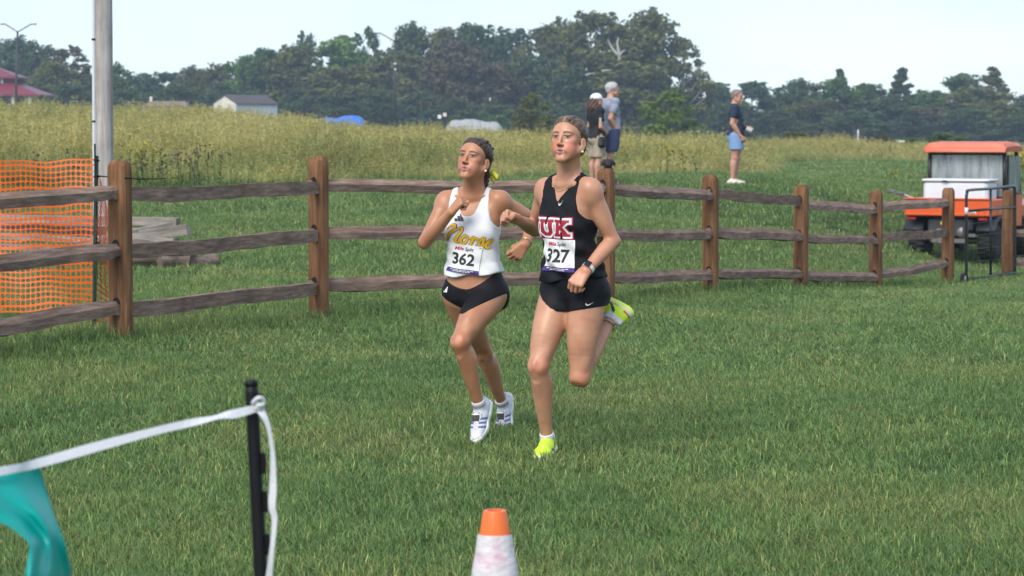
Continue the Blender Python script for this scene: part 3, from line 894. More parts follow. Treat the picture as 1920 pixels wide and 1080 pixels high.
def net_main(u, v):
    px = -150 + 330 * u
    yt = 297 - 2 * math.sin(u * 7) + 3.5 * (1 - u); yb = 575 + 12 * math.sin(u * 3 + .6) + 18 * u ** 6
    py = yb + (yt - yb) * v + 2.2 * math.sin(v * 17 + u * 5) + 1.5 * math.sin(u * 23 + v * 4)
    d = dN + .10 * math.sin(u * 9 + v * 5) * .4 + .5 * (1 - u)
    return P(px, py, d)
net_panel(net_main, 'netting', nroot, 35, 26)
def net_wrap(u, v):
    px = 180 + 26 * u
    yt, yb = 297 + 120 * u, 606 - 8 * u
    py = yb + (yt - yb) * v
    return P(px + 3 * math.sin(v * 9) * u, py, dN + .12 * u + .05 * math.sin(v * 8))
net_panel(net_wrap, 'netting', nroot, 3, 24)
mb = MB()
st_b, st_t = P(176, 640, dN - .03), P(181, 292, dN - .03)
mb.tube([st_b, st_t], .0165, 6)
mb.box((st_b * .3 + st_t * .7), (.008, .05, 1.0))
mb.build('stake', M['stake_green'], nroot)
mb = MB()
mb.tube([P(184, 330, dN - .04), P(235, 334, 16.92), P(262, 336, 17.0), P(312, 335, 17.15)], [.006, .006, .005, .003], 6)
mb.build('zip_tie', M['black_plastic'], nroot)
for zz in (301, 331, 455):
    c_ = P(181, zz, dN - .03)
    MB().lathe(c_, [(.022, -.006), (.024, 0), (.022, .006)], 10).build('zip_tie', M['black_plastic'], nroot)

# ------------------------------------------------------------------ utility pole with conduit
M['pole_wood'] = mat_wood('grey_pole_wood', (.28, .25, .24), (.43, .395, .375), (.56, .53, .51), 2.4, (7, 7, .55), bump=.6)
M['conduit'] = mat_simple('white_conduit', (.62, .66, .70), .4, var=.06)
dP = 31.0
xP = (195 - 960) / F_PX * dP
zP = float(gz(xP, dP))
pole = thing('utility_pole', (xP, dP, zP), 'tall weathered grey wooden utility pole with white conduit', 'utility pole')
mb = MB()
rings = []
for k in range(26):
    zz = zP - .2 + 9.2 * k / 25
    r_ = .128 - .0016 * k
    rings.append([V(xP + .012 * (zz - zP) * .6, dP, zz) + r_ * (1 + .012 * math.sin(7 * a + k)) * V(math.cos(a), math.sin(a), 0) for a in np.linspace(0, 2 * math.pi, 21)[:-1]])
mb.loft(rings)
mb.build('pole_shaft', M['pole_wood'], pole, True)
def conduit(offx, offy, r_, name, ztop=9.0):
    mb_ = MB()
    mb_.tube([V(xP + offx + .012 * (zz) * .6, dP + offy, zP + zz) for zz in np.linspace(-.1, ztop, 8)], r_, 10)
    return mb_.build(name, M['conduit'], pole, True)
conduit(-.118, -.055, .022, 'conduit')
for zz in (.6, 1.55, 2.6, 3.9):
    c_ = V(xP - .118 + .0072 * zz, dP - .055, zP + zz)
    MB().lathe(c_, [(.026, -.012), (.028, -.010), (.028, .010), (.026, .012)], 12).build('conduit_strap', M['black_plastic'], pole)

# ------------------------------------------------------------------ pile of old boards behind the fence
M['old_board'] = mat_wood('old_board_wood', (.16, .135, .11), (.30, .265, .225), (.42, .38, .33), 2.5, (1, 9, 9))
M['log_wood'] = mat_wood('rotten_log_wood', (.09, .065, .05), (.16, .125, .10), (.26, .21, .17), 2.5, (1, 8, 8))
boards = [((-20, 410, 27.5), (335, 416, 27.0), .16, .09, 'long grey board on top of the pile behind the fence'),
          ((-30, 422, 27.8), (300, 438, 27.4), .18, .10, 'grey board under the top board of the pile'),
          ((140, 462, 26.4), (322, 424, 27.0), .14, .10, 'pale tilted board at the front of the pile'),
          ((-40, 440, 27.0), (190, 452, 26.5), .12, .06, 'weathered board lying behind the orange netting'),
          ((262, 441, 26.6), (352, 430, 26.6), .16, .11, 'short tan board end sticking out of the pile'),
          ((205, 440, 26.7), (330, 456, 26.5), .18, .10, 'dark board in the middle of the pile'),
          ((-10, 462, 26.5), (200, 470, 26.3), .12, .06, 'lowest board showing through the orange netting'),
          ((222, 470, 26.2), (350, 462, 26.3), .18, .11, 'brown half-rotten board at the bottom of the pile')]
for (a, b2, w, h, lab) in boards:
    pa, pb = P(*a), P(*b2)
    d = pb - pa; L = np.linalg.norm(d)
    ang = math.atan2(d[1], d[0]); tilt = math.asin(np.clip(d[2] / L, -1, 1))
    mb = MB()
    n_ = 7
    rings = []
    for k in range(n_):
        t = k / (n_ - 1) - .5
        jit = rng.normal(0, .004, 4)
        rings.append([(t * L, -w / 2 + jit[0], -h / 2), (t * L + (.05 * rng.uniform(-1, 1) if k in (0, n_ - 1) else 0), w / 2, -h / 2 + jit[1]), (t * L, w / 2 + jit[2], h / 2), (t * L, -w / 2, h / 2 + jit[3])])
    mb.loft(rings)
    me = bpy.data.meshes.new('board'); me.from_pydata(mb.v, [], mb.f); me.update(); me.materials.append(M['old_board'])
    o = bpy.data.objects.new('board', me); col.objects.link(o)
    o.location = tuple((pa + pb) / 2); o.rotation_euler = (0, -tilt, ang)
    tag(o, lab, 'board', 'old boards in the pile')
# dark rotten logs at the base
for k, (a, b2, r_, lab) in enumerate([((235, 468, 26.1), (362, 474, 26.0), .15, 'dark rotten log at the foot of the board pile'), ((300, 478, 25.8), (405, 470, 26.2), .08, 'thin crooked log beside the board pile')]):
    pa, pb = P(*a), P(*b2)
    mid = (pa + pb) / 2
    mid_z = float(gz(mid[0], mid[1]))
    pts = [pa + (pb - pa) * t + V(0, 0, .03 * math.sin(5 * t + k)) for t in np.linspace(0, 1, 7)]
    dz = mid_z + r_ * .8 - mid[2]
    pts = [p + V(0, 0, dz) for p in pts]
    mb = MB(); mb.tube(pts, [r_ * (1 + .12 * math.sin(9 * t)) for t in np.linspace(0, 1, 7)], 9)
    tag(auto_smooth(mb.build('log', M['log_wood'], None, origin=(mid[0], mid[1], mid_z)), 50), lab, 'log')
# ------------------------------------------------------------------ figures: implicit surfaces meshed on a graded grid
class Field:
    def __init__(s, xs, ys, zs):
        s.ax = [np.asarray(a, np.float32) for a in (xs, ys, zs)]
        s.D = np.full(tuple(len(a) for a in s.ax), 0.2, np.float32)
    def add(s, prim):
        fn, lo, hi, k, op = prim
        m = k + 0.03
        sl, cs = [], []
        for a in range(3):
            i0 = int(np.searchsorted(s.ax[a], lo[a] - m)); i1 = int(np.searchsorted(s.ax[a], hi[a] + m))
            if i1 <= i0: return
            sl.append(slice(i0, i1)); cs.append(s.ax[a][i0:i1])
        X, Y, Z = cs[0][:, None, None], cs[1][None, :, None], cs[2][None, None, :]
        d = fn(X, Y, Z).astype(np.float32)
        A = s.D[tuple(sl)]
        if op == 'u':
            h = np.maximum(k - np.abs(A - d), 0) / k
            s.D[tuple(sl)] = np.minimum(A, d) - h * h * k * 0.25
        elif op == 's':
            h = np.maximum(k - np.abs(A + d), 0) / k
            s.D[tuple(sl)] = np.maximum(A, -d) + h * h * k * 0.25
    def grid(s):
        return s.ax[0][:, None, None], s.ax[1][None, :, None], s.ax[2][None, None, :]

def cone(a, b, ra, rb, k=0.02, flat=None, op='u'):
    a, b = np.asarray(a, float), np.asarray(b, float)
    r = max(ra, rb) * (max(1.0, flat[1]) if flat else 1.0)
    ab = b - a
    L2 = float(np.dot(ab, ab)) + 1e-12
    fl = None
    if flat:
        fd = nrm(np.asarray(flat[0], float) - ab * np.dot(flat[0], ab) / L2); fl = (fd, flat[1])
    def fn(X, Y, Z):
        x, y, z = X - a[0], Y - a[1], Z - a[2]
        t = np.clip((x * ab[0] + y * ab[1] + z * ab[2]) / L2, 0, 1)
        x, y, z = x - t * ab[0], y - t * ab[1], z - t * ab[2]
        q = x * x + y * y + z * z
        if fl:
            c = x * fl[0][0] + y * fl[0][1] + z * fl[0][2]
            q = q + c * c * (1 / fl[1] ** 2 - 1)
        return np.sqrt(q) - (ra + (rb - ra) * t)
    return fn, np.minimum(a, b) - r, np.maximum(a, b) + r, k, op

def ell(c, rad, R=None, k=0.02, op='u'):
    """Ellipsoid; columns of R are its axes."""
    c = np.asarray(c, float); R = np.eye(3) if R is None else R
    r = np.asarray(rad, float)
    def fn(X, Y, Z):
        x, y, z = X - c[0], Y - c[1], Z - c[2]
        u = [(x * R[0, i] + y * R[1, i] + z * R[2, i]) / r[i] for i in range(3)]
        k0 = np.sqrt(u[0] ** 2 + u[1] ** 2 + u[2] ** 2)
        k1 = np.sqrt((u[0] / r[0]) ** 2 + (u[1] / r[1]) ** 2 + (u[2] / r[2]) ** 2) + 1e-6
        return k0 * (k0 - 1) / k1
    ext = np.sqrt(((R * r[None, :]) ** 2).sum(1))
    return fn, c - ext, c + ext, k, op

def chain(pts, rad, k=0.02, sub=5):
    """Smooth tapered limb through the points as one primitive."""
    pts = [np.asarray(p, float) for p in pts]
    n = len(pts)
    Q_, R_ = [], []
    for i in range(n - 1):
        p0, p1, p2, p3 = pts[max(i - 1, 0)], pts[i], pts[i + 1], pts[min(i + 2, n - 1)]
        r0, r1, r2, r3 = rad[max(i - 1, 0)], rad[i], rad[i + 1], rad[min(i + 2, n - 1)]
        cr = lambda a, b, c, d, t: .5 * (2 * b + (c - a) * t + (2 * a - 5 * b + 4 * c - d) * t * t + (3 * b - a - 3 * c + d) * t ** 3)
        m = sub if n > 2 else 1
        for j in range(m):
            Q_.append(cr(p0, p1, p2, p3, j / m)); R_.append(cr(r0, r1, r2, r3, j / m))
    Q_.append(pts[-1]); R_.append(rad[-1])
    Q_ = np.array(Q_)
    def fn(X, Y, Z):
        best = None
        for i in range(len(Q_) - 1):
            a, ab = Q_[i], Q_[i + 1] - Q_[i]
            L2 = float(ab @ ab) + 1e-12
            x, y, z = X - np.float32(a[0]), Y - np.float32(a[1]), Z - np.float32(a[2])
            t = np.clip((x * np.float32(ab[0] / L2) + y * np.float32(ab[1] / L2) + z * np.float32(ab[2] / L2)), 0, 1)
            x, y, z = x - t * np.float32(ab[0]), y - t * np.float32(ab[1]), z - t * np.float32(ab[2])
            d = np.sqrt(x * x + y * y + z * z) - (np.float32(R_[i]) + np.float32(R_[i + 1] - R_[i]) * t)
            best = d if best is None else np.minimum(best, d)
        return best
    rm = max(R_)
    return [(fn, Q_.min(0) - rm, Q_.max(0) + rm, k, 'u')]

class Torso:
    """Generalised cylinder along the spine; loc() gives body coordinates of points."""
    def __init__(s, HL, HR, SL, SR, table, bend=0.0):
        s.h, s.s = (HL + HR) / 2, (SL + SR) / 2
        s.up = nrm(s.s - s.h); s.T = float(np.linalg.norm(s.s - s.h))
        orth = lambda v: nrm(v - s.up * np.dot(v, s.up))
        s.lh, s.ls = orth(HL - HR), orth(SL - SR)
        s.fh, s.fs = np.cross(s.lh, s.up), np.cross(s.ls, s.up)
        s.tab = np.array(table, float)            # t, half width, front depth, back depth, forward offset
    def fwd(s, t): return nrm(s.fh * (1 - t) + s.fs * t)
    def left(s, t): return nrm(s.lh * (1 - t) + s.ls * t)
    def pt(s, t, x, y):
        return s.h + s.up * (t * s.T) + s.left(t) * x + s.fwd(t) * y
    def loc(s, X, Y, Z):
        x, y, z = X - s.h[0], Y - s.h[1], Z - s.h[2]
        t = (x * s.up[0] + y * s.up[1] + z * s.up[2]) / s.T
        w = np.clip(t, 0, 1)
        lx = [s.lh[i] * (1 - w) + s.ls[i] * w for i in range(3)]
        fx = [s.fh[i] * (1 - w) + s.fs[i] * w for i in range(3)]
        n1 = np.sqrt(lx[0] ** 2 + lx[1] ** 2 + lx[2] ** 2)
        u = (x * lx[0] + y * lx[1] + z * lx[2]) / n1
        v = (x * fx[0] + y * fx[1] + z * fx[2]) / n1
        return u, v, t
    def fn(s, X, Y, Z):
        u, v, t = s.loc(X, Y, Z)
        T = s.tab
        tc = np.clip(t, T[0, 0], T[-1, 0])
        f = lambda c: np.interp(tc.ravel(), T[:, 0], T[:, c]).reshape(tc.shape)
        a, bf, bb, o = f(1), f(2), f(3), f(4)
        v = v - o
        b = np.where(v > 0, bf, bb)
        e = (np.abs(u / a) ** 2.3 + np.abs(v / b) ** 2.3) ** (1 / 2.3)
        g = np.sqrt((u / a ** 2) ** 2 + (v / b ** 2) ** 2) + 1e-6
        d = np.where(e > 0.3, e * (e - 1) / g, -np.minimum(a, b) * (1 - e))
        d = np.minimum(d, (e - 1) * np.maximum(a, b) + 0.0)
        dz = np.maximum(np.maximum(t - T[-1, 0], T[0, 0] - t) * s.T, 0)
        return np.where(dz > 0, np.sqrt(np.maximum(d, 0) ** 2 + dz ** 2) + np.minimum(d, 0) * 0, d)
    def prim(s, k=0.03):
        m = float(s.tab[:, 1:4].max()) + 0.04
        ps = np.array([s.h + s.up * (s.tab[0, 0] * s.T), s.h + s.up * (s.tab[-1, 0] * s.T)])
        return s.fn, ps.min(0) - m, ps.max(0) + m, k, 'u'

def axis_grid(lo, hi, coarse, fine):
    """Grid coordinates from lo to hi at the coarse step, refined inside the intervals in fine = [(lo, hi, step)]."""
    out = [lo]
    while out[-1] < hi:
        x = out[-1]; st = coarse
        for a, b, f in fine:
            if a - coarse <= x <= b: st = min(st, f)
        out.append(x + st)
    return np.array(out)

def surface_nets(F, smooth=2):
    D = F.D; xs, ys, zs = F.ax
    S = D < 0
    c = np.zeros(tuple(n - 1 for n in D.shape), np.int8)
    for dx in (0, 1):
        for dy in (0, 1):
            for dz in (0, 1):
                c += S[dx:dx + c.shape[0], dy:dy + c.shape[1], dz:dz + c.shape[2]]
    mask = (c > 0) & (c < 8)
    idx = np.argwhere(mask)
    vid = np.full(c.shape, -1, np.int32); vid[mask] = np.arange(len(idx))
    pos = np.zeros((len(idx), 3)); cnt = np.zeros(len(idx))
    offs = [(a, b, d) for a in (0, 1) for b in (0, 1) for d in (0, 1)]
    for o1 in offs:
        for ax in range(3):
            if o1[ax]: continue
            o2 = list(o1); o2[ax] = 1
            i1, i2 = idx + o1, idx + o2
            d1, d2 = D[i1[:, 0], i1[:, 1], i1[:, 2]], D[i2[:, 0], i2[:, 1], i2[:, 2]]
            cr = (d1 < 0) != (d2 < 0)
            t = np.where(cr, d1 / np.where(cr, d1 - d2, 1), 0)[:, None]
            p1 = np.stack([xs[i1[:, 0]], ys[i1[:, 1]], zs[i1[:, 2]]], 1)
            p2 = np.stack([xs[i2[:, 0]], ys[i2[:, 1]], zs[i2[:, 2]]], 1)
            pos += np.where(cr[:, None], p1 + (p2 - p1) * t, 0); cnt += cr
    V_ = pos / np.maximum(cnt, 1)[:, None]
    quads = []
    for ax in range(3):
        sl1 = [slice(None)] * 3; sl2 = [slice(None)] * 3
        sl1[ax] = slice(0, -1); sl2[ax] = slice(1, None)
        A, B = S[tuple(sl1)], S[tuple(sl2)]
        e = np.argwhere(A != B)
        b1, b2 = (ax + 1) % 3, (ax + 2) % 3
        ok = (e[:, b1] > 0) & (e[:, b2] > 0) & (e[:, b1] < D.shape[b1] - 1) & (e[:, b2] < D.shape[b2] - 1)
        e = e[ok]
        ins = A[e[:, 0], e[:, 1], e[:, 2]]
        def cell(o1, o2):
            q = e.copy(); q[:, b1] -= o1; q[:, b2] -= o2
            return vid[q[:, 0], q[:, 1], q[:, 2]]
        q = np.stack([cell(1, 1), cell(0, 1), cell(0, 0), cell(1, 0)], 1)
        q[~ins] = q[~ins][:, ::-1]
        quads.append(q)
    Q = np.concatenate(quads)
    Q = Q[(Q >= 0).all(1)]
    n = len(V_)
    E = np.concatenate([Q[:, [0, 1]], Q[:, [1, 2]], Q[:, [2, 3]], Q[:, [3, 0]]])
    deg = np.bincount(E[:, 0], minlength=n) + np.bincount(E[:, 1], minlength=n)
    for _ in range(smooth):
        acc = np.stack([np.bincount(E[:, 0], V_[E[:, 1], i], n) + np.bincount(E[:, 1], V_[E[:, 0], i], n) for i in range(3)], 1)
        V_ = V_ * 0.5 + 0.5 * acc / np.maximum(deg, 1)[:, None]
    return V_, Q

def sdf_obj(name, F, mat, parent, colfn=None, smooth=2):
    Vv, Q = surface_nets(F, smooth)
    org = ORIGIN[parent.name]
    me = bpy.data.meshes.new(name)
    me.vertices.add(len(Vv)); me.vertices.foreach_set('co', (Vv - org).astype(np.float32).ravel())
    me.loops.add(len(Q) * 4); me.loops.foreach_set('vertex_index', Q.astype(np.int32).ravel())
    me.polygons.add(len(Q)); me.polygons.foreach_set('loop_start', np.arange(0, len(Q) * 4, 4, dtype=np.int32))
    me.polygons.foreach_set('use_smooth', np.ones(len(Q), bool))
    me.update(calc_edges=True); me.validate()
    if colfn is not None:
        ca = me.color_attributes.new('Col', 'FLOAT_COLOR', 'POINT')
        C4 = np.ones((len(Vv), 4), np.float32); C4[:, :3] = colfn(Vv)
        ca.data.foreach_set('color', C4.ravel())
    me.materials.append(mat)
    o = bpy.data.objects.new(name, me); col.objects.link(o)
    o.parent = parent; ORIGIN[o.name] = org
    return o, Vv, Q

def grid_for(prims, step, pad=0.02, fine=()):
    """fine: list of (centre, half size, step) boxes to refine."""
    lo = np.min([p[1] for p in prims if p[4] == 'u'], axis=0) - pad
    hi = np.max([p[2] for p in prims if p[4] == 'u'], axis=0) + pad
    axs = []
    for a in range(3):
        axs.append(axis_grid(lo[a], hi[a], step, [(c[a] - h, c[a] + h, s) for c, h, s in fine]))
    return Field(*axs)

# ---- anatomy -------------------------------------------------------------
def head_prims(HC, R, hs=1.0, male=False):
    """R columns: left, forward, up."""
    W = lambda x, y, z: HC + R @ (V(x, y, z) * hs)
    S = hs
    pr = [ell(W(0, -.018, .036), V(.075, .096, .080) * S, R, .012),
          ell(W(0, .024, .03), V(.068, .063, .072) * S, R, .015),
          ell(W(0, .024, -.03), V(.058, .058, .074) * S, R, .02)]
    jw = 1.12 if male else 1.0
    for sx in (-1, 1):
        pr += [cone(W(sx * .057 * jw, .0, -.052), W(sx * .015 * jw, .068, -.104), .0165 * S, .013 * S * jw, .024),
               ell(W(sx * .043, .054, -.014), V(.020, .019, .017) * S, R, .018),
               ell(W(sx * .034, .050, -.052), V(.025, .024, .032) * S, R, .022)]
    pr += [cone(W(-.008, .076, -.106), W(.008, .076, -.106), .0145 * S * jw, .0145 * S * jw, .016),
           ell(W(0, .073, -.068), V(.028, .014, .026) * S, R, .018)]
    # brow ridge
    pr += [cone(W(-.04, .070, .026), W(.04, .070, .026), .011 * S, .011 * S, .018)]
    # eye sockets then lids
    for sx in (-1, 1):
        pr += [ell(W(sx * .0305, .098, .008), V(.0185, .017, .0115) * S, R, .012, 's')]
        pr += [ell(W(sx * .031, .0715, .007), V(.0155, .0135, .0105) * S, R, .004)]
        pr += [cone(W(sx * .017, .081, .0115), W(sx * .044, .0735, .0115), .0046 * S, .0040 * S, .005)]
        pr += [cone(W(sx * .02, .08, .0), W(sx * .042, .0735, .001), .003 * S, .003 * S, .006)]
    # nose
    pr += [cone(W(0, .083, .014), W(0, .1025, -.031), .0068 * S, .0085 * S, .012),
           ell(W(0, .102, -.0325), V(.0095, .0098, .0085) * S, R, .006)]
    for sx in (-1, 1):
        pr += [ell(W(sx * .0115, .0935, -.0375), V(.0074, .010, .007) * S, R, .006)]
        pr += [ell(W(sx * .0068, .0985, -.0455), V(.0036, .005, .0034) * S, R, .003, 's')]
    # mouth: lips, parted line
    for sx in (-1, 1):
        pr += [cone(W(0, .0880, -.0635), W(sx * .029, .0735, -.0676), .0058 * S, .0032 * S, .006)]
        pr += [cone(W(0, .0870, -.0775), W(sx * .027, .0735, -.0716), .0070 * S, .0036 * S, .006)]
    pr += [ell(W(0, .090, -.0700), V(.021, .0105, .0044) * S, R, .002, 's')]
    # ears
    for sx in (-1, 1):
        Re = R @ rotz(sx * 0.35)
        pr += [ell(W(sx * .076, -.012, -.018), V(.0065, .018, .03) * S, Re, .006),
               ell(W(sx * .073, -.004, -.042), V(.006, .009, .012) * S, Re, .008),
               ell(W(sx * .0835, -.009, -.015), V(.005, .0095, .016) * S, Re, .004, 's')]
    return pr

def hand_prims(wr, d, n, side, curl=1.0, S=1.0, spread=0.0, thumb_tuck=1.0):
    """wr wrist, d wrist->knuckles, n direction the palm faces; side 'L'/'R'."""
    d = nrm(d); n = nrm(n - d * np.dot(n, d))
    s = np.cross(n, d) if side == 'L' else np.cross(d, n)     # towards the thumb
    pr, tips = [], []
    W = lambda a, b, c: wr + (d * a + s * b + n * c) * S
    for j, (b0, b, a, fs) in enumerate([(.016, .031, .083, 1.0), (.006, .0105, .087, 1.08), (-.006, -.010, .083, 1.0), (-.014, -.029, .075, .82)]):
        k0 = W(a, b, 0)
        pr.append(cone(W(.004, b0, 0), k0, .0162 * S, .0118 * S, .009))
        th = math.radians(78) * curl
        p = k0
        sp = (b / .03) * spread * 0.3
        for L, r0, r1, dth in ((.040, .0096, .0086, math.radians(92) * curl), (.025, .0086, .0080, math.radians(60) * curl), (.021, .0080, .0068, 0)):
            dv = nrm(d * math.cos(th) + n * math.sin(th) + s * sp)
            q = p + dv * L * fs * S
            pr.append(cone(p, q, r0 * S * (.9 if j == 3 else 1), r1 * S * (.9 if j == 3 else 1), .0022))
            p = q; th += dth
        tips.append(p)
    t0, t1 = W(.018, .02, .008), W(.052, .038, .018)
    t2 = W(.078, .036 - .012 * thumb_tuck, .034) if thumb_tuck > 0 else W(.08, .05, .022)
    t3 = W(.097, .026 - .022 * thumb_tuck, .044) if thumb_tuck > 0 else W(.105, .055, .024)
    pr += [cone(t0, t1, .017 * S, .0125 * S, .012), cone(t1, t2, .0115 * S, .0102 * S, .005), cone(t2, t3, .0102 * S, .0085 * S, .005)]
    return pr, t3

def arm_prims(S, E, Wr, k=1.0, male=False):
    m = k
    u = E - S
    f = Wr - E
    pr = chain([S, S + u * .3, S + u * .7, E], [.047 * m, .0445 * m, .0385 * m, .0345 * m], .015, 4)
    pr += chain([E, E + f * .25, E + f * .6, E + f * .88, Wr], [.0345 * m, .0385 * m, .0325 * m, .0262 * m, .0255 * m], .012, 3)
    hint_ = np.cross(u, f); bd = nrm(np.cross(hint_, u)) if np.linalg.norm(hint_) > 1e-4 else V(0, -1, 0)
    pr.append(ell(S + u * .55 + bd * .016 * m, V(.030, .030, .075) * m, np.stack(frame_from(u), 1), .018))     # biceps
    pr.append(ell(S + u * .45 - bd * .018 * m, V(.028, .028, .080) * m, np.stack(frame_from(u), 1), .018))     # triceps
    # elbow bone
    back = nrm((E - S) / np.linalg.norm(u) - (Wr - E) / np.linalg.norm(f) + 1e-6)
    pr.append(ell(E + back * .015 * m, V(.022, .022, .022) * m, None, .02))
    return pr

def leg_prims(H, K, A, fwdhint, k=1.0, lk=None):
    lk = lk or k
    th, sh = K - H, A - K
    ax = nrm(th)
    fw = nrm(fwdhint - ax * np.dot(fwdhint, ax))
    sa = nrm(sh)
    fs = nrm(fwdhint - sa * np.dot(fwdhint, sa))
    bend = nrm(H - K) + nrm(A - K)
    if np.linalg.norm(bend) > .25:          # bent knee: the flexion plane says where the front is
        fw = nrm(-(bend) - ax * np.dot(-bend, ax)); fs = nrm(-(bend) - sa * np.dot(-bend, sa))
    pr = chain([H, H + th * .3 + fw * .006, H + th * .62 + fw * .008, H + th * .86, K],
               [.092 * k, .089 * k, .072 * k, .057 * k, .053 * lk], .03, 4)
    pr += chain([K, K + sh * .12, K + sh * .3 - fs * .012, K + sh * .55 - fs * .006, K + sh * .8, A],
                [.052 * lk, .048 * lk, .0535 * lk, .046 * lk, .0345 * lk, .032 * lk], .014, 3)
    pr.append(ell(H + th * .5 + fw * .03, V(.055, .055, .11) * k, np.stack(frame_from(th), 1), .03))   # quads
    pr.append(ell(K + sh * .27 - fs * .026, V(.035, .035, .085) * lk, np.stack(frame_from(sh), 1), .03))  # calf
    kd = nrm(fw + fs)
    sd_ = np.cross(fw, ax)
    for sg, al, ou in ((1, .085, .030), (-1, .125, .034)):                                               # vastus heads above the knee
        pr.append(ell(K - ax * al * lk + sd_ * sg * ou * lk + fw * .024 * lk, V(.026, .026, .058) * lk, np.stack(frame_from(th), 1), .016))
    for sg in (-1, 1):                                                                                   # two heads of the calf
        pr.append(ell(K + sh * .25 - fs * .034 * lk + np.cross(fs, sa) * sg * .02 * lk, V(.026, .026, .075) * lk, np.stack(frame_from(sh), 1), .014))
    pr.append(ell(K + kd * .034 * lk, V(.023, .023, .027) * lk, np.stack(frame_from(sh + th), 1), .012))  # kneecap
    pr.append(ell(K + kd * .036 * lk + sa * .05, V(.014, .014, .02) * lk, np.stack(frame_from(sh), 1), .015))
    side = np.cross(kd, sa)
    for sg in (-1, 1):                                                                                   # hollows beside the kneecap
        pr.append(ell(K + kd * .052 * lk + side * sg * .034 * lk + sa * -.01, V(.014, .012, .03) * lk, np.stack([side, kd, nrm(sh)], 1), .02, 's'))
        pr.append(ell(A + side * sg * .027 * lk - sa * .006, V(.013, .013, .013) * lk, None, .012))       # ankle bones
    pr.append(cone(K + sh * .2 + fs * .036, K + sh * .7 + fs * .019, .012, .01, .02))                   # shin
    return pr, fw, fs

def foot_frame(K, A, f):
    f = nrm(f)
    sh = nrm(A - K)
    u = nrm(-sh + f * np.dot(sh, f))
    return np.cross(f, u), f, u              # right-handed: side, forward, up  (side = person's right)

FEM = [(-.20, .075, .05, .06, .0), (-.12, .125, .082, .10, .0), (-.03, .160, .098, .112, .0), (.08, .166, .100, .112, .0), (.2, .150, .094, .100, .004),
       (.36, .124, .084, .086, .008), (.5, .127, .092, .088, .010), (.66, .142, .100, .098, .008), (.8, .148, .092, .100, .004), (.92, .132, .074, .088, -.004),
       (1.0, .105, .058, .070, -.012), (1.07, .066, .045, .050, -.016), (1.12, .05, .04, .04, -.018)]
# ------------------------------------------------------------------ runners
def mat_skin(name, c, sss=0.10):
    m, n, l, b = mat_new(name)
    at = n.new('ShaderNodeAttribute'); at.attribute_name = 'Col'
    tc = n.new('ShaderNodeTexCoord')
    nz = n.new('ShaderNodeTexNoise'); nz.inputs['Scale'].default_value = 14; nz.inputs['Detail'].default_value = 5
    l.new(tc.outputs['Object'], nz.inputs['Vector'])
    r = ramp(n, [(0.3, (.90, .82, .80)), (0.7, (1.06, 1.06, 1.05))])
    l.new(nz.outputs['Fac'], r.inputs['Fac'])
    mx = n.new('ShaderNodeMix'); mx.data_type = 'RGBA'; mx.blend_type = 'MULTIPLY'; mx.inputs['Factor'].default_value = 1
    l.new(at.outputs['Color'], mx.inputs['A']); l.new(r.outputs['Color'], mx.inputs['B'])
    l.new(mx.outputs['Result'], b.inputs['Base Color'])
    b.inputs['Roughness'].default_value = 0.42
    b.inputs['Subsurface Weight'].default_value = sss
    b.inputs['Subsurface Radius'].default_value = (.012, .005, .003)
    b.inputs['Subsurface Scale'].default_value = 1.0
    n2 = n.new('ShaderNodeTexNoise'); n2.inputs['Scale'].default_value = 160; n2.inputs['Detail'].default_value = 2
    l.new(tc.outputs['Object'], n2.inputs['Vector'])
    bp = n.new('ShaderNodeBump'); bp.inputs['Strength'].default_value = .12; bp.inputs['Distance'].default_value = .004
    l.new(n2.outputs['Fac'], bp.inputs['Height']); l.new(bp.outputs['Normal'], b.inputs['Normal'])
    return m

def mat_vcol(name, rough=0.6, spec=.5, bump=0.15, bscale=300, sheen=0.0):
    m, n, l, b = mat_new(name)
    at = n.new('ShaderNodeAttribute'); at.attribute_name = 'Col'
    l.new(at.outputs['Color'], b.inputs['Base Color'])
    b.inputs['Roughness'].default_value = rough
    b.inputs['Specular IOR Level'].default_value = spec
    b.inputs['Sheen Weight'].default_value = sheen
    tc = n.new('ShaderNodeTexCoord')
    nz = n.new('ShaderNodeTexNoise'); nz.inputs['Scale'].default_value = bscale; nz.inputs['Detail'].default_value = 2
    l.new(tc.outputs['Object'], nz.inputs['Vector'])
    bp = n.new('ShaderNodeBump'); bp.inputs['Strength'].default_value = bump; bp.inputs['Distance'].default_value = .003
    l.new(nz.outputs['Fac'], bp.inputs['Height']); l.new(bp.outputs['Normal'], b.inputs['Normal'])
    return m

def mat_hair(name, c1, c2, rough=.38):
    m, n, l, b = mat_new(name)
    tc = n.new('ShaderNodeTexCoord')
    mp = n.new('ShaderNodeMapping'); mp.inputs['Scale'].default_value = (170, 14, 60)
    mp.inputs['Rotation'].default_value = (.0, .0, -.6)
    nz = n.new('ShaderNodeTexNoise'); nz.inputs['Scale'].default_value = 1.4; nz.inputs['Detail'].default_value = 3
    l.new(tc.outputs['Object'], mp.inputs['Vector']); l.new(mp.outputs['Vector'], nz.inputs['Vector'])
    r = ramp(n, [(.35, c1), (.65, c2)])
    l.new(nz.outputs['Fac'], r.inputs['Fac']); l.new(r.outputs['Color'], b.inputs['Base Color'])
    b.inputs['Roughness'].default_value = rough
    bp = n.new('ShaderNodeBump'); bp.inputs['Strength'].default_value = .3; bp.inputs['Distance'].default_value = .003
    l.new(nz.outputs['Fac'], bp.inputs['Height']); l.new(bp.outputs['Normal'], b.inputs['Normal'])
    return m

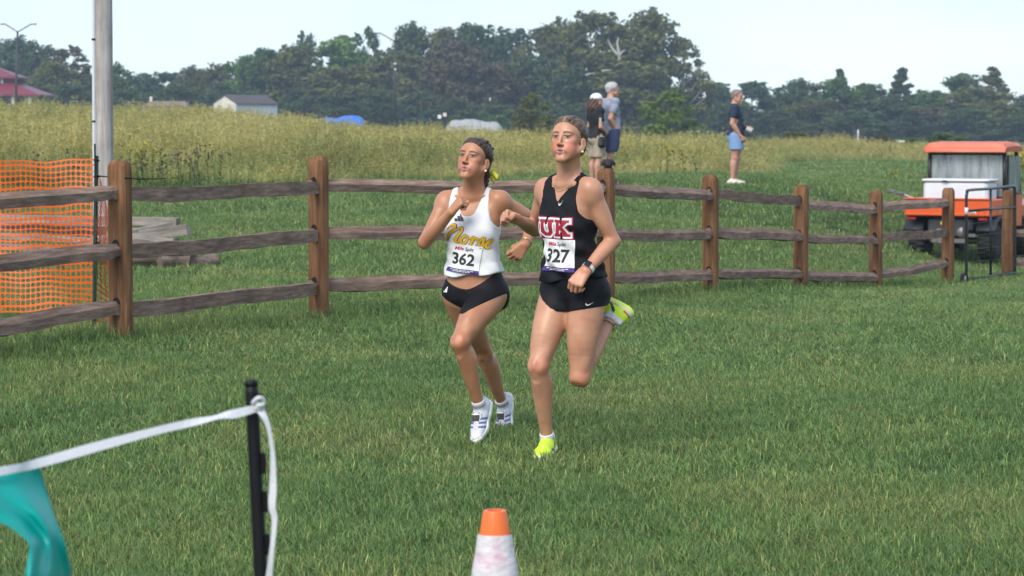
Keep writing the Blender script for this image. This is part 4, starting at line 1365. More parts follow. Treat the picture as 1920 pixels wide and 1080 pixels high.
M['skin'] = mat_skin('skin', (.5, .3, .2))
M['shoe'] = mat_vcol('shoe_fabric', .55)
M['cloth_white'] = mat_simple('white_jersey', (.70, .71, .73), .75, var=.03, scale=30, bump=.25, bscale=350)
M['cloth_black'] = mat_simple('black_jersey', (.007, .0075, .010), .7, var=.25, scale=20, bump=.25, bscale=350, spec=.2)
M['cloth_brief'] = mat_simple('black_brief_fabric', (.005, .005, .007), .6, var=.2, scale=20, bump=.15, bscale=350, spec=.2)
M['hair_brown'] = mat_hair('brown_hair', (.018, .011, .009), (.085, .055, .042))
M['hair_blond'] = mat_hair('dark_blond_hair', (.05, .034, .025), (.26, .19, .14))
M['hair_v'] = mat_vcol('combed_hair', .45, .3, .25, 220)
M['gold'] = mat_simple('gold_print', (.72, .40, .012), .55, var=.06)
M['navy_print'] = mat_simple('navy_print', (.012, .014, .045), .6, var=.1)
M['red_print'] = mat_simple('red_print', (.36, .012, .035), .6, var=.1)
M['bib_red'] = mat_simple('bib_red_print', (.55, .02, .06), .6, var=.05)
M['white_print'] = mat_simple('white_print', (.8, .8, .8), .6, var=.04)
M['black_print'] = mat_simple('black_print', (.02, .02, .022), .6, var=.1)
M['bib_paper'] = mat_simple('bib_paper', (.79, .79, .80), .55, var=.025, scale=12, bump=.1, bscale=40)
M['purple_print'] = mat_simple('purple_print', (.055, .022, .19), .55, var=.06)
M['jewel'] = mat_simple('gold_jewelry', (.9, .68, .32), .2, metal=1.0, var=.05)
M['pearl'] = mat_simple('pearl', (.85, .82, .78), .2, var=.03)
M['yellow_ribbon'] = mat_simple('yellow_ribbon', (.62, .60, .05), .5, var=.1)
M['watch_strap'] = mat_simple('watch_strap', (.72, .68, .62), .5, var=.04)
M['watch_face'] = mat_simple('watch_glass', (.01, .012, .02), .08, var=.1)
M['nail_pink'] = mat_simple('nail_polish', (.75, .22, .38), .15, var=.05)
M['thin_band'] = mat_simple('hair_band', (.03, .005, .008), .6)

def smoothstep(a, b, x):
    t = np.clip((x - a) / (b - a), 0, 1)
    return t * t * (3 - 2 * t)

def skin_colours(base, HC, R, hs, lips, brow, flush, knees, extra=None):
    base = np.asarray(base)
    def fn(Vv):
        C = np.tile(base, (len(Vv), 1))
        q = ((Vv - HC) @ R) / hs
        x, y, z = np.abs(q[:, 0]), q[:, 1], q[:, 2]
        face = (y > .03) & (z > -.13) & (z < .13)
        def blend(w, c):
            nonlocal C
            w = np.clip(w, 0, 1)[:, None]
            C = C * (1 - w) + np.asarray(c) * w
        # flush on cheeks and nose
        w = np.exp(-(((x - .045) / .026) ** 2 + ((z + .04) / .032) ** 2)) * (y > .02) * flush
        blend(w, base * V(1.12, .62, .60))
        w = np.exp(-((x / .014) ** 2 + ((z + .033) / .018) ** 2)) * (y > .085) * .35
        blend(w, base * V(1.1, .72, .68))
        # brows
        zb = .0238 + .0042 * smoothstep(.012, .034, x) - .006 * smoothstep(.036, .052, x)
        w = smoothstep(.0052, .0018, np.abs(z - zb)) * smoothstep(.009, .014, x) * smoothstep(.053, .045, x) * (y > .04)
        blend(w * .9, brow)
        # eyes: sclera, iris, lashes
        ex, ez = (x - .031) / .0140, (z - .0055) / .0042
        e = ex ** 2 + ez ** 2
        blend(smoothstep(1.25, .8, e) * (y > .06), (.32, .27, .25))
        sgn = np.sign(q[:, 0])
        ir = ((x - .031 - .003 * sgn) ** 2 + (z - .0065) ** 2) / .0062 ** 2
        blend(smoothstep(1.3, .8, ir) * (e < 1.2) * (y > .06), (.03, .018, .012))
        up = smoothstep(.0044, .0018, np.abs(z - (.0108 - .16 * np.maximum(0, np.abs(x - .031) - .004)))) * (np.abs(x - .032) < .0165) * (y > .05)
        blend(up * .9, (.022, .012, .01))
        lw = smoothstep(.0022, .001, np.abs(z - (.001 + .1 * np.maximum(0, np.abs(x - .031) - .004)))) * (np.abs(x - .032) < .0145) * (y > .05)
        blend(lw * .45, (.10, .05, .04))
        # lips and teeth
        wl = smoothstep(.0162, .0125, np.abs(z + .0705) + .24 * x) * (x < .033) * (y > .06)
        blend(wl * .8, lips)
        blend(smoothstep(.0046, .0026, np.abs(z + .0690) + .05 * x) * (x < .020) * (y > .05) * (y < .092), (.46, .40, .37))
        # nostrils
        w = np.exp(-(((x - .0075) / .0042) ** 2 + ((z + .044) / .0035) ** 2)) * (y > .085)
        blend(w * .8, (.07, .025, .018))
        for kp, r_, c_, a_ in knees:
            dd = np.linalg.norm(Vv - kp, axis=1)
            blend(np.exp(-(dd / r_) ** 2) * a_, base * V(*c_))
        if extra: C = extra(Vv, C)
        return C
    return fn

def head_R(yaw, pitch, roll=0.0):
    """yaw towards the viewer's left from facing the camera, pitch chin up."""
    f = V(-math.sin(yaw) * math.cos(pitch), -math.cos(yaw) * math.cos(pitch), math.sin(pitch))
    l0 = nrm(np.cross(V(0, 0, 1), f)); u0 = np.cross(f, l0) * 1.0
    l0 = nrm(np.cross(u0, f)) * 1.0
    # left = up x forward  (x right-handed set left, forward, up has det -1 flipped below)
    left = -np.cross(f, np.cross(V(0, 0, 1), f) / max(1e-6, np.linalg.norm(np.cross(V(0, 0, 1), f))) * 0 + 0) if False else None
    up = nrm(V(0, 0, 1) - f * f[2])
    left = np.cross(up, f)
    l, u = left * math.cos(roll) + up * math.sin(roll), up * math.cos(roll) - left * math.sin(roll)
    return np.stack([l, f, u], 1)

def field_of(prims, F):
    for p in prims: F.add(p)
    return F

def shoe(name, K, A, f, S, colfn, solecol, parent, label=None, sock=None):
    """Running shoe: upper, sole (child) and sock (child of the person)."""
    sd, fw, u = foot_frame(K, A, f)
    base = A - u * .082 * S                     # ground contact under the ankle
    W = lambda a, b, c: base + (fw * a + sd * b + u * c) * S
    R = np.stack([sd, fw, u], 1)
    up = [cone(W(-.045, 0, .045), W(.03, 0, .046), .034 * S, .036 * S, .02, flat=(u, 1.15)),
          cone(W(.03, 0, .044), W(.105, 0, .034), .037 * S, .040 * S, .02, flat=(u, .82)),
          cone(W(.105, 0, .034), W(.162, 0, .030), .041 * S, .034 * S, .02, flat=(u, .62)),
          cone(W(-.012, 0, .05), W(-.006, 0, .088), .036 * S, .038 * S, .015),
          cone(W(-.052, 0, .06), W(-.056, 0, .098), .016 * S, .012 * S, .02),
          cone(W(.025, 0, .07), W(.085, 0, .056), .020 * S, .018 * S, .02)]
    cut = ell(W(.0, 0, .102), V(.031, .034, .026) * S, R, .006, 's')
    lo_cut = cone(W(-.12, 0, -.052), W(.26, 0, -.052), .07 * S, .07 * S, .004, op='s')
    F = grid_for(up, .004)
    field_of(up + [cut], F)
    X, Y, Z = F.grid()
    hgt = ((X - base[0]) * u[0] + (Y - base[1]) * u[1] + (Z - base[2]) * u[2]) / S
    F.D = np.maximum(F.D, (.016 - hgt) * S).astype(np.float32)
    loc = lambda Vv: (Vv - base) @ R / S        # side, forward, up
    o, Vv, Q = sdf_obj(name, F, M['shoe'], parent, lambda Vv: colfn(loc(Vv)))
    sp = [cone(W(-.052, 0, .016), W(.0, 0, .016), .038 * S, .038 * S, .02),
          cone(W(.0, 0, .016), W(.1, 0, .016), .038 * S, .047 * S, .02),
          cone(W(.1, 0, .016), W(.168, 0, .022), .047 * S, .036 * S, .02)]
    F = grid_for(sp, .004)
    field_of(sp, F)
    X, Y, Z = F.grid()
    q = [(X - base[0]) * R[0, i] + (Y - base[1]) * R[1, i] + (Z - base[2]) * R[2, i] for i in range(3)]
    fq = q[1] / S
    top = (.030 + .012 * smoothstep(.0, -.06, fq) + .01 * smoothstep(.13, .19, fq)) * S
    bot = (.0 + .016 * smoothstep(.12, .2, fq) + .008 * smoothstep(-.05, -.09, fq)) * S
    F.D = np.maximum(F.D, np.maximum(q[2] - top, bot - q[2])).astype(np.float32)
    so, _, _ = sdf_obj('sole', F, M['shoe'], o, lambda Vv: solecol(loc(Vv)))
    if sock:
        ax = nrm(K - A)
        kp = [cone(A - ax * .045, A + ax * sock[0], .0365 * S, .0365 * S, .01)]
        F = grid_for(kp, .004); field_of(kp, F)
        X, Y, Z = F.grid()
        hh = (X - A[0]) * ax[0] + (Y - A[1]) * ax[1] + (Z - A[2]) * ax[2]
        F.D = np.maximum(F.D, hh - sock[0]).astype(np.float32)
        sdf_obj('sock', F, M['shoe'], parent, lambda Vv: np.tile(V(*sock[1]), (len(Vv), 1)) * (1 - .55 * sock[2] * (np.abs((Vv - A) @ ax - sock[0] * .35) < .008)[:, None]))
    return o, W, R

# ---- printing on cloth: flat outlines wrapped round the torso onto the shirt
class Wrap:
    def __init__(s, Vv, Q, torso):
        s.bvh = BVHTree.FromPolygons([tuple(v) for v in Vv], [tuple(q) for q in Q])
        s.t = torso
    def project(s, u, tt, phi0, R=.13, off=.002, tilt=0.0):
        """u metres across (person's right -> viewer's right when seen from the front), tt spine parameter."""
        t = s.t
        phi = phi0 + u / R
        ax = t.h + t.up * (tt * t.T)
        w = min(max(tt, 0), 1)
        l, f = t.left(w), t.fwd(w)
        d = f * math.cos(phi) + l * math.sin(phi)
        hit = s.bvh.ray_cast(Vector(ax + d * .5), Vector(-d), .6)
        p = ax + d * .12 if hit[0] is None else np.array(hit[0])
        return p + d * off

def tess(poly_or_polys, step=.004):
    """Fill 2D outlines (list of loops; holes by even-odd) and cut them into small faces."""
    bm = bmesh.new()
    for loop in poly_or_polys:
        vs = [bm.verts.new((x, y, 0)) for x, y in loop]
        for i in range(len(vs)):
            bm.edges.new((vs[i], vs[(i + 1) % len(vs)]))
    bmesh.ops.triangle_fill(bm, use_beauty=True, use_dissolve=False, edges=bm.edges[:])
    xs = [v.co.x for v in bm.verts]; ys = [v.co.y for v in bm.verts]
    for ax, (lo, hi) in (((1, 0, 0), (min(xs), max(xs))), ((0, 1, 0), (min(ys), max(ys)))):
        c = lo + step
        while c < hi:
            co = (c, 0, 0) if ax[0] else (0, c, 0)
            bmesh.ops.bisect_plane(bm, geom=bm.verts[:] + bm.edges[:] + bm.faces[:], plane_co=co, plane_no=ax)
            c += step
    bm.verts.index_update()
    vs = [(v.co.x, v.co.y) for v in bm.verts]
    fs = [tuple(v.index for v in f.verts) for f in bm.faces]
    bm.free()
    return vs, fs

def text_loops(txt, size=1.0, shear=0.0, bold=0.0, sx=1.0):
    """2D faces of a text set in the built-in font."""
    cu = bpy.data.curves.new('lettering', 'FONT'); cu.body = txt; cu.size = size; cu.shear = shear; cu.offset = bold
    cu.resolution_u = 3; cu.align_x = 'CENTER'
    ob = bpy.data.objects.new('lettering', cu); col.objects.link(ob)
    dg = bpy.context.evaluated_depsgraph_get()
    me = bpy.data.meshes.new_from_object(ob.evaluated_get(dg))
    vs = [(v.co.x * sx, v.co.y) for v in me.vertices]; fs = [tuple(p.vertices) for p in me.polygons]
    bpy.data.objects.remove(ob); bpy.data.curves.remove(cu); bpy.data.meshes.remove(me)
    return vs, fs

def cut_faces(vs, fs, step):
    bm = bmesh.new()
    bv = [bm.verts.new((x, y, 0)) for x, y in vs]
    for f in fs:
        try: bm.faces.new([bv[i] for i in f])
        except ValueError: pass
    xs = [v[0] for v in vs]; ys = [v[1] for v in vs]
    for ax, (lo, hi) in (((1, 0, 0), (min(xs), max(xs))), ((0, 1, 0), (min(ys), max(ys)))):
        c = lo + step
        while c < hi:
            bmesh.ops.bisect_plane(bm, geom=bm.verts[:] + bm.edges[:] + bm.faces[:], plane_co=(c, 0, 0) if ax[0] else (0, c, 0), plane_no=ax)
            c += step
    bm.verts.index_update()
    out = [(v.co.x, v.co.y) for v in bm.verts], [tuple(v.index for v in f.verts) for f in bm.faces]
    bm.free()
    return out

def decal(name, shape, wrap, t0, phi0, mat, parent, off, rot=0.0, scale=1.0, R=.13, shift=(0, 0), step=.006):
    vs, fs = cut_faces(*shape, step / scale)
    c, s_ = math.cos(rot), math.sin(rot)
    pts = []
    for x, y in vs:
        x, y = x * scale + shift[0], y * scale + shift[1]
        x, y = x * c - y * s_, x * s_ + y * c
        pts.append(wrap.project(x, t0 + y / wrap.t.T, phi0, R, off))
    o = mesh_obj(name, pts, fs, mat, parent, smooth=True)
    return o

def rect_shape(w, h, cx=0, cy=0):
    return [(cx - w / 2, cy - h / 2), (cx + w / 2, cy - h / 2), (cx + w / 2, cy + h / 2), (cx - w / 2, cy + h / 2)], [(0, 1, 2, 3)]

def poly_shape(*loops):
    return tess(list(loops), 10)

def stroke_shape(lines, w, n=8):
    """Union-like set of quads and discs following polylines (for brush lettering)."""
    vs, fs = [], []
    for ln in lines:
        pts = [V(*p[:2]) for p in ln]; ws = [w * (p[2] if len(p) > 2 else 1) for p in ln]
        # Catmull-Rom resample
        res = []
        for i in range(len(pts) - 1):
            p0, p1, p2, p3 = pts[max(i - 1, 0)], pts[i], pts[i + 1], pts[min(i + 2, len(pts) - 1)]
            for k in range(6):
                t = k / 6
                q = .5 * ((2 * p1) + (p2 - p0) * t + (2 * p0 - 5 * p1 + 4 * p2 - p3) * t * t + (3 * p1 - p0 - 3 * p2 + p3) * t ** 3)
                res.append((q, ws[i] + (ws[i + 1] - ws[i]) * t))
        res.append((pts[-1], ws[-1]))
        L, Rr = [], []
        for i, (q, ww) in enumerate(res):
            d = nrm(res[min(i + 1, len(res) - 1)][0] - res[max(i - 1, 0)][0])
            nn = V(-d[1], d[0])
            L.append(q + nn * ww / 2); Rr.append(q - nn * ww / 2)
        b = len(vs)
        vs += [tuple(p) for p in L] + [tuple(p) for p in Rr]
        m = len(res)
        fs += [(b + i, b + m + i, b + m + i + 1, b + i + 1) for i in range(m - 1)]
        for (q, ww) in (res[0], res[-1]):
            b = len(vs)
            vs += [(q[0] + ww / 2 * math.cos(2 * math.pi * k / 10), q[1] + ww / 2 * math.sin(2 * math.pi * k / 10)) for k in range(10)]
            fs.append(tuple(range(b, b + 10)))
    return vs, fs

SWOOSH = [(-.5, .12), (-.42, -.12), (-.25, -.17), (0, -.08), (.5, .17), (.1, .02), (-.2, -.04), (-.33, -.01), (-.4, .08), (-.36, .22)]

def bib(wrap, parent, number, t0, phi0, w, h, rot, R):
    b = decal('race_bib', rect_shape(w, h), wrap, t0, phi0, M['bib_paper'], parent, .006, rot, R=R)
    tag(b, 'white paper race bib numbered ' + number)
    decal('bib_strip', rect_shape(w * 1.0, h * .135, 0, -h * .432), wrap, t0, phi0, M['purple_print'], b, .0072, rot, R=R)
    decal('number', text_loops(number, 1, bold=.028, sx=.92), wrap, t0, phi0, M['black_print'], b, .0075, rot, scale=h * .56, R=R, shift=(0, -h * .20))
    decal('lettering', text_loops('Mile', 1, .18, .022), wrap, t0, phi0, M['bib_red'], b, .0075, rot, scale=h * .165, R=R, shift=(-w * .155, h * .30))
    decal('lettering', text_loops('Split', 1, .18, .012), wrap, t0, phi0, M['navy_print'], b, .0075, rot, scale=h * .165, R=R, shift=(w * .14, h * .30))
    for yy, ww in ((-.41, .78), (-.455, .58)):
        for k in range(7):
            decal('lettering', rect_shape(w * ww / 9, h * .022, (k - 3) * w * ww / 7.4, h * yy), wrap, t0, phi0, M['white_print'], b, .0085, rot, R=R, step=.02)
    for sx in (-1, 1):
        decal('safety_pin', rect_shape(.009, .0025, sx * w * .44, h * .45), wrap, t0, phi0, M['jewel'], b, .009, rot, R=R, step=.02)
    return b

def runner(name, label, J, hs, HR_, skin, kw):
    """J: joints in world space. Returns dict of handles."""
    root = thing(name, V(J['base'][0], J['base'][1], 0), label, 'person')
    torso = Torso(J['HL'], J['HR'], J['SL'], J['SR'], [(t, a * kw.get('tw', 1), b, c, o) for t, a, b, c, o in FEM])
    tp = [torso.prim(.03)]
    Rt = np.stack([torso.left(.7), torso.fwd(.7), torso.up], 1)
    Rh = np.stack([torso.left(0), torso.fwd(0), torso.up], 1)
    for sx in (-1, 1):
        tp.append(ell(torso.pt(.66, sx * .066, .070), V(.058, .044, .056), Rt, .035))
        tp.append(ell(torso.pt(-.03, sx * .078, -.066), V(.078, .066, .085), Rh, .04))
    sp = []
    for S_, sx in (('SL', 1), ('SR', -1)):
        nb = torso.pt(1.1, sx * .028, -.016)
        sp.append(cone(nb, J[S_] + torso.up * .012, .034, .034, .035))
        sp.append(cone(torso.pt(.84, sx * .09, .012), J[S_], .062, .048, .035))
        sp.append(ell(J[S_] + nrm(J['E' + S_[1]] - J[S_]) * .03, V(.053, .053, .060), None, .03))
    collar = []
    for sx in (-1, 1):
        collar.append(cone(torso.pt(1.035, sx * .012, .042), torso.pt(1.06, sx * .13, .012), .010, .009, .022))
    neck = [cone(torso.pt(.98, 0, -.018), J['HC'] + HR_ @ V(0, -.022, -.055) * hs, .058, .049, .03),
            cone(torso.pt(1.04, .022, .034), J['HC'] + HR_ @ V(.055, -.02, -.04) * hs, .011, .013, .018),
            cone(torso.pt(1.04, -.022, .034), J['HC'] + HR_ @ V(-.055, -.02, -.04) * hs, .011, .013, .018)]
    arms = []
    for s in 'LR':
        arms += arm_prims(J['S' + s], J['E' + s], J['W' + s], kw.get('arm', 1))
    hands, thumbs = [], {}
    for s in 'LR':
        hp, th = hand_prims(J['W' + s], *kw['hand' + s][:2], s, *kw['hand' + s][2:])
        hands += hp; thumbs[s] = th
    legs, thighs = [], {}
    for s in 'LR':
        lp, fw, fs = leg_prims(J['H' + s], J['K' + s], J['A' + s], torso.fwd(0), kw.get('leg', 1), kw.get('shank'))
        legs += lp; thighs[s] = [lp[0], lp[2]]
    feet = [cone(J['A' + s], J['A' + s] - nrm(J['K' + s] - J['A' + s]) * .03, .033, .03, .01) for s in 'LR']
    r_neck = neck
    body = tp + sp + collar + neck + arms + hands + legs + feet + head_prims(J['HC'], HR_, hs)
    fine = [(J['HC'] + HR_ @ V(0, .03, -.01), .105, .0023)] + [(J['W' + s] + nrm(kw['hand' + s][0]) * .06, .06, .0034) for s in 'LR']
    F = grid_for(body, .0055, .02, fine)
    field_of(body, F)
    colfn = skin_colours(skin, J['HC'], HR_, hs, kw['lips'], kw['brow'], kw['flush'], kw['knees'](J), kw.get('extra'))
    # collarbones and breastbone hollow give the chest its relief
    bo, bV, bQ = sdf_obj('body', F, M['skin'], root, colfn, 2)
    return dict(root=root, torso=torso, tp=tp, sp=sp, neck=neck[:1], thighs=thighs, thumbs=thumbs, body=bo, J=J, HR=HR_, hs=hs)

def tank_top(r, mat, step=.0055, hem=(.22, 0.0), neck=.80, vneck=False, arm=((.60, .30), (.68, .150), (.80, .112), (.95, .096), (1.15, .088)), loose=.016, seed=1, wr=.004):
    """Sleeveless shirt following the torso; hem = (t at centre, slope across)."""
    T = r['torso']
    prims = r['tp'] + r['sp'] + r['neck']
    F = grid_for(r['tp'], step, .05)
    field_of(prims, F)
    X, Y, Z = F.grid()
    u, v, t = T.loc(X, Y, Z)
    rs = np.random.default_rng(seed)
    wrk = np.zeros_like(F.D)
    for _ in range(9):
        ph = np.arctan2(u, v)
        a, b, c = rs.uniform(2, 8), rs.uniform(-42, 42), rs.uniform(0, 6.28)
        wrk += np.sin(a * ph + b * t + c) * rs.uniform(.3, 1)
    off = .006 + loose * smoothstep(.62, .30, t) + wr * wrk * (.35 + .65 * smoothstep(.75, .35, t)) * .5
    D = F.D - off
    au = np.abs(u)
    xa = np.interp(t.ravel(), [p[0] for p in arm], [p[1] for p in arm]).reshape(t.shape)
    # armholes cut in further at the back
    D = np.maximum(D, au - xa - .012 * (v < 0) * 0)
    # neckline
    if vneck:
        front = neck + .150 * np.clip(au / .058, 0, 3)
    else:
        front = neck + .22 * np.clip(au / .066, 0, 3) ** 3.0
    back = .96 + .12 * np.clip(au / .07, 0, 3) ** 3
    tn = np.where(v > 0, front, back)
    D = np.maximum(D, (t - tn) * T.T * .8)
    na, nb_ = T.pt(.9, 0, -.018), r['J']['HC'] + r['HR'] @ V(0, -.022, -.055) * r['hs']
    D = np.maximum(D, .004 - cone(na, nb_, .064, .060)[0](X, Y, Z))
    D = np.maximum(D, (hem[0] + hem[1] * u + .012 * np.sin(u * 40 + 1) * (wr > 0) - t) * T.T)
    F.D = D.astype(np.float32)
    return F

def bottoms_field(r, off=.005, step=.0055):
    T = r['torso']
    pr = r['tp'] + r['thighs']['L'] + r['thighs']['R']
    F = grid_for(r['tp'], step, .05)
    field_of(pr, F)
    F.D = F.D - np.float32(off)
    X, Y, Z = F.grid()
    return F, T.loc(X, Y, Z), (X, Y, Z)

def hair_cap(r, mat, name='hair', ridges=(), lo=-.075, step=.0034, extra=(), thick=.0045, c1=(.016, .009, .007), c2=(.085, .052, .037), part=None):
    HC, R, S = r['J']['HC'], r['HR'], r['hs']
    W = lambda x, y, z: HC + R @ (V(x, y, z) * S)
    pr = [ell(W(0, -.018, .036), V(.075, .096, .080) * S, R, .012),
          ell(W(0, .024, .03), V(.068, .063, .072) * S, R, .015),
          ell(W(0, -.055, -.03), V(.055, .045, .05) * S, R, .03)]
    F = grid_for(pr + list(extra), step, .02)
    field_of(pr, F)
    X, Y, Z = F.grid()
    q = [((X - HC[0]) * R[0, i] + (Y - HC[1]) * R[1, i] + (Z - HC[2]) * R[2, i]) / S for i in range(3)]
    ax = np.abs(q[0])
    ph = np.arctan2(q[2] - .03, q[1]) ; 
    # hairline: a plane from forehead to the front of the ear, with rounded temples
    pl = .747 * q[1] - .667 * q[2] - .0045 + .006 * np.cos(ax * 60) * 0 + .25 * np.maximum(0, ax - .05) 
    F.D = (F.D - (.0012 + .008 * smoothstep(.0, -.035, pl)) * S + .0005 * np.sin(q[0] * 330 + q[2] * 120)).astype(np.float32)
    D = np.maximum(F.D, pl * S)
    D = np.maximum(D, (lo - q[2]) * S)
    # keep the ear free
    er = np.sqrt(((q[1] + .008) / .024) ** 2 + ((q[2] + .024) / .032) ** 2)
    D = np.maximum(D, np.where(ax > .05, (1 - er) * .02, -1))
    F.D = D.astype(np.float32)
    for p in extra: F.add(p)
    def hc(Vv):
        q_ = (Vv - HC) @ R / S
        an = np.arctan2(q_[:, 0], q_[:, 2] + .01)
        w_ = .5 + .14 * np.sin(an * 31 + q_[:, 1] * 25) + .14 * np.sin(an * 57 + 1.3 + q_[:, 1] * 40) + .2 * np.sin(q_[:, 1] * 150 + q_[:, 2] * 110)
        w_ = np.clip(w_, 0, 1)[:, None]
        C_ = V(*c1) * (1 - w_) + V(*c2) * w_
        if part is not None:
            pw = (np.exp(-((q_[:, 0] - .002) / .0035) ** 2) * (q_[:, 1] > -.02) * (q_[:, 2] > .06))[:, None] * .8
            C_ = C_ * (1 - pw) + V(*part) * .8 * pw
        return C_
    return sdf_obj(name, F, mat, r['root'], hc, 1)

def braid(W, pts, r0, n=14, S=1.0):
    """A row of plump segments along a path in head coordinates."""
    pts = [V(*p) for p in pts]
    seg = np.cumsum([0] + [np.linalg.norm(pts[i + 1] - pts[i]) for i in range(len(pts) - 1)])
    out = []
    for k in range(n):
        s = seg[-1] * k / (n - 1)
        i = min(int(np.searchsorted(seg, s, 'right')) - 1, len(pts) - 2)
        f = (s - seg[i]) / max(1e-6, seg[i + 1] - seg[i])
        p = pts[i] * (1 - f) + pts[i + 1] * f
        d = nrm(pts[i + 1] - pts[i])
        sd = nrm(np.cross(d, V(0, .3, 1)))
        sgn = 1 if k % 2 else -1
        a, b = p + sd * r0 * .5 * sgn - d * r0 * .4, p - sd * r0 * .25 * sgn + d * r0 * .7
        out.append(cone(W(*a), W(*b), r0 * S * .8, r0 * S * .62, .003))
    return out

# ======================= runner in white (farther, left) =======================
D1 = 12.5
def PJ(d0):
    return lambda px, py, dd: P(px, py, d0 + dd)
q = PJ(D1)
JN = dict(HC=q(889, 300, -.06), SL=q(934, 377, -.045), SR=q(838, 377, .045), HL=q(921, 553, -.03), HR=q(861, 556, .03),
          EL=q(1004, 414, .12), WL=q(984, 459, -.07), ER=q(797, 453, -.06), WR=q(846, 398, -.19),
          KL=q(862, 641, -.30), AL=q(899, 762, -.16), KR=q(906, 661, .24), AR=q(942, 757, .47), base=P(905, 820, D1))
RN = head_R(math.radians(27), math.radians(15), math.radians(-3))
fL, fR = V(-.22, -.62, -.75), V(-.10, -.42, -.90)
SK_N = V(.45, .215, .118)
SK_U = V(.52, .268, .165)
rn = runner('person', 'runner in white tank top with gold script lettering, bib 362 and black briefs', JN, .97, RN, SK_N, dict(
    handR=(V(.62, -.15, .75), V(.75, .35, -.2), 1.0, .95), handL=(V(-.62, -.35, -.72), V(-.45, .75, -.2), .8, .93),
    lips=(.33, .095, .085), brow=(.05, .025, .018), flush=.30, tw=.97, arm=.96, leg=.95, shank=.90,
    knees=lambda J: [(J['KL'] + V(0, -.05, 0), .05, (1.12, .80, .76), .6), (J['KR'] + V(0, -.05, 0), .05, (1.1, .82, .78), .5),
                     (J['EL'], .04, (1.1, .8, .76), .5), (J['ER'], .04, (1.1, .8, .76), .5)]))
F = tank_top(rn, None, hem=(.225, .10), neck=.845, loose=.016, seed=4, wr=.0055,
             arm=((.60, .30), (.68, .155), (.80, .124), (.95, .108), (1.15, .104)))
top_n, tv, tq = sdf_obj('tank_top', F, M['cloth_white'], rn['root'])
tag(top_n, 'loose white running tank top')
wrn = Wrap(tv, tq, rn['torso'])
# sports bra straps showing at the armholes
F = tank_top(rn, None, hem=(.52, 0), neck=.74, loose=0, wr=0, arm=((.60, .30), (.66, .158), (.80, .128), (.95, .113), (1.15, .107)))
F.D = F.D + np.float32(.0045)
sdf_obj('sports_bra', F, M['cloth_brief'], rn['root'])
F, (u, v, t), _ = bottoms_field(rn, .0055)
au = np.abs(u)
D = np.maximum(F.D, (t - (.085 + .04 * u / .15 + .15 * np.clip(au / .15, 0, 1.3) ** 1.6 + np.where(v < 0, .05, 0) * smoothstep(.0, -.06, v))) * rn['torso'].T)
cutl = np.where(v > 0, -.15 + 1.12 * np.maximum(au - .022, 0), -.24 + .85 * np.maximum(au - .03, 0))
D = np.maximum(D, (cutl - t) * rn['torso'].T * .6)
F.D = D.astype(np.float32)
br_n, bv, bq = sdf_obj('running_briefs', F, M['cloth_brief'], rn['root'])

def W_of(r):
    return lambda x, y, z: r['J']['HC'] + r['HR'] @ (V(x, y, z) * r['hs'])
Wn = W_of(rn)
ex = braid(Wn, [(.045, .045, .082), (.052, .0, .105), (.058, -.06, .08), (.05, -.095, .02), (.03, -.10, -.03)], .0125, 17, .97)
ex += braid(Wn, [(-.02, .052, .098), (-.03, .0, .116), (-.035, -.06, .09), (-.03, -.10, .03), (-.0, -.105, -.03)], .0125, 17, .97)
ex += braid(Wn, [(.03, -.10, -.04), (.035, -.10, -.08), (.04, -.092, -.125)], .016, 9, .97)
hair_cap(rn, M['hair_v'], extra=ex)
mb = MB()
for a0, ln in ((V(.05, -.10, -.045), V(.055, -.005, -.012)), (V(.04, -.105, -.045), V(.03, -.03, -.025))):
    rings = []
    for k in range(6):
        t_ = k / 5
        c0 = a0 + ln * t_ + V(0, 0, .008 * math.sin(t_ * 5))
        w_ = .006 + .014 * math.sin(min(1, t_ * 1.2) * math.pi * .55)
        rings.append([Wn(*(c0 + V(0, .002, w_))), Wn(*(c0 + V(.002, .008, 0))), Wn(*(c0 + V(0, .002, -w_))), Wn(*(c0 - V(.002, .008, 0)))])
    mb.loft(rings)
mb.build('hair_ribbon', M['yellow_ribbon'], rn['root'], True)
def ball(c, r_, n=10, m=7):
    mb_ = MB()
    mb_.lathe(c, [(max(1e-4, r_ * math.sin(math.pi * k / m)), -r_ * math.cos(math.pi * k / m)) for k in range(m + 1)], n)
    return mb_
ball(Wn(.079, -.002, -.055), .0065).build('earring', M['pearl'], rn['root'], True)
# prints
SCRIPT = [
    [(-.52, .14, .6), (-.485, .23, .9), (-.42, .25, 1.1), (-.39, .17, 1.2), (-.43, .01, 1.15), (-.48, -.13, 1.0)],
    [(-.48, -.13, .9), (-.40, .05, .9), (-.30, .19, 1.0), (-.235, .22, 1.0), (-.225, .15, 1.1), (-.27, -.01, 1.15), (-.29, -.11, 1.1), (-.24, -.14, .8)],
    [(-.24, -.14, .7), (-.16, -.02, .8), (-.10, .065, 1.0), (-.155, .03, 1.0), (-.185, -.07, 1.1), (-.13, -.14, 1.0), (-.06, -.08, 1.0), (-.05, .03, .9), (-.095, .065, .8)],
    [(-.05, .02, .6), (.02, .02, .7), (.07, .075, .9), (.075, .01, 1.1), (.045, -.14, 1.1)],
    [(.075, .0, .7), (.12, .05, .9), (.165, .04, .9)],
    [(.165, .03, .6), (.20, -.04, .6), (.255, .10, .9), (.28, .0, 1.0), (.275, -.10, 1.0), (.22, -.14, 1.0), (.18, -.10, .7)],
    [(.29, -.11, .6), (.36, -.04, .9), (.435, .03, .9), (.42, .085, .9), (.37, .04, 1.0), (.345, -.06, 1.1), (.39, -.13, 1.0), (.475, -.08, .6)]]
gold, gold_o = stroke_shape(SCRIPT, .052), stroke_shape(SCRIPT, .070)
PN = dict(t0=.62, phi0=math.radians(-2), R=.16)
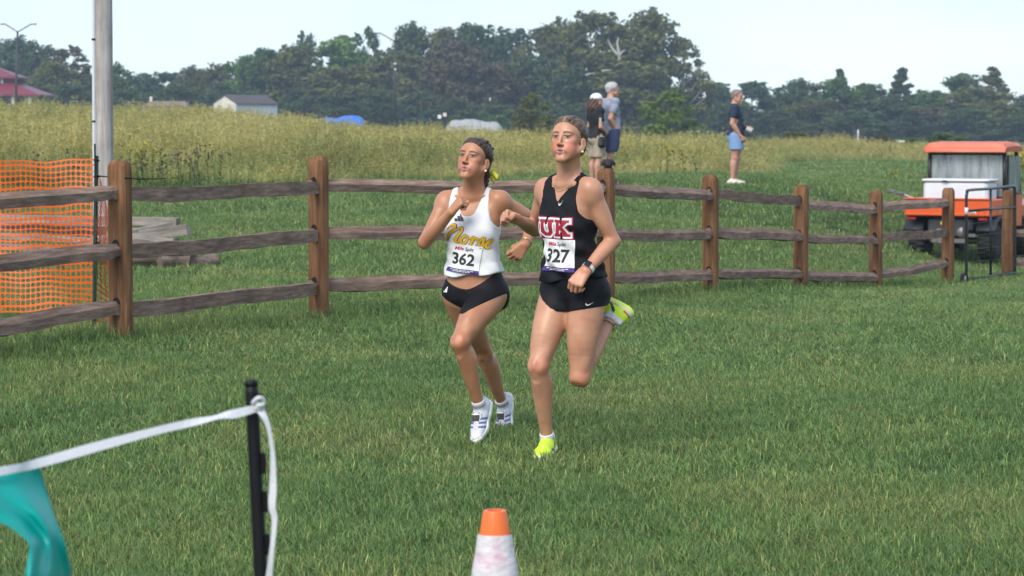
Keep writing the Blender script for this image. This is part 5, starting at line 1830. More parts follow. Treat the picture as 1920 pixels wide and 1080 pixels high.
so = decal('script_outline', gold_o, wrn, .61, math.radians(10), M['navy_print'], top_n, .0022, math.radians(-15), scale=.212, R=.108, step=.005)
decal('script_lettering', gold, wrn, .61, math.radians(10), M['gold'], top_n, .0042, math.radians(-15), scale=.212, R=.108, step=.005)
for k in range(3):
    hgt_ = (.014, .026, .038)[k]
    decal('emblem_bar', poly_shape([(-.007 + .006, 0), (.008 + .006, 0), (.008 - hgt_ * .55 + .006, hgt_), (-.007 - hgt_ * .55 + .006, hgt_)]), wrn, .80, math.radians(-31), M['navy_print'], top_n, .003, 0, R=.11, shift=(k * .0165, 0), step=.01)
bib(wrn, rn['root'], '362', .405, math.radians(-8), .162, .146, math.radians(-9), .108)
bwrap = Wrap(bv, bq, rn['torso'])
for k in range(3):
    decal('emblem_bar', poly_shape([(0, 0), (.007, 0), (.007, .008 + .01 * k), (0, .008 + .01 * k)]), bwrap, .05, math.radians(-62), M['white_print'], br_n, .003, 0, R=.16, shift=(k * .009, 0), step=.01)

def shoe_white(q_):
    C = np.tile(V(.60, .62, .68), (len(q_), 1))
    s_, f_, u_ = q_[:, 0], q_[:, 1], q_[:, 2]
    for k in range(3):
        m_ = (np.abs((f_ - .045 - .028 * k) - (u_ - .035) * .8) < .008) & (np.abs(s_) > .014) & (u_ > .016) & (u_ < .072)
        C[m_] = V(.10, .13, .30)
    m_ = (np.abs(s_) < .015) & (u_ > .055) & (f_ > .03)
    C[m_] = V(.55, .52, .54)
    C[(u_ > .088)] = V(.35, .38, .48)
    return C
white_sole = lambda q_: np.tile(V(.74, .76, .72), (len(q_), 1))
for s, f_ in (('L', fL), ('R', fR)):
    so_, Wsh, Rsh = shoe('running_shoe', JN['K' + s], JN['A' + s], f_, .96, shoe_white, white_sole, rn['root'], sock=(.035, (.62, .63, .66), 1))
    tag(so_, 'white running shoe with slanted blue stripes')
    c_ = Wsh(.075, .004, .079)
    Rr = np.stack([Rsh[:, 0], Rsh[:, 1] * math.cos(.3) - Rsh[:, 2] * math.sin(.3), Rsh[:, 2] * math.cos(.3) + Rsh[:, 1] * math.sin(.3)], 1)
    MB().box(c_, (.038, .034, .006), Rr, .002).build('timing_chip', M['black_print'], so_)
    MB().box(c_ + Rr @ V(0, -.019, .001), (.034, .006, .005), Rr, .001).build('chip_tie', M['white_print'], so_)
    lb = MB()
    for k in range(3):
        a_ = .035 + .016 * k
        lb.tube([Wsh(a_, -.024, .07 - .006 * k), Wsh(a_ + .006, 0, .084 - .006 * k), Wsh(a_, .024, .07 - .006 * k)], .0028, 6)
    lb.tube([Wsh(.05, .0, .088), Wsh(.04, .02, .096), Wsh(.055, .03, .086), Wsh(.05, .002, .088), Wsh(.045, -.02, .097), Wsh(.06, -.028, .085)], .0025, 6)
    lb.build('laces', M['white_print'], so_, True)
# bracelet
ax = nrm(JN['EL'] - JN['WL'])
x_, y_, z_ = frame_from(ax)
c_ = JN['WL'] + ax * .018
MB().tube([c_ + (x_ * math.cos(a) + y_ * math.sin(a)) * .0305 for a in np.linspace(0, 2 * math.pi, 25)], .0028, 6).build('bracelet', M['jewel'], rn['root'], True)

# ======================= runner in black (nearer, right) =======================
D2 = 11.85
q = PJ(D2)
JU = dict(HC=q(1066, 263, -.05), SL=q(1106, 354, -.11), SR=q(1024, 354, .11), HL=q(1103, 548, -.055), HR=q(1050, 548, .055),
          ER=q(1003, 430, .27), WR=q(971, 412, .07), EL=q(1149, 452, -.07), WL=q(1098, 508, -.21),
          KR=q(1009, 686, -.11), AR=q(1026, 822, .02), KL=q(1087, 708, -.10), AL=q(1147, 594, .12), base=P(1050, 855, D2))
RU = head_R(math.radians(27), math.radians(10), math.radians(1))
fRu, fLu = V(-.25, -.95, -.10), V(-.80, .45, .34)
def mark_cheek(Vv, C):
    q_ = ((Vv - JU['HC']) @ RU)
    w = np.exp(-(((q_[:, 0] - .026) / .010) ** 2 + ((q_[:, 2] + .014 + .3 * (q_[:, 0] - .026)) / .0045) ** 2)) * (q_[:, 1] > .05)
    w = np.clip(w * 1.3, 0, 1)[:, None] * .55
    return C * (1 - w) + V(.85, .74, .68) * w
ru = runner('person', 'taller runner in black tank top with big red letters, bib 327 and black shorts', JU, 1.0, RU, SK_U, dict(
    handR=(V(-.80, -.45, .28), V(.15, -.45, -.6), 1.0, 1.0), handL=(V(-.58, -.30, -.72), V(.25, .85, -.45), .72, 1.0),
    lips=(.35, .09, .085), brow=(.11, .055, .04), flush=.85, tw=1.03, arm=1.0, leg=1.0, shank=.95, extra=mark_cheek,
    knees=lambda J: [(J['KR'] + V(0, -.05, 0), .055, (1.12, .82, .78), .6), (J['KL'] + V(0, -.05, -.02), .055, (1.1, .78, .74), .6),
                     (J['EL'], .045, (1.12, .8, .76), .6), (J['ER'], .04, (1.1, .8, .76), .5), (J['WL'], .10, (1.12, .8, .78), .4)]))
F = tank_top(ru, None, hem=(.12, 0.06), neck=.885, vneck=True, loose=.014, seed=9, wr=.0055,
             arm=((.56, .30), (.66, .158), (.78, .128), (.92, .116), (1.15, .118)))
# loose tail of the shirt at the back
X, Y, Z = F.grid()
top_u, tv, tq = sdf_obj('tank_top', F, M['cloth_black'], ru['root'])
tag(top_u, 'black running tank top with red letters')
wru = Wrap(tv, tq, ru['torso'])
F, (u, v, t), (X, Y, Z) = bottoms_field(ru, .006)
D = np.maximum(F.D, (t - .26) * ru['torso'].T)
cut = np.interp(u.ravel(), [-.18, -.012, .02, .18], [.06, -.17, -.175, -.135]).reshape(u.shape)
D = np.maximum(D, (cut - t) * ru['torso'].T * .85)
F.D = D.astype(np.float32)
sh_u, sv, sq = sdf_obj('running_shorts', F, M['cloth_brief'], ru['root'])
Wu = W_of(ru)
ex = braid(Wu, [(.022, .06, .094), (.032, .01, .114), (.045, -.05, .098), (.05, -.095, .045)], .0115, 16)
ex += braid(Wu, [(-.022, .06, .094), (-.034, .01, .114), (-.045, -.05, .098), (-.045, -.095, .045)], .0115, 16)
ex += [ell(Wu(.012, -.108, .012), V(.036, .026, .034), RU, .012), ell(Wu(.03, -.105, .03), V(.018, .02, .018), RU, .006), ell(Wu(-.01, -.118, .0), V(.02, .018, .022), RU, .006)]
hair_cap(ru, M['hair_v'], extra=ex, c1=(.035, .023, .017), c2=(.17, .12, .085), part=SK_U)
mb = MB()
rs = np.random.default_rng(3)
for k in range(34):                              # loose wisps
    a = rs.uniform(.0, 1)
    p0 = V(rs.uniform(.01, .05), -.10 + rs.uniform(-.02, .02), rs.uniform(-.05, .05))
    d_ = V(rs.uniform(0, .5), -.8, rs.uniform(-.6, .5))
    mb.tube([Wu(*p0), Wu(*(p0 + d_ * .02 + V(0, 0, .004))), Wu(*(p0 + d_ * rs.uniform(.03, .055) + V(0, 0, -.004)))], [.0012, .001, .0004], 4)
for k in range(90):                              # fine flyaways along the hairline and crown
    a, e_ = rs.uniform(-1.9, 1.9), rs.uniform(-.2, 1.35)
    dv = V(math.sin(a) * math.cos(e_), -math.cos(a) * math.cos(e_) * .9 + .25, math.sin(e_))
    p0 = V(0, -.018, .036) + dv * V(.080, .10, .085)
    p1 = p0 + V(dv[0] * .006, -.015, dv[2] * .006 + .003); p2 = p1 + V(rs.normal(0, .006), -.016, rs.normal(0, .006))
    mb.tube([Wu(*p0), Wu(*p1), Wu(*p2)], [.0007, .0006, .0003], 3)
lh = mb.build('loose_hair', M['hair_blond'], ru['root'], True); lh['kind'] = 'stuff'
mb = MB()
for k in range(90):
    a, e_ = rs.uniform(-1.9, 1.9), rs.uniform(-.2, 1.35)
    dv = V(math.sin(a) * math.cos(e_), -math.cos(a) * math.cos(e_) * .9 + .25, math.sin(e_))
    p0 = V(0, -.018, .036) + dv * V(.080, .10, .085)
    p1 = p0 + V(dv[0] * .006, -.015, dv[2] * .006 + .003); p2 = p1 + V(rs.normal(0, .006), -.016, rs.normal(0, .006))
    mb.tube([Wn(*p0), Wn(*p1), Wn(*p2)], [.0007, .0006, .0003], 3)
lh = mb.build('loose_hair', M['hair_brown'], rn['root'], True); lh['kind'] = 'stuff'
ball(Wu(.079, -.002, -.058), .006).build('earring', M['pearl'], ru['root'], True)
ball(Wu(.081, -.006, -.046), .0035).build('earring', M['jewel'], ru['root'], True)
# necklace lying on the chest
Tt = ru['torso']
bb = BVHTree.FromObject(ru['body'], bpy.context.evaluated_depsgraph_get())
org = ORIGIN[ru['body'].name]
ring, mb = [], MB()
for k in range(21):
    a = -1.0 + 2.0 * k / 20
    ax_p = Tt.pt(1.07 - .085 * math.cos(a) ** 2, 0, -.016)
    d_ = nrm(Tt.fwd(1) * math.cos(a) + Tt.left(1) * math.sin(a))
    hit = bb.ray_cast(Vector(ax_p + d_ * .3 - org), Vector(-d_), .4)
    if hit[0] is not None: ring.append(np.array(hit[0]) + org + d_ * .002)
if len(ring) > 3:
    mb.tube(ring, .0010, 5)
    for p in ring[2::4]: mb.v.extend([]); b2 = ball(p, .0034, 8, 5); mb.add(b2.v, b2.f)
    mb.build('necklace', M['jewel'], ru['root'], True)

# block letters
LU = [(-.42, .5), (-.02, .5), (-.02, .32), (-.1, .32), (-.1, -.2), (0.02, -.32), (.14, -.2), (.14, .32), (.06, .32), (.06, .5), (.46, .5), (.46, .32), (.37, .32), (.37, -.28), (.17, -.5), (-.12, -.5), (-.33, -.28), (-.33, .32), (-.42, .32)]
LK = [(-.45, .5), (.02, .5), (.02, .34), (-.07, .34), (-.07, .12), (.14, .34), (.07, .34), (.07, .5), (.47, .5), (.47, .34), (.38, .34), (.13, .07), (.40, -.34), (.52, -.34), (.52, -.5), (.08, -.5), (.08, -.34), (.15, -.34), (-.02, -.1), (-.07, -.15), (-.07, -.34), (.02, -.34), (.02, -.5), (-.45, -.5), (-.45, -.34), (-.33, -.34), (-.33, .34), (-.45, .34)]
LI = [(-.25, .5), (.25, .5), (.25, .34), (.14, .34), (.14, -.34), (.25, -.34), (.25, -.5), (-.25, -.5), (-.25, -.34), (-.14, -.34), (-.14, .34), (-.25, .34)]
def grow(loop, d):
    n_ = len(loop); out = []
    A = sum(loop[i][0] * loop[(i + 1) % n_][1] - loop[(i + 1) % n_][0] * loop[i][1] for i in range(n_))
    sg = -1 if A > 0 else 1
    for i in range(n_):
        p0, p1, p2 = V(*loop[i - 1]), V(*loop[i]), V(*loop[(i + 1) % n_])
        n1 = nrm(V(-(p1 - p0)[1], (p1 - p0)[0])); n2 = nrm(V(-(p2 - p1)[1], (p2 - p1)[0]))
        m_ = n1 + n2
        m_ = m_ / max(.5, np.dot(m_, n1))
        out.append(tuple(p1 + sg * d * m_))
    return out
PHI_U = math.radians(-2)
for nm, loop, sh_, wsc in (('letter_I', LI, -.098, 1), ('letter_U', LU, -.036, 1), ('letter_K', LK, .044, 1)):
    for gd, mt, of in ((.17, 'red_print', .0022), (.105, 'white_print', .0036), (0, 'red_print', .005)):
        vs_, fs_ = poly_shape(grow(loop, gd) if gd else loop)
        decal('letter', (vs_, fs_), wru, .64, PHI_U, M[mt], top_u, of, math.radians(-4), scale=.082, R=.112, shift=(sh_, 0), step=.006)
decal('emblem', poly_shape(SWOOSH), wru, .87, math.radians(20), M['white_print'], top_u, .003, math.radians(14), scale=.05, R=.14, step=.008)
decal('emblem', poly_shape(SWOOSH), Wrap(sv, sq, ru['torso']), -.10, math.radians(62), M['white_print'], sh_u, .003, math.radians(8), scale=.036, R=.15, step=.008)
for k in range(3):
    decal('stripe', poly_shape([(-.003, -.05), (.003, -.05), (-.032, .05), (-.038, .05)]), wru, .70, math.radians(-42), M['white_print'], top_u, .0025, 0, R=.112, shift=(-.02 + .011 * k, 0), step=.01)
for k in range(7):
    decal('stripe', poly_shape([(-.003, -.010), (.004, -.010), (-.006, .012), (-.013, .012)]), wru, .46 + .001 * k, math.radians(24), M['white_print'], top_u, .0025, 0, R=.112, shift=(-.045 + .014 * k, -.002 * k), step=.01)
bib(wru, ru['root'], '327', .375, math.radians(2), .165, .158, math.radians(-5), .108)

def shoe_neon(q_):
    C = np.tile(V(.52, .74, .02), (len(q_), 1))
    s_, f_, u_ = q_[:, 0], q_[:, 1], q_[:, 2]
    # curved dark blue mark on both sides
    cc = .034 + .9 * (f_ - .03) ** 2 * 8 * (f_ > .03) + (f_ < .03) * (.03 - f_) * .9
    wd = .010 * smoothstep(.10, .0, f_)
    C[(np.abs(u_ - cc) < wd) & (f_ > -.012) & (f_ < .10) & (np.abs(s_) > .012)] = V(.008, .02, .10)
    C[(u_ > .082) & (f_ < .03)] = V(.60, .62, .66)
    C[(np.abs(s_) < .014) & (u_ > .05) & (f_ > .03)] = V(.56, .72, .06)
    C[(f_ < -.05) & (u_ < .05) & (u_ > .034)] = V(.45, .12, .03)
    return C
def sole_neon(q_):
    C = np.tile(V(.66, .80, .14), (len(q_), 1))
    C[q_[:, 2] > .026] = V(.74, .74, .62)
    return C
for s, f_ in (('R', fRu), ('L', fLu)):
    so_, Wsh, Rsh = shoe('running_shoe', JU['K' + s], JU['A' + s], f_, 1.0, shoe_neon, sole_neon, ru['root'], sock=(.03, (.66, .66, .70), 0))
    tag(so_, 'neon yellow-green running shoe')
    lb = MB()
    for k in range(3):
        a_ = .04 + .016 * k
        lb.tube([Wsh(a_, -.022, .072 - .006 * k), Wsh(a_ + .006, 0, .086 - .006 * k), Wsh(a_, .022, .072 - .006 * k)], .0028, 6)
    if s == 'L':
        lb.tube([Wsh(.05, 0, .088), Wsh(.04, .03, .10), Wsh(.06, .055, .10), Wsh(.055, .02, .09), Wsh(.05, -.03, .105), Wsh(.07, -.05, .10)], .003, 6)
    lb.build('laces', mat_simple('neon_lace', (.55, .75, .04), .5) if 'lace' not in M else M['lace'], so_, True)
# anklet and hair tie
ax = nrm(JU['KL'] - JU['AL']); x_, y_, z_ = frame_from(ax); c_ = JU['AL'] + ax * .055
MB().tube([c_ + (x_ * math.cos(a) + y_ * math.sin(a)) * .0375 for a in np.linspace(0, 2 * math.pi, 25)], .002, 6).build('anklet', M['thin_band'], ru['root'], True)
# watch
ax = nrm(JU['EL'] - JU['WL']); c_ = JU['WL'] + ax * .022
pn = nrm(V(.25, .85, -.45)); back = nrm(-(pn - ax * np.dot(pn, ax))); sdv = np.cross(ax, back)
mb = MB()
ringo, ringi = [], []
for a in np.linspace(0, 2 * math.pi, 29)[:-1]:
    ringo.append(a)
rings = []
for (rr, hh) in ((.0285, -.010), (.0315, -.010), (.0315, .010), (.0285, .010)):
    rings.append([c_ + ax * hh + (back * math.cos(a) + sdv * math.sin(a)) * rr for a in ringo])
mb.loft(rings, cap=False)
wt = mb.build('wrist_watch', M['watch_strap'], ru['root'], True)
tag(wt, 'smart watch with square dark screen and pale strap')
MB().box(c_ + back * .034, (.034, .030, .008), np.stack([ax, sdv, back], 1), .003).build('watch_case', M['watch_face'], wt)
# painted thumb nails
for s in 'LR':
    p = ru['thumbs'][s]
    dv = nrm(kwd[0]) if False else nrm(V(-.58, -.30, -.72) if s == 'L' else V(-.80, -.45, .28))
    e_ = ball(V(0, 0, 0), 1, 10, 6)
    x_, y_, z_ = frame_from(dv)
    mb = MB(); mb.add([p + V(0, -.004, 0) + (x_ * v_[0] * .006 + y_ * v_[1] * .006 + z_ * v_[2] * .010) for v_ in np.array(e_.v)], e_.f)
    mb.build('thumb_nail', M['nail_pink'], ru['root'], True)
# ------------------------------------------------------------------ spectators on the berm
def mat_flat(name, c, rough=.8, **k):
    return mat_simple(name, c, rough, **k)
M['grey_tee'] = mat_flat('heather_grey_tee', (.26, .29, .37), var=.1, scale=14)
M['navy_shorts'] = mat_flat('navy_shorts', (.035, .055, .13), var=.15, scale=10)
M['navy_tee'] = mat_flat('dark_navy_tee', (.018, .030, .068), var=.2, scale=10)
M['blue_shorts'] = mat_flat('light_blue_shorts', (.20, .32, .55), var=.08, scale=10)
M['black_tee'] = mat_flat('black_tee', (.010, .010, .014), var=.2)
M['khaki'] = mat_flat('khaki_shorts', (.36, .30, .22), var=.1, scale=10)
M['cap_white'] = mat_flat('white_cap', (.74, .76, .80), var=.04)
M['grey_hair'] = mat_flat('grey_hair', (.42, .41, .42), .6, var=.2, scale=60)
M['short_hair'] = mat_flat('short_greying_hair', (.20, .16, .14), .6, var=.25, scale=60)
M['long_hair'] = mat_flat('wavy_brown_hair', (.085, .045, .03), .5, var=.5, scale=25, bump=.6, bscale=50)
M['cream_shoe'] = mat_flat('cream_shoe', (.70, .68, .55), .6)
M['grey_shoe'] = mat_flat('grey_shoe', (.16, .17, .21), .6)
M['dog_black'] = mat_flat('black_dog_fur', (.014, .012, .011), .7, var=.4, scale=40, bump=.6, bscale=90)
M['lens_white'] = mat_flat('pale_lens', (.42, .42, .44), .35)
M['camera_black'] = mat_flat('camera_black', (.012, .012, .012), .4)
M['glasses'] = mat_flat('glasses', (.5, .5, .52), .2)

MAL = [(-.20, .08, .06, .065, 0), (-.10, .135, .09, .10, 0), (0, .160, .108, .112, 0), (.12, .160, .110, .108, .002), (.36, .150, .108, .098, .006),
       (.6, .160, .112, .105, .004), (.8, .172, .105, .112, .0), (.92, .155, .085, .098, -.006), (1.0, .12, .066, .08, -.014), (1.08, .07, .05, .055, -.018), (1.13, .055, .045, .045, -.02)]

def spectator(px, ytop, yfoot, d, face, label, male, skin, head_face=None, head_pitch=0, arms=None, hairfn=None, tee=None, shorts=None, shoe_m=None, short_len=.72, hs=1.0, wide=1.0, stance=.02):
    """face: heading of the body as an angle, 0 = towards the camera, +90 = viewer's right."""
    top, foot = P(px, ytop, d), P(px, yfoot, d)
    x0, y0 = foot[0], d
    zg = foot[2]
    h = top[2] - zg
    f = V(math.sin(face), -math.cos(face), 0)
    l = np.cross(V(0, 0, 1), f)            # person's left
    u = V(0, 0, 1)
    W = lambda a, b, c: V(x0, y0, zg) + l * a * h + f * b * h + u * c * h
    sw, hw = (.108, .052) if male else (.096, .054)
    J = dict(SL=W(sw, -.005, .805), SR=W(-sw, -.005, .805), HL=W(hw, 0, .515), HR=W(-hw, 0, .515),
             KL=W(hw + .006, .012, .285), KR=W(-hw - .006, .012 - stance, .285), AL=W(hw + .012, -.004, .052), AR=W(-hw - .012, -.012 - stance, .052))
    arms = arms or {}
    for s, sg in (('L', 1), ('R', -1)):
        e, w = arms.get(s, ((sg * .125, -.02, .635), (sg * .122, .035, .495)))
        J['E' + s], J['W' + s] = W(*e), W(*w)
    hf = face if head_face is None else head_face
    HR_ = head_R(-hf, head_pitch)
    J['HC'] = W(0, .012, 1.0) - u * (.118 * hs)
    root = thing('person', (x0, y0, zg), label, 'person')
    k = h / 1.72 * wide
    torso = Torso(J['HL'], J['HR'], J['SL'], J['SR'], [(t, a * k, b * k, c * k, o) for t, a, b, c, o in (MAL if male else FEM)])
    tp = [torso.prim(.03)]
    if not male:
        for sx in (-1, 1): tp.append(ell(torso.pt(.66, sx * .066, .07), V(.055, .045, .055), np.stack([torso.left(.7), torso.fwd(.7), torso.up], 1), .03))
    for sx in (-1, 1):
        tp.append(ell(torso.pt(-.03, sx * .07, -.06), V(.078, .066, .085) * k, None, .04))
    sp = []
    for S_, sx in (('SL', 1), ('SR', -1)):
        sp += [cone(torso.pt(1.1, sx * .03, -.016), J[S_] + u * .012, .036 * k, .038 * k, .035), cone(torso.pt(.84, sx * .1, .01), J[S_], .064 * k, .052 * k, .035)]
    ak = k * (1.14 if male else .98)
    upper = {s: chain([J['S' + s], J['E' + s]], [.052 * ak, .042 * ak], .02) for s in 'LR'}
    armp = []
    for s in 'LR': armp += arm_prims(J['S' + s], J['E' + s], J['W' + s], ak)
    hands = []
    for s, sg in (('L', 1), ('R', -1)):
        dv = nrm(J['W' + s] - J['E' + s])
        hp, _ = hand_prims(J['W' + s], dv, -sg * l + f * .3, s, .45, k * 1.02)
        hands += hp
    legs, thighs, fh = [], [], {}
    for s in 'LR':
        lp, fw, fs = leg_prims(J['H' + s], J['K' + s], J['A' + s], f, k * 1.0, k * 1.03)
        legs += lp; thighs += [lp[0], lp[2]]
    neck = [cone(torso.pt(.98, 0, -.018), J['HC'] + HR_ @ V(0, -.02, -.05) * hs, .062 * k, .056 * k, .03)]
    body = tp + sp + armp + hands + legs + neck + head_prims(J['HC'], HR_, hs, male)
    F = grid_for(body, .011, .02, [(J['HC'], .12, .0058)])
    field_of(body, F)
    sdf_obj('body', F, M['skin'], root, skin_colours(skin, J['HC'], HR_, hs, V(*skin) * V(.9, .6, .6), (.10, .07, .06), .35, [(J['KL'], .08, (1.1, .82, .8), .4), (J['KR'], .08, (1.1, .82, .8), .4)]), 1)
    # t-shirt
    F = grid_for(tp + upper['L'] + upper['R'], .009, .04)
    field_of(tp + sp + upper['L'] + upper['R'], F)
    X, Y, Z = F.grid()
    uu, vv, t = torso.loc(X, Y, Z)
    rs = np.random.default_rng(int(px))
    ph = np.arctan2(uu, vv); wr = sum(np.sin(rs.uniform(2, 6) * ph + rs.uniform(-25, 25) * t + rs.uniform(0, 6)) for _ in range(6))
    D = F.D - (.010 + .012 * smoothstep(.6, .1, t) + .0022 * wr)
    for s in 'LR':
        a = J['S' + s]; ax = nrm(J['E' + s] - a)
        al = (X - a[0]) * ax[0] + (Y - a[1]) * ax[1] + (Z - a[2]) * ax[2]
        side = (uu > .0) if s == 'L' else (uu <= 0)
        far = np.abs(uu) > (.165 * k)
        lim = .66 * np.linalg.norm(J['E' + s] - a)
        D = np.where(side, np.maximum(D, np.where(far | (t > .75), al - lim, -1)), D)
        D = np.maximum(D, np.where(side & (al > lim) & (np.abs(uu) > .15 * k), .01, -1))
    D = np.maximum(D, (.02 - t) * torso.T + .004 * np.sin(ph * 5))
    na = torso.pt(.9, 0, -.018); nb = J['HC'] + HR_ @ V(0, -.02, -.05) * hs
    D = np.maximum(D, .004 - cone(na, nb, .060 * k, .058 * k)[0](X, Y, Z))
    F.D = D.astype(np.float32)
    tee_o, tv, tq = sdf_obj('t_shirt', F, tee, root)
    # shorts, loose round the thighs
    sp_ = tp + thighs
    F = grid_for(thighs + [cone(torso.pt(-.1, 0, 0), torso.pt(.2, 0, 0), .17, .17)], .009, .05)
    field_of(sp_, F)
    X, Y, Z = F.grid(); uu, vv, t = torso.loc(X, Y, Z)
    al = (J['HL'][2] - Z) / (J['HL'][2] - J['KL'][2])
    D = F.D - (.012 + .030 * smoothstep(.0, .9, al) + .002 * np.sin(uu * 60 + Z * 30))
    D = np.maximum(D, (t - .12) * torso.T)
    D = np.maximum(D, (al - short_len) * (J['HL'][2] - J['KL'][2]))
    F.D = D.astype(np.float32)
    sdf_obj('shorts', F, shorts, root)
    # shoes
    for s in 'LR':
        A = J['A' + s]
        pr = [cone(V(A[0], A[1], zg + .045) - f * .05, V(A[0], A[1], zg + .042) + f * .06, .044 * k, .046 * k, .02), cone(V(A[0], A[1], zg + .042) + f * .06, V(A[0], A[1], zg + .036) + f * .15, .046 * k, .034 * k, .02),
              cone(V(A[0], A[1], zg + .05), V(A[0], A[1], zg + .085), .046 * k, .043 * k, .02)]
        F = grid_for(pr, .008); field_of(pr, F)
        X, Y, Z = F.grid(); F.D = np.maximum(F.D, (zg + .003 - Z) + 0 * X + 0 * Y).astype(np.float32)
        sdf_obj('shoe', F, shoe_m, root, None, 1)
    Wh = lambda x, y, z: J['HC'] + HR_ @ (V(x, y, z) * hs)
    if hairfn: hairfn(root, J, HR_, hs, Wh)
    return root, J, W, HR_, Wh, (f, l)

def hair_short(mat, top=.0, thick=.010, recede=.0):
    def fn(root, J, R, hs, Wh):
        pr = [ell(Wh(0, -.018, .036 + top), V(.075 + thick, .096 + thick, .080 + thick) * hs, R, .02), ell(Wh(0, .018, .034), V(.068 + thick, .063 + thick * .8, .072 + thick) * hs, R, .03), ell(Wh(0, -.055, -.02), V(.062, .05, .05) * hs, R, .03)]
        F = grid_for(pr, .006); field_of(pr, F)
        X, Y, Z = F.grid(); HC = J['HC']
        q = [((X - HC[0]) * R[0, i] + (Y - HC[1]) * R[1, i] + (Z - HC[2]) * R[2, i]) / hs for i in range(3)]
        D = F.D + .003 * np.sin(q[0] * 170) * np.sin(q[1] * 150 + q[2] * 120)
        D = np.maximum(D, (.747 * q[1] - .667 * q[2] - .008 + recede) * hs)
        D = np.maximum(D, (-.065 - q[2]) * hs)
        er = np.sqrt(((q[1] + .008) / .024) ** 2 + ((q[2] + .012) / .032) ** 2)
        F.D = np.maximum(D, np.where(np.abs(q[0]) > .05, (1 - er) * .02, -1)).astype(np.float32)
        sdf_obj('hair', F, mat, root, None, 1)
    return fn

dSp = 43.0
SK_M = V(.52, .29, .21)
# grey-haired man, seen from behind his right side, facing right
r1_, J1, W1, H1, Wh1, (f1, l1) = spectator(1146, 155, 346, dSp, math.radians(112), 'grey-haired man in grey t-shirt and navy shorts standing on the berm', True, SK_M,
    math.radians(98), math.radians(2), arms={'R': ((-.120, -.065, .645), (-.075, .015, .515)), 'L': ((.12, .0, .64), (.10, .06, .52))},
    hairfn=hair_short(M['grey_hair'], .004, .014), tee=M['grey_tee'], shorts=M['navy_shorts'], shoe_m=M['grey_shoe'], short_len=.84, hs=1.08, wide=1.10, stance=.05)
gm = MB()
for sx in (-1, 1):
    gm.tube([Wh1(sx * .078, .0, .012), Wh1(sx * .068, .075, .012)], .003, 5)
    gm.tube([Wh1(sx * .031 + .018 * math.cos(a), .094, .006 + .015 * math.sin(a)) for a in np.linspace(0, 6.28, 15)], .002, 5)
gm.build('glasses', M['glasses'], r1_)
# woman in white cap
def cap_hair(root, J, R, hs, Wh):
    pr = [ell(Wh(0, -.018, .036), V(.084, .104, .086) * hs, R, .02), ell(Wh(0, .02, .034), V(.076, .072, .078) * hs, R, .03)]
    F = grid_for(pr, .006); field_of(pr, F)
    X, Y, Z = F.grid(); HC = J['HC']
    q = [((X - HC[0]) * R[0, i] + (Y - HC[1]) * R[1, i] + (Z - HC[2]) * R[2, i]) / hs for i in range(3)]
    F.D = np.maximum(F.D, (.022 - q[2] + .0 * q[1]) * hs).astype(np.float32)
    cap, _, _ = sdf_obj('cap', F, M['cap_white'], root, None, 1)
    mb = MB(); rings = []
    for k in range(9):
        a = -1.15 + 2.3 * k / 8
        i_, o_ = Wh(.078 * math.sin(a), .02 + .074 * math.cos(a), .030), Wh(.078 * math.sin(a), .03 + .145 * math.cos(a) ** .7 if math.cos(a) > 0 else .03, .014)
        rings.append([i_, o_, o_ + V(0, 0, -.006), i_ + V(0, 0, -.008)])
    mb.loft(rings); mb.build('visor', M['cap_white'], cap, True)
    pr = [cone(Wh(0, -.055, .0), Wh(0, -.075, -.11), .075 * hs, .085 * hs, .03), cone(Wh(.02, -.085, -.10), Wh(0, -.085, -.17), .07 * hs, .055 * hs, .03), cone(Wh(-.055, -.02, -.02), Wh(-.06, -.045, -.14), .03, .035, .03), cone(Wh(.055, -.02, -.02), Wh(.06, -.045, -.14), .03, .035, .03)]
    F = grid_for(pr, .0075); field_of(pr, F)
    X, Y, Z = F.grid()
    F.D = (F.D + .007 * np.sin(X * 190 + Z * 60) * np.sin(Y * 170 + Z * 90) + .006 * np.sin(X * 95 - Z * 70)).astype(np.float32)
    sdf_obj('hair', F, M['long_hair'], root, None, 1)
r2_, J2, W2, H2, Wh2, _ = spectator(1117, 175, 350, 42.6, math.radians(125), 'woman in white cap, black t-shirt and khaki shorts beside the grey-haired man', False, SK_M,
    math.radians(110), 0, arms={'R': ((-.125, -.03, .640), (-.06, .085, .585)), 'L': ((.12, .0, .65), (.08, .09, .57))},
    hairfn=cap_hair, tee=M['black_tee'], shorts=M['khaki'], shoe_m=M['grey_shoe'], short_len=.86, hs=1.02, wide=1.06)
pb = P(1129, 267, 42.35)
pouch = thing('camera_bag', (pb[0], pb[1], pb[2] - .1), 'small black bag in the hands of the woman in white cap', 'bag')
MB().box(pb, (.15, .11, .19), rotz(.5) @ roty(.15), .035).build('bag_body', M['camera_black'], pouch)
MB().tube(spline([pb + V(-.06, 0, .09), pb + V(-.03, -.02, .15), pb + V(.05, -.02, .10)], 9), .008, 6).build('bag_strap', M['camera_black'], pouch)
mk = P(1125.5, 225, 42.3); MB().box(mk, (.035, .012, .07), rotz(.7)).build('shirt_print', M['cream_shoe'], r2_)
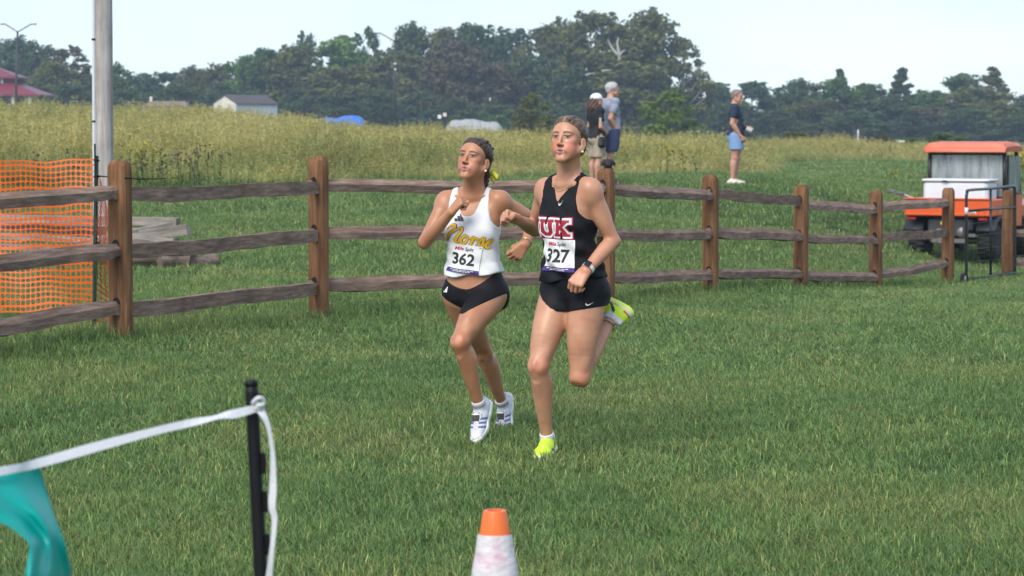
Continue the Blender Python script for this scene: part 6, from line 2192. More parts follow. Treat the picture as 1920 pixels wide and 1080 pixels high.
# photographer
r3_, J3, W3, H3, Wh3, (f3, l3) = spectator(1379, 168, 347, dSp, math.radians(84), 'man in dark navy t-shirt and light blue shorts standing alone with a camera', True, SK_M,
    math.radians(72), math.radians(-6), arms={'R': ((-.125, -.035, .645), (-.10, .045, .515)), 'L': ((.125, .02, .64), (.085, .115, .60))},
    hairfn=hair_short(M['short_hair'], -.002, .006, .012), tee=M['navy_tee'], shorts=M['blue_shorts'], shoe_m=M['cream_shoe'], short_len=.62, hs=1.06, wide=1.13)
cc = P(1394, 238, 42.9)
cm = thing('camera_with_lens', (cc[0], cc[1], cc[2] - .08), 'black camera with pale lens held by the man in navy', 'camera')
ld = nrm(V(.82, -.1, -.42)); Rc = np.stack([np.cross(ld, nrm(np.cross(V(0, 0, 1), ld))) * 0 + ld, nrm(np.cross(V(0, 0, 1), ld)), np.cross(ld, nrm(np.cross(V(0, 0, 1), ld)))], 1)
MB().box(cc - ld * .03, (.075, .14, .10), Rc, .015).build('camera_body', M['camera_black'], cm)
MB().lathe(cc, [(.038, 0), (.040, .03), (.040, .06)], 16, ld).build('lens_ring', M['camera_black'], cm, True)
MB().lathe(cc + ld * .055, [(.040, 0), (.043, .03), (.046, .10), (.046, .115), (.03, .115)], 16, ld).build('lens_barrel', M['lens_white'], cm, True)
MB().tube(spline([cc + V(-.03, -.05, .05), cc + V(.0, -.07, -.1), cc + V(-.005, -.06, -.24), cc + V(-.05, -.05, -.28), cc + V(-.05, -.04, -.1)], 20), .011, 6).build('strap', M['camera_black'], cm, True)

# black dog sitting between the couple and the fence
dd = 41.6
dp = P(1140, 298, dd); gzd = float(gz(dp[0], dd)); hd = dp[2] - gzd
D_ = lambda x, y, z: V(dp[0] + x, dd + y, gzd + z * hd)
dog = thing('dog', (dp[0], dd, gzd), 'black dog with drooping ears sitting behind a fence post below the couple', 'dog')
pr = [ell(D_(0, .16, .32), V(.13, .17, .20), None, .05), cone(D_(0, .06, .55), D_(0, -.02, .40), .10, .115, .05), cone(D_(0, .02, .62), D_(0, -.03, .80), .075, .07, .05),
      ell(D_(0, -.05, .86), V(.085, .09, .075), None, .03), cone(D_(0, -.11, .82), D_(0, -.185, .785), .045, .036, .025), ell(D_(0, -.21, .80), V(.016, .012, .012), None, .006),
      cone(D_(-.062, -.02, .95), D_(-.105, -.03, .84), .028, .026, .015), cone(D_(-.105, -.03, .84), D_(-.11, -.045, .76), .026, .014, .01), cone(D_(.062, -.02, .95), D_(.105, -.03, .84), .028, .026, .015), cone(D_(.105, -.03, .84), D_(.11, -.045, .76), .026, .014, .01),
      cone(D_(-.10, .22, .16), D_(-.11, .02, .06), .075, .045, .04), cone(D_(.10, .22, .16), D_(.11, .02, .06), .075, .045, .04), cone(D_(0, .3, .12), D_(.12, .42, .07), .03, .015, .03)]
for sx in (-1, 1):
    pr += [cone(D_(sx * .065, -.03, .42), D_(sx * .06, -.05, .07), .042, .028, .03), cone(D_(sx * .06, -.05, .06), D_(sx * .06, -.09, .05), .03, .026, .02), cone(D_(sx * .11, .02, .06), D_(sx * .11, -.06, .05), .032, .026, .02)]
F = grid_for(pr, .008); field_of(pr, F)
sdf_obj('body', F, M['dog_black'], dog, None, 1)
MB().tube([D_(.078 * math.cos(a), -.01 + .078 * math.sin(a), .70) for a in np.linspace(0, 6.28, 17)], .009, 6).build('collar', M['red_roof'], dog, True)

# ------------------------------------------------------------------ utility vehicle
M['rtv_orange'] = mat_simple('orange_paint', (.72, .105, .018), .32, var=.06, scale=3, coat=.3)
M['rtv_red'] = mat_simple('faded_roof_orange', (.62, .13, .06), .45, var=.1, scale=3)
M['tyre'] = mat_simple('tyre_rubber', (.018, .018, .019), .85, var=.3, scale=12, bump=.4, bscale=40)
M['rtv_grey'] = mat_simple('dark_grey_plastic', (.035, .036, .040), .6, var=.2, scale=6)
M['steel'] = mat_simple('dull_steel', (.20, .19, .18), .5, metal=.6, var=.2, scale=8)
M['tank_white'] = mat_simple('white_tank_plastic', (.70, .73, .76), .5, var=.05)
m, n, l, b = mat_new('cab_glass')
b.inputs['Base Color'].default_value = (.62, .66, .68, 1); b.inputs['Roughness'].default_value = .04
tr = n.new('ShaderNodeBsdfTransparent'); tr.inputs['Color'].default_value = (.80, .84, .85, 1)
ms = n.new('ShaderNodeMixShader'); ms.inputs['Fac'].default_value = .30
tcx = n.new('ShaderNodeTexCoord'); nzx = n.new('ShaderNodeTexNoise'); nzx.inputs['Scale'].default_value = 3
mpx = n.new('ShaderNodeMapping'); mpx.inputs['Scale'].default_value = (3, 3, .4)
l.new(tcx.outputs['Object'], mpx.inputs['Vector']); l.new(mpx.outputs['Vector'], nzx.inputs['Vector'])
rgx = ramp(n, [(.35, (.18, .18, .18)), (.7, (.5, .5, .5))]); l.new(nzx.outputs['Fac'], rgx.inputs['Fac']); l.new(rgx.outputs['Color'], ms.inputs['Fac'])
l.new(tr.outputs['BSDF'], ms.inputs[1]); l.new(b.outputs['BSDF'], ms.inputs[2]); l.new(ms.outputs['Shader'], n['Material Output'].inputs['Surface'])
M['cab_glass'] = m
dV = 40.6
vc = P(1776, 400, dV); vx = vc[0]; vz = P(1797, 488, dV)[2]
av = math.radians(-26)
Rv = rotz(av)
Tv = lambda x, y, z: V(vx, dV, vz) + Rv @ V(x, y, z)
utv = thing('utility_vehicle', (vx, dV, vz), 'orange utility vehicle with cab and cargo bed parked behind the gate', 'vehicle')
def vbox(name, c, size, mat, parent=None, bev=.02, tilt=None):
    R_ = Rv if tilt is None else Rv @ tilt
    return auto_smooth(MB().box(Tv(*c), size, R_, bev).build(name, mat, parent or utv), 40)
bed = vbox('tailgate', (0, .03, .895), (1.50, .07, .31), M['rtv_orange'])
vbox('tailgate_lip', (0, -.015, 1.04), (1.50, .035, .03), M['rtv_orange'], bed, .008)
vbox('tailgate_rib', (0, -.012, .775), (1.46, .02, .04), M['rtv_orange'], bed, .006)
for sx in (-1, 1):
    vbox('bed_side', (sx * .735, .62, .89), (.06, 1.14, .30), M['rtv_orange'])
vbox('bed_floor', (0, .62, .745), (1.44, 1.12, .05), M['rtv_grey'])
def on_gate(name, txt, cx, cz, size, mat, sx=1.0, bold=.02):
    vs, fs = text_loops(txt, size, .12, bold * size, sx)
    return mesh_obj(name, [Tv(cx + x, -.0085, cz + y) for x, y in vs], fs, mat, bed)
on_gate('lettering', 'Kubota', -.12, .90, .085, M['white_paint'], 1.15)
lab_ = vbox('label_plate', (.40, -.008, .80), (.19, .006, .055), M['white_paint'], bed, .001)
for k in range(5):
    vbox('lettering', (.33 + .034 * k, -.0125, .80), (.024, .003, .024), M['rtv_grey'], lab_, .0005)
# cab
for sx in (-1, 1):
    MB().tube([Tv(sx * .66, 1.22, .95), Tv(sx * .66, 1.20, 1.86)], .035, 8).build('cab_post', M['camera_black'], utv, True)
    MB().tube([Tv(sx * .66, 2.35, .95), Tv(sx * .64, 2.05, 1.86)], .035, 8).build('cab_post', M['camera_black'], utv, True)
vbox('cab_sill', (0, 1.22, 1.02), (1.36, .07, .06), M['camera_black'])
vbox('cab_header', (0, 1.20, 1.80), (1.36, .07, .06), M['camera_black'])
vbox('rear_window', (0, 1.215, 1.41), (1.26, .012, .72), M['cab_glass'], None, .003)
vbox('windscreen', (0, 2.22, 1.41), (1.22, .012, .72), M['cab_glass'], None, .003, rotx(-.2))
mb = MB(); rings = []
for (yy, zt, hw) in ((1.02, 1.885, .70), (1.06, 1.965, .715), (1.2, 1.99, .72), (1.7, 2.005, .72), (2.15, 1.985, .71), (2.30, 1.90, .69)):
    rings.append([Tv(-hw, yy, 1.825), Tv(hw, yy, 1.825), Tv(hw + .01, yy, zt - .075), Tv(hw - .05, yy, zt - .012), Tv(hw - .14, yy, zt), Tv(-hw + .14, yy, zt), Tv(-hw + .05, yy, zt - .012), Tv(-hw - .01, yy, zt - .075)])
mb.loft(rings); auto_smooth(mb.build('roof', M['rtv_red'], utv), 35)
for sx in (-1, 1):
    dr = vbox('door', (sx * .69, 1.78, .80), (.05, .95, .58), M['rtv_orange'])
    vbox('door_window', (sx * .69, 1.76, 1.42), (.012, .84, .66), M['cab_glass'], dr, .003)
    vbox('door_frame', (sx * .70, 1.76, 1.10), (.03, .96, .04), M['camera_black'], dr, .006)
    vbox('door_frame', (sx * .70, 1.30, 1.42), (.03, .04, .70), M['camera_black'], dr, .006)
    vbox('door_handle', (sx * .725, 1.42, 1.0), (.03, .12, .03), M['camera_black'], dr, .008)
vbox('seat_back', (0, 1.55, 1.10), (1.15, .14, .42), M['camera_black'], None, .05)
vbox('bonnet', (0, 2.75, .78), (1.30, .95, .42), M['rtv_orange'], None, .12)
MB().tube([Tv(-.3 + .17 * math.cos(a), 2.0 + .05 * math.sin(a), 1.25 + .16 * math.sin(a)) for a in np.linspace(0, 6.28, 21)], .014, 6).build('steering_wheel', M['camera_black'], utv, True)
# running gear
vbox('chassis', (0, 1.5, .50), (.70, 2.9, .20), M['rtv_grey'])
vbox('engine_cover', (.02, .28, .60), (.78, .40, .24), M['rtv_grey'], None, .04)
MB().lathe(Tv(.25, .05, .47), [(.09, 0), (.10, .02), (.10, .34), (.09, .36)], 16, Rv @ V(-.2, 1, 0)).build('muffler', M['steel'], utv, True)
vbox('rear_axle', (0, .52, .32), (1.1, .12, .12), M['steel'], None, .04)
vbox('hitch_bar', (.05, -.04, .33), (.62, .08, .085), M['steel'], None, .015)
vbox('hitch_receiver', (-.08, -.09, .33), (.10, .06, .10), M['steel'], None, .01)
vbox('number_plate', (-.06, -.03, .475), (.22, .02, .11), M['lens_white'], None, .006)
vbox('warning_sticker', (-.08, -.015, .63), (.055, .008, .045), mat_simple('yellow_sticker', (.75, .62, .04), .5), None, .002)
vbox('skid_plate', (.02, .1, .42), (.9, .05, .07), M['steel'], None, .015)
for sx in (-1, 1):
    vbox('tail_light', (sx * .62, -.012, .70), (.16, .03, .05), mat_simple('tail_light_red', (.30, .02, .02), .25), None, .01)
    mb = MB(); rings = []
    for a in np.linspace(.45, math.pi - .5, 11):
        c_ = (.52 - .43 * math.cos(a), .34 + .40 * math.sin(a))
        rings.append([Tv(sx * .46, c_[0], c_[1]), Tv(sx * .80, c_[0], c_[1]), Tv(sx * .80, c_[0], c_[1] - .035), Tv(sx * .46, c_[0], c_[1] - .035)])
    mb.loft(rings); mb.build('mudguard', M['rtv_grey'], utv, True)
for sx in (-1, 1):
    for yw in (.52, 2.62):
        c_ = Tv(sx * .60, yw, .315); ax = Rv @ V(sx, 0, 0)
        mb = MB()
        mb.lathe(c_ - ax * .15, [(.16, 0), (.255, .0), (.30, .03), (.315, .08), (.315, .22), (.30, .27), (.255, .30), (.16, .30)], 30, ax)
        wl_ = auto_smooth(mb.build('wheel', M['tyre'], utv), 35)
        tb_ = MB()
        xx, yy2, zz = frame_from(ax, (1, 0, 0))
        for k in range(22):
            a = 2 * math.pi * k / 22
            rad = xx * math.cos(a) + yy2 * math.sin(a); tan = np.cross(ax, rad)
            for sd in (-1, 1):
                tb_.box(c_ + rad * .318 + ax * sd * .075 + tan * (.02 * sd), (.125, .035, .022), np.stack([ax, tan, rad], 1), .004)
        tb_.build('tread_lugs', M['tyre'], wl_)
        MB().lathe(c_ + ax * .10, [(.155, 0), (.165, .02), (.15, .035), (.06, .02), (.055, .05)], 20, ax).build('rim', M['steel'], wl_, True)
# load: white tank and tool handles
tk = thing('cargo_box', Tv(0, .75, .78), 'white plastic box riding in the orange cargo bed', 'box')
auto_smooth(MB().box(Tv(.02, .72, 1.045), (1.12, .66, .56), Rv, .045).build('box_body', M['tank_white'], tk), 40)
auto_smooth(MB().box(Tv(.02, .72, 1.345), (1.16, .70, .045), Rv, .015).build('box_lid', M['tank_white'], tk), 40)
MB().tube([Tv(-.2, .36, 1.32), Tv(-.15, .34, 1.34), Tv(-.1, .36, 1.32)], .012, 6).build('handle', M['camera_black'], tk)
for k, (a, b2, lab) in enumerate([((-1.05, .25, 1.15), (-.25, .95, .80), 'grey-handled tool leaning over the left side of the cargo bed'), ((-.92, .30, 1.12), (-.3, 1.05, .80), 'second tool handle sticking out over the left of the cargo bed')]):
    tl_ = thing('rake', Tv(*b2), lab, 'tool', 'tools in the cargo bed')
    MB().tube([Tv(*a), Tv(*b2)], .018, 8).build('handle', M['lens_white'], tl_, True)
    MB().box(Tv(*a), (.16, .03, .05), Rv @ rotz(.6), .01).build('rake_head', M['steel'], tl_)

# ------------------------------------------------------------------ tubular steel gate on a wheel
M['gate_black'] = mat_simple('black_gate_paint', (.016, .016, .019), .28, var=.2, scale=10)
g0, g1 = (1812, 33.0), (1903, 34.9)
G = lambda u, y0, y1: P(g0[0] + (g1[0] - g0[0]) * u, y0 + (y1 - y0) * u, g0[1] + (g1[1] - g0[1]) * u)
gb = G(0, 516, 507)
gate = thing('metal_gate', (gb[0], gb[1], float(gz(gb[0], gb[1]))), 'black tubular steel gate on a small wheel before the orange vehicle', 'gate')
def gt(name, pts, r_=.021):
    return MB().tube(pts, r_, 10).build(name, M['gate_black'], gate, True)
gt('frame_tube', spline([G(0, 524, 511), G(0, 440, 430), G(0, 375, 365), G(.015, 362, 353), G(.06, 357, 350), G(.5, 357, 350), G(.95, 357, 349), G(.99, 362, 353), G(1, 375, 366), G(1, 440, 430), G(1, 522, 509)], 60))
gt('bottom_rail', [G(-.01, 525, 511), G(1, 525, 511)], .022)
gt('middle_rail', [G(0, 396, 388), G(1, 396, 388)], .019)
gt('middle_upright', [G(.5, 357, 349), G(.5, 525, 511)], .018)
for yy in (420, 443, 468, 492):
    MB().tube([G(0, yy, yy - 9), G(1, yy, yy - 9)], .003, 5).build('wire', M['gate_black'], gate)
for uu in (.12, .25, .37, .63, .76, .88):
    MB().tube([G(uu, 397, 389), G(uu, 525, 511)], .0022, 4).build('wire', M['gate_black'], gate)
MB().lathe(G(0, 396, 388), [(.024, -.05), (.025, 0), (.024, .05)], 12).build('tape_band', M['white_paint'], gate, True)
wc = P(1807, 523, 32.97); gd = nrm(G(1, 500, 500) - G(0, 500, 500)); gx = nrm(V(-gd[1], gd[0], 0))
wl_ = MB().lathe(wc - gx * -.0, [(.045, -.025), (.075, -.028), (.085, -.015), (.085, .015), (.075, .028), (.045, .025)], 22, gx)
wl_ = auto_smooth(wl_.build('wheel', M['tyre'], gate), 40)
MB().lathe(wc, [(.045, -.027), (.046, 0), (.045, .027)], 16, gx).build('hub', M['lens_white'], wl_, True)
# ------------------------------------------------------------------ foreground: step-in stake, tape, pennant, traffic cone
M['tape_white'] = mat_simple('white_tape', (.62, .63, .66), .55, var=.05, scale=20, bump=.15, bscale=120)
m, n, l, b = mat_new('teal_vinyl')
b.inputs['Base Color'].default_value = (.0, .44, .41, 1)
b.inputs['Roughness'].default_value = .35
b.inputs['Subsurface Weight'].default_value = 0
tr = n.new('ShaderNodeBsdfTranslucent'); tr.inputs['Color'].default_value = (.0, .60, .42, 1)
ms = n.new('ShaderNodeMixShader'); ms.inputs['Fac'].default_value = .38
out_ = n['Material Output']
l.new(b.outputs['BSDF'], ms.inputs[1]); l.new(tr.outputs['BSDF'], ms.inputs[2]); l.new(ms.outputs['Shader'], out_.inputs['Surface'])
M['teal'] = m
dS = 4.9
s0 = P(470, 718, dS)
xs1, ys1 = s0[0] + .03, dS
stake = thing('step_in_stake', (xs1, ys1, float(gz(xs1, ys1))), 'black plastic step-in stake holding the white tape, lower left', 'stake')
top, mid_, foot = P(471, 719, dS), P(489, 1075, dS - .02), None
dirs = nrm(mid_ - top)
foot = top + dirs * ((top[2] + .12) / -dirs[2])
mb = MB(); mb.tube([top, top + dirs * .02, (top + foot) / 2, foot], [.0125, .0135, .0140, .0145], 14)
mb.build('stake_shaft', M['black_plastic'], stake, True)
MB().lathe(top, [(.0138, -.006), (.0145, 0), (.0138, .005), (.009, .008)], 14, -dirs).build('stake_cap', M['black_plastic'], stake, True)
for yy, ln, sd in ((742, .012, 1), (868, .044, 1), (940, .044, 1), (1020, .044, 1)):
    c_ = top + dirs * ((yy - 719) / 356 * np.linalg.norm(mid_ - top)) + V(.0165, -.002, 0)
    mb = MB()
    mb.box(c_, (.010, .012, ln), None, .002)
    mb.box(c_ + V(.004, -.006, -ln * .1), (.006, .006, ln * .8), None, .002)
    mb.build('tape_clip', M['black_plastic'], stake)
def ribbon(pts, widths, tilt, name, mat, parent=None, label=None, cat=None, thick=.0012, origin=None):
    mb_ = MB(); rings = []
    pts = [np.asarray(p) for p in pts]
    for i, p in enumerate(pts):
        d = nrm(pts[min(i + 1, len(pts) - 1)] - pts[max(i - 1, 0)])
        sd_ = nrm(np.cross(d, V(0, 1, 0))); nn = np.cross(sd_, d)
        a = tilt[i]
        w_ = sd_ * math.cos(a) + nn * math.sin(a); t_ = nn * math.cos(a) - sd_ * math.sin(a)
        h = widths[i] / 2
        rings.append([p - w_ * h - t_ * thick / 2, p + w_ * h - t_ * thick / 2, p + w_ * h + t_ * thick / 2, p - w_ * h + t_ * thick / 2])
    mb_.loft(rings)
    o = mb_.build(name, mat, parent, False, origin)
    if label: tag(o, label, cat)
    return o
tape_pts = spline([P(-420, 940, 4.0), P(-120, 903, 4.35), P(20, 880, 4.48), P(70, 869, 4.55), P(180, 838, 4.63), P(300, 806, 4.72), P(390, 786, 4.8), P(440, 776, 4.85), P(478, 766, 4.88)], 46)
u_ = np.linspace(0, 1, 46)
tape = thing('course_tape', tape_pts[10], 'white tape tied to the black stake and strung with a teal pennant', 'tape')
ribbon(tape_pts, [.0175 + .002 * math.sin(17 * t) for t in u_], [.25 + 1.0 * math.exp(-((t - .78) / .07) ** 2) for t in u_], 'tape_run', M['tape_white'], tape)
tail = spline([P(482, 762, 4.87), P(492, 775, 4.86), P(503, 800, 4.86), P(511, 850, 4.86), P(512, 910, 4.86), P(510, 950, 4.86), P(515, 975, 4.86), P(510, 1030, 4.86), P(504, 1085, 4.86), P(500, 1130, 4.86)], 40)
u2 = np.linspace(0, 1, 40)
ribbon(tail, [.0115 + .004 * math.sin(13 * t + 1) + .003 * t for t in u2], [.5 * math.sin(8 * t) for t in u2], 'tape_tail', M['tape_white'], tape)
kn = MB()
for pts_, r_ in (([P(474, 757, 4.86), P(484, 746, 4.85), P(494, 750, 4.86), P(490, 765, 4.86), P(478, 764, 4.86)], .0045), ([P(476, 752, 4.87), P(486, 760, 4.855), P(494, 758, 4.86)], .005)):
    kn.tube(spline(pts_, 16), r_, 8)
kn.build('tape_knot', M['tape_white'], tape, True)
# pennant: a triangle of vinyl hanging from the tape, blown and folded
tl, trr = P(-170, 912, 4.32), P(72, 870, 4.55)
nU, nV = 22, 26
vs, fs = [], []
for j in range(nV + 1):
    v = j / nV
    for i in range(nU + 1):
        u = i / nU
        px = (-150 + 220 * u) * (1 - v) + v * (60 + 70 * u * (1 - v) + 20 * u)
        # right edge leans right; left edge sweeps in
        le = float(np.interp(v, [0, .15, .28, .40, .6, .8, 1], [-170, -70, 20, 58, 47, 44, 30])); re = float(np.interp(v, [0, .3, .5, .66, .8, 1], [72, 101, 124, 135, 120, 90]))
        px = le + (re - le) * u
        py = (912 - 42 * u) + (1180 - (912 - 42 * u)) * v
        d = 4.32 + .23 * u + .07 * math.sin(5.5 * v + 2.5 * u) * v + .020 * math.sin(10 * v - 6 * u) + .010 * math.sin(14 * u + 5 * v)
        vs.append(P(px, py, d))
for j in range(nV):
    for i in range(nU):
        a = j * (nU + 1) + i
        fs.append((a, a + nU + 1, a + nU + 2, a + 1))
pen = mesh_obj('pennant_flag', vs, fs, M['teal'], None, True, origin=tl)
pen.modifiers.new('thickness', 'SOLIDIFY').thickness = .0008
tag(pen, 'teal vinyl pennant hanging from the white tape', 'pennant')

# traffic cone
M['cone_orange'] = mat_simple('cone_orange', (.80, .16, .025), .35, var=.08, scale=10)
m, n, l, b = mat_new('cone_collar')
tc = n.new('ShaderNodeTexCoord')
nz = n.new('ShaderNodeTexNoise'); nz.inputs['Scale'].default_value = 9; nz.inputs['Detail'].default_value = 4
l.new(tc.outputs['Object'], nz.inputs['Vector'])
rr = ramp(n, [(.38, (.58, .55, .58)), (.58, (.66, .62, .63)), (.68, (.62, .36, .46))])
l.new(nz.outputs['Fac'], rr.inputs['Fac']); l.new(rr.outputs['Color'], b.inputs['Base Color'])
b.inputs['Roughness'].default_value = .4
mp = n.new('ShaderNodeMapping'); mp.inputs['Scale'].default_value = (1, 1, 1.6)
n2 = n.new('ShaderNodeTexNoise'); n2.inputs['Scale'].default_value = 22; n2.inputs['Detail'].default_value = 2
l.new(tc.outputs['Object'], mp.inputs['Vector']); l.new(mp.outputs['Vector'], n2.inputs['Vector'])
bp = n.new('ShaderNodeBump'); bp.inputs['Strength'].default_value = .7; bp.inputs['Distance'].default_value = .01
l.new(n2.outputs['Fac'], bp.inputs['Height']); l.new(bp.outputs['Normal'], b.inputs['Normal'])
M['cone_collar'] = m
dC = 6.0
ct = P(928, 957, dC)
gzc = float(gz(ct[0], dC))
H_ = ct[2] - gzc
cone_o = thing('traffic_cone', (ct[0], dC, gzc), 'orange traffic cone with worn white reflective sleeve, bottom centre', 'traffic cone')
Rz = lambda h: .030 + (H_ - h) * .162          # radius at height h above the ground
mb = MB()
mb.lathe((ct[0], dC, gzc), [(.19, .03), (Rz(.06) + .01, .035), (Rz(.08), .08), (Rz(H_ - .050), H_ - .050), (.0305, H_ - .006), (.028, H_), (.020, H_), (.019, H_ - .05)], 36, cap=False)
auto_smooth(mb.build('cone_body', M['cone_orange'], cone_o), 35)
mb = MB()
zs_ = np.linspace(H_ - .40, H_ - .058, 14)
mb.lathe((ct[0], dC, gzc), [(Rz(h) + .0035 + .0008 * math.sin(h * 90), h) for h in zs_], 40, cap=False)
sl = mb.build('reflective_sleeve', M['cone_collar'], cone_o, True)
mb = MB(); mb.box((ct[0], dC, gzc + .018), (.40, .40, .034), None, .015)
mb.build('cone_base', M['cone_orange'], cone_o)
# ------------------------------------------------------------------ lawn and meadow (instanced tufts)
def blade_mesh(name, blades, mat):
    """blades: list of (polyline points, half widths, shade, side vector)."""
    vs, fs, cs = [], [], []
    for pts, hw, shade, sd in blades:
        b0 = len(vs)
        for p, h in zip(pts, hw):
            if h > 0:
                vs.append(p - sd * h); vs.append(p + sd * h); cs += [shade] * 2
            else:
                vs.append(p); cs.append(shade)
        n_ = len(pts)
        for i in range(n_ - 1):
            if hw[i + 1] > 0:
                fs.append((b0 + 2 * i, b0 + 2 * i + 1, b0 + 2 * i + 3, b0 + 2 * i + 2))
            else:
                fs.append((b0 + 2 * i, b0 + 2 * i + 1, b0 + 2 * i + 2))
    me = bpy.data.meshes.new(name)
    me.from_pydata([tuple(v) for v in vs], [], fs); me.update()
    ca = me.color_attributes.new('Col', 'FLOAT_COLOR', 'POINT')
    a = np.ones((len(vs), 4), np.float32); a[:, :3] = np.array(cs)
    ca.data.foreach_set('color', a.ravel())
    me.materials.append(mat)
    return me

def mat_blades(name, c_noise=None, trans=.42, rough=.48, pos_mix=.75, stops=None, scale=.55):
    m, n, l, b = mat_new(name)
    at = n.new('ShaderNodeAttribute'); at.attribute_name = 'Col'
    oi = n.new('ShaderNodeObjectInfo')
    n1 = n.new('ShaderNodeTexNoise'); n1.inputs['Scale'].default_value = scale; n1.inputs['Detail'].default_value = 5; n1.inputs['Roughness'].default_value = .62
    l.new(oi.outputs['Location'], n1.inputs['Vector'])
    r1 = ramp(n, stops)
    l.new(n1.outputs['Fac'], r1.inputs['Fac'])
    mx = n.new('ShaderNodeMix'); mx.data_type = 'RGBA'; mx.blend_type = 'MULTIPLY'; mx.inputs['Factor'].default_value = 1
    l.new(r1.outputs['Color'], mx.inputs['A']); l.new(at.outputs['Color'], mx.inputs['B'])
    hs = n.new('ShaderNodeHueSaturation')
    mr = n.new('ShaderNodeMapRange'); mr.inputs['To Min'].default_value = .8; mr.inputs['To Max'].default_value = 1.22
    l.new(oi.outputs['Random'], mr.inputs['Value']); l.new(mr.outputs['Result'], hs.inputs['Value'])
    l.new(mx.outputs['Result'], hs.inputs['Color'])
    l.new(hs.outputs['Color'], b.inputs['Base Color'])
    b.inputs['Roughness'].default_value = rough
    b.inputs['Specular IOR Level'].default_value = .28
    tr = n.new('ShaderNodeBsdfTranslucent'); l.new(hs.outputs['Color'], tr.inputs['Color'])
    ms = n.new('ShaderNodeMixShader'); ms.inputs['Fac'].default_value = trans
    o_ = n['Material Output']
    l.new(b.outputs['BSDF'], ms.inputs[1]); l.new(tr.outputs['BSDF'], ms.inputs[2]); l.new(ms.outputs['Shader'], o_.inputs['Surface'])
    return m

LAWN_STOPS = [(.30, (.118, .218, .072)), (.48, (.158, .265, .084)), (.64, (.205, .290, .098)), (.80, (.31, .32, .15))]
M['grass'] = mat_blades('grass_blades', stops=LAWN_STOPS)
MEADOW_STOPS = [(.30, (.215, .235, .095)), (.46, (.375, .355, .15)), (.6, (.48, .43, .20)), (.72, (.56, .50, .28))]
M['meadow'] = mat_blades('meadow_stems', stops=MEADOW_STOPS, scale=.16, trans=.35)

def tuft(seed, n, rad, hmin, hmax, w, lean=.6):
    r_ = np.random.default_rng(seed)
    out = []
    for _ in range(n):
        a, rr = r_.uniform(0, 6.28), rad * math.sqrt(r_.uniform())
        p = V(rr * math.cos(a), rr * math.sin(a), -.006)
        h = r_.uniform(hmin, hmax)
        la = r_.uniform(0, 6.28); ln = r_.uniform(.1, 1) * lean * h
        dr = V(math.cos(la), math.sin(la), 0)
        sd = V(-math.sin(la), math.cos(la), 0) if r_.uniform() < .6 else dr * .6 + V(-math.sin(la), math.cos(la), 0) * .5
        dry = r_.uniform()
        sh = r_.uniform(.55, 1.35)
        shade = V(sh, sh, sh) if dry > .16 else V(2.1, 1.45, 1.5) * sh
        out.append(([p, p + V(0, 0, h * .55) + dr * ln * .3, p + V(0, 0, h * (1 - .18 * ln / h)) + dr * ln], [w * .5, w * .42, 0], shade, sd))
    return out

def scatter_object(name, pts, scales, rots, variants, label, cat, tilt=None):
    """One object whose points carry instances of the variant meshes (geometry nodes)."""
    cname = name + '_tufts'
    c = bpy.data.collections.new(cname)
    for k, me in enumerate(variants):
        o = bpy.data.objects.new(name + '_tuft', me)
        c.objects.link(o)
    me = bpy.data.meshes.new(name)
    me.from_pydata([tuple(p) for p in pts], [], []); me.update()
    for nm, ty, arr in (('sc', 'FLOAT_VECTOR', scales), ('ro', 'FLOAT_VECTOR', rots)):
        at = me.attributes.new(nm, ty, 'POINT'); at.data.foreach_set('vector', np.asarray(arr, np.float32).ravel())
    at = me.attributes.new('vi', 'INT', 'POINT'); at.data.foreach_set('value', rng.integers(0, len(variants), len(pts)).astype(np.int32))
    ob = bpy.data.objects.new(name, me); col.objects.link(ob)
    ng = bpy.data.node_groups.new(name, 'GeometryNodeTree')
    ng.interface.new_socket('Geometry', in_out='INPUT', socket_type='NodeSocketGeometry')
    ng.interface.new_socket('Geometry', in_out='OUTPUT', socket_type='NodeSocketGeometry')
    N, L = ng.nodes, ng.links
    gi, go = N.new('NodeGroupInput'), N.new('NodeGroupOutput')
    ip = N.new('GeometryNodeInstanceOnPoints')
    ci = N.new('GeometryNodeCollectionInfo'); ci.inputs['Collection'].default_value = c
    ci.inputs['Separate Children'].default_value = True; ci.inputs['Reset Children'].default_value = True
    def attr(nm, dt):
        a = N.new('GeometryNodeInputNamedAttribute'); a.data_type = dt; a.inputs['Name'].default_value = nm; return a.outputs['Attribute']
    L.new(gi.outputs[0], ip.inputs['Points']); L.new(ci.outputs[0], ip.inputs['Instance'])
    ip.inputs['Pick Instance'].default_value = True
    L.new(attr('vi', 'INT'), ip.inputs['Instance Index'])
    L.new(attr('sc', 'FLOAT_VECTOR'), ip.inputs['Scale'])
    er = N.new('FunctionNodeEulerToRotation')
    L.new(attr('ro', 'FLOAT_VECTOR'), er.inputs[0]); L.new(er.outputs[0], ip.inputs['Rotation'])
    L.new(ip.outputs[0], go.inputs[0])
    ob.modifiers.new('scatter', 'NODES').node_group = ng
    me.materials.append(variants[0].materials[0])
    return tag(ob, label, cat, kind='stuff')

def meadow_edge(x, d):
    """Depth at which the tall meadow begins."""
    return np.interp(x, [-30, -9, -4, 0, 3, 5, 6.5, 9, 14, 20, 40], [40, 43.5, 45, 47.5, 49, 52, 62, 82, 92, 96, 100])

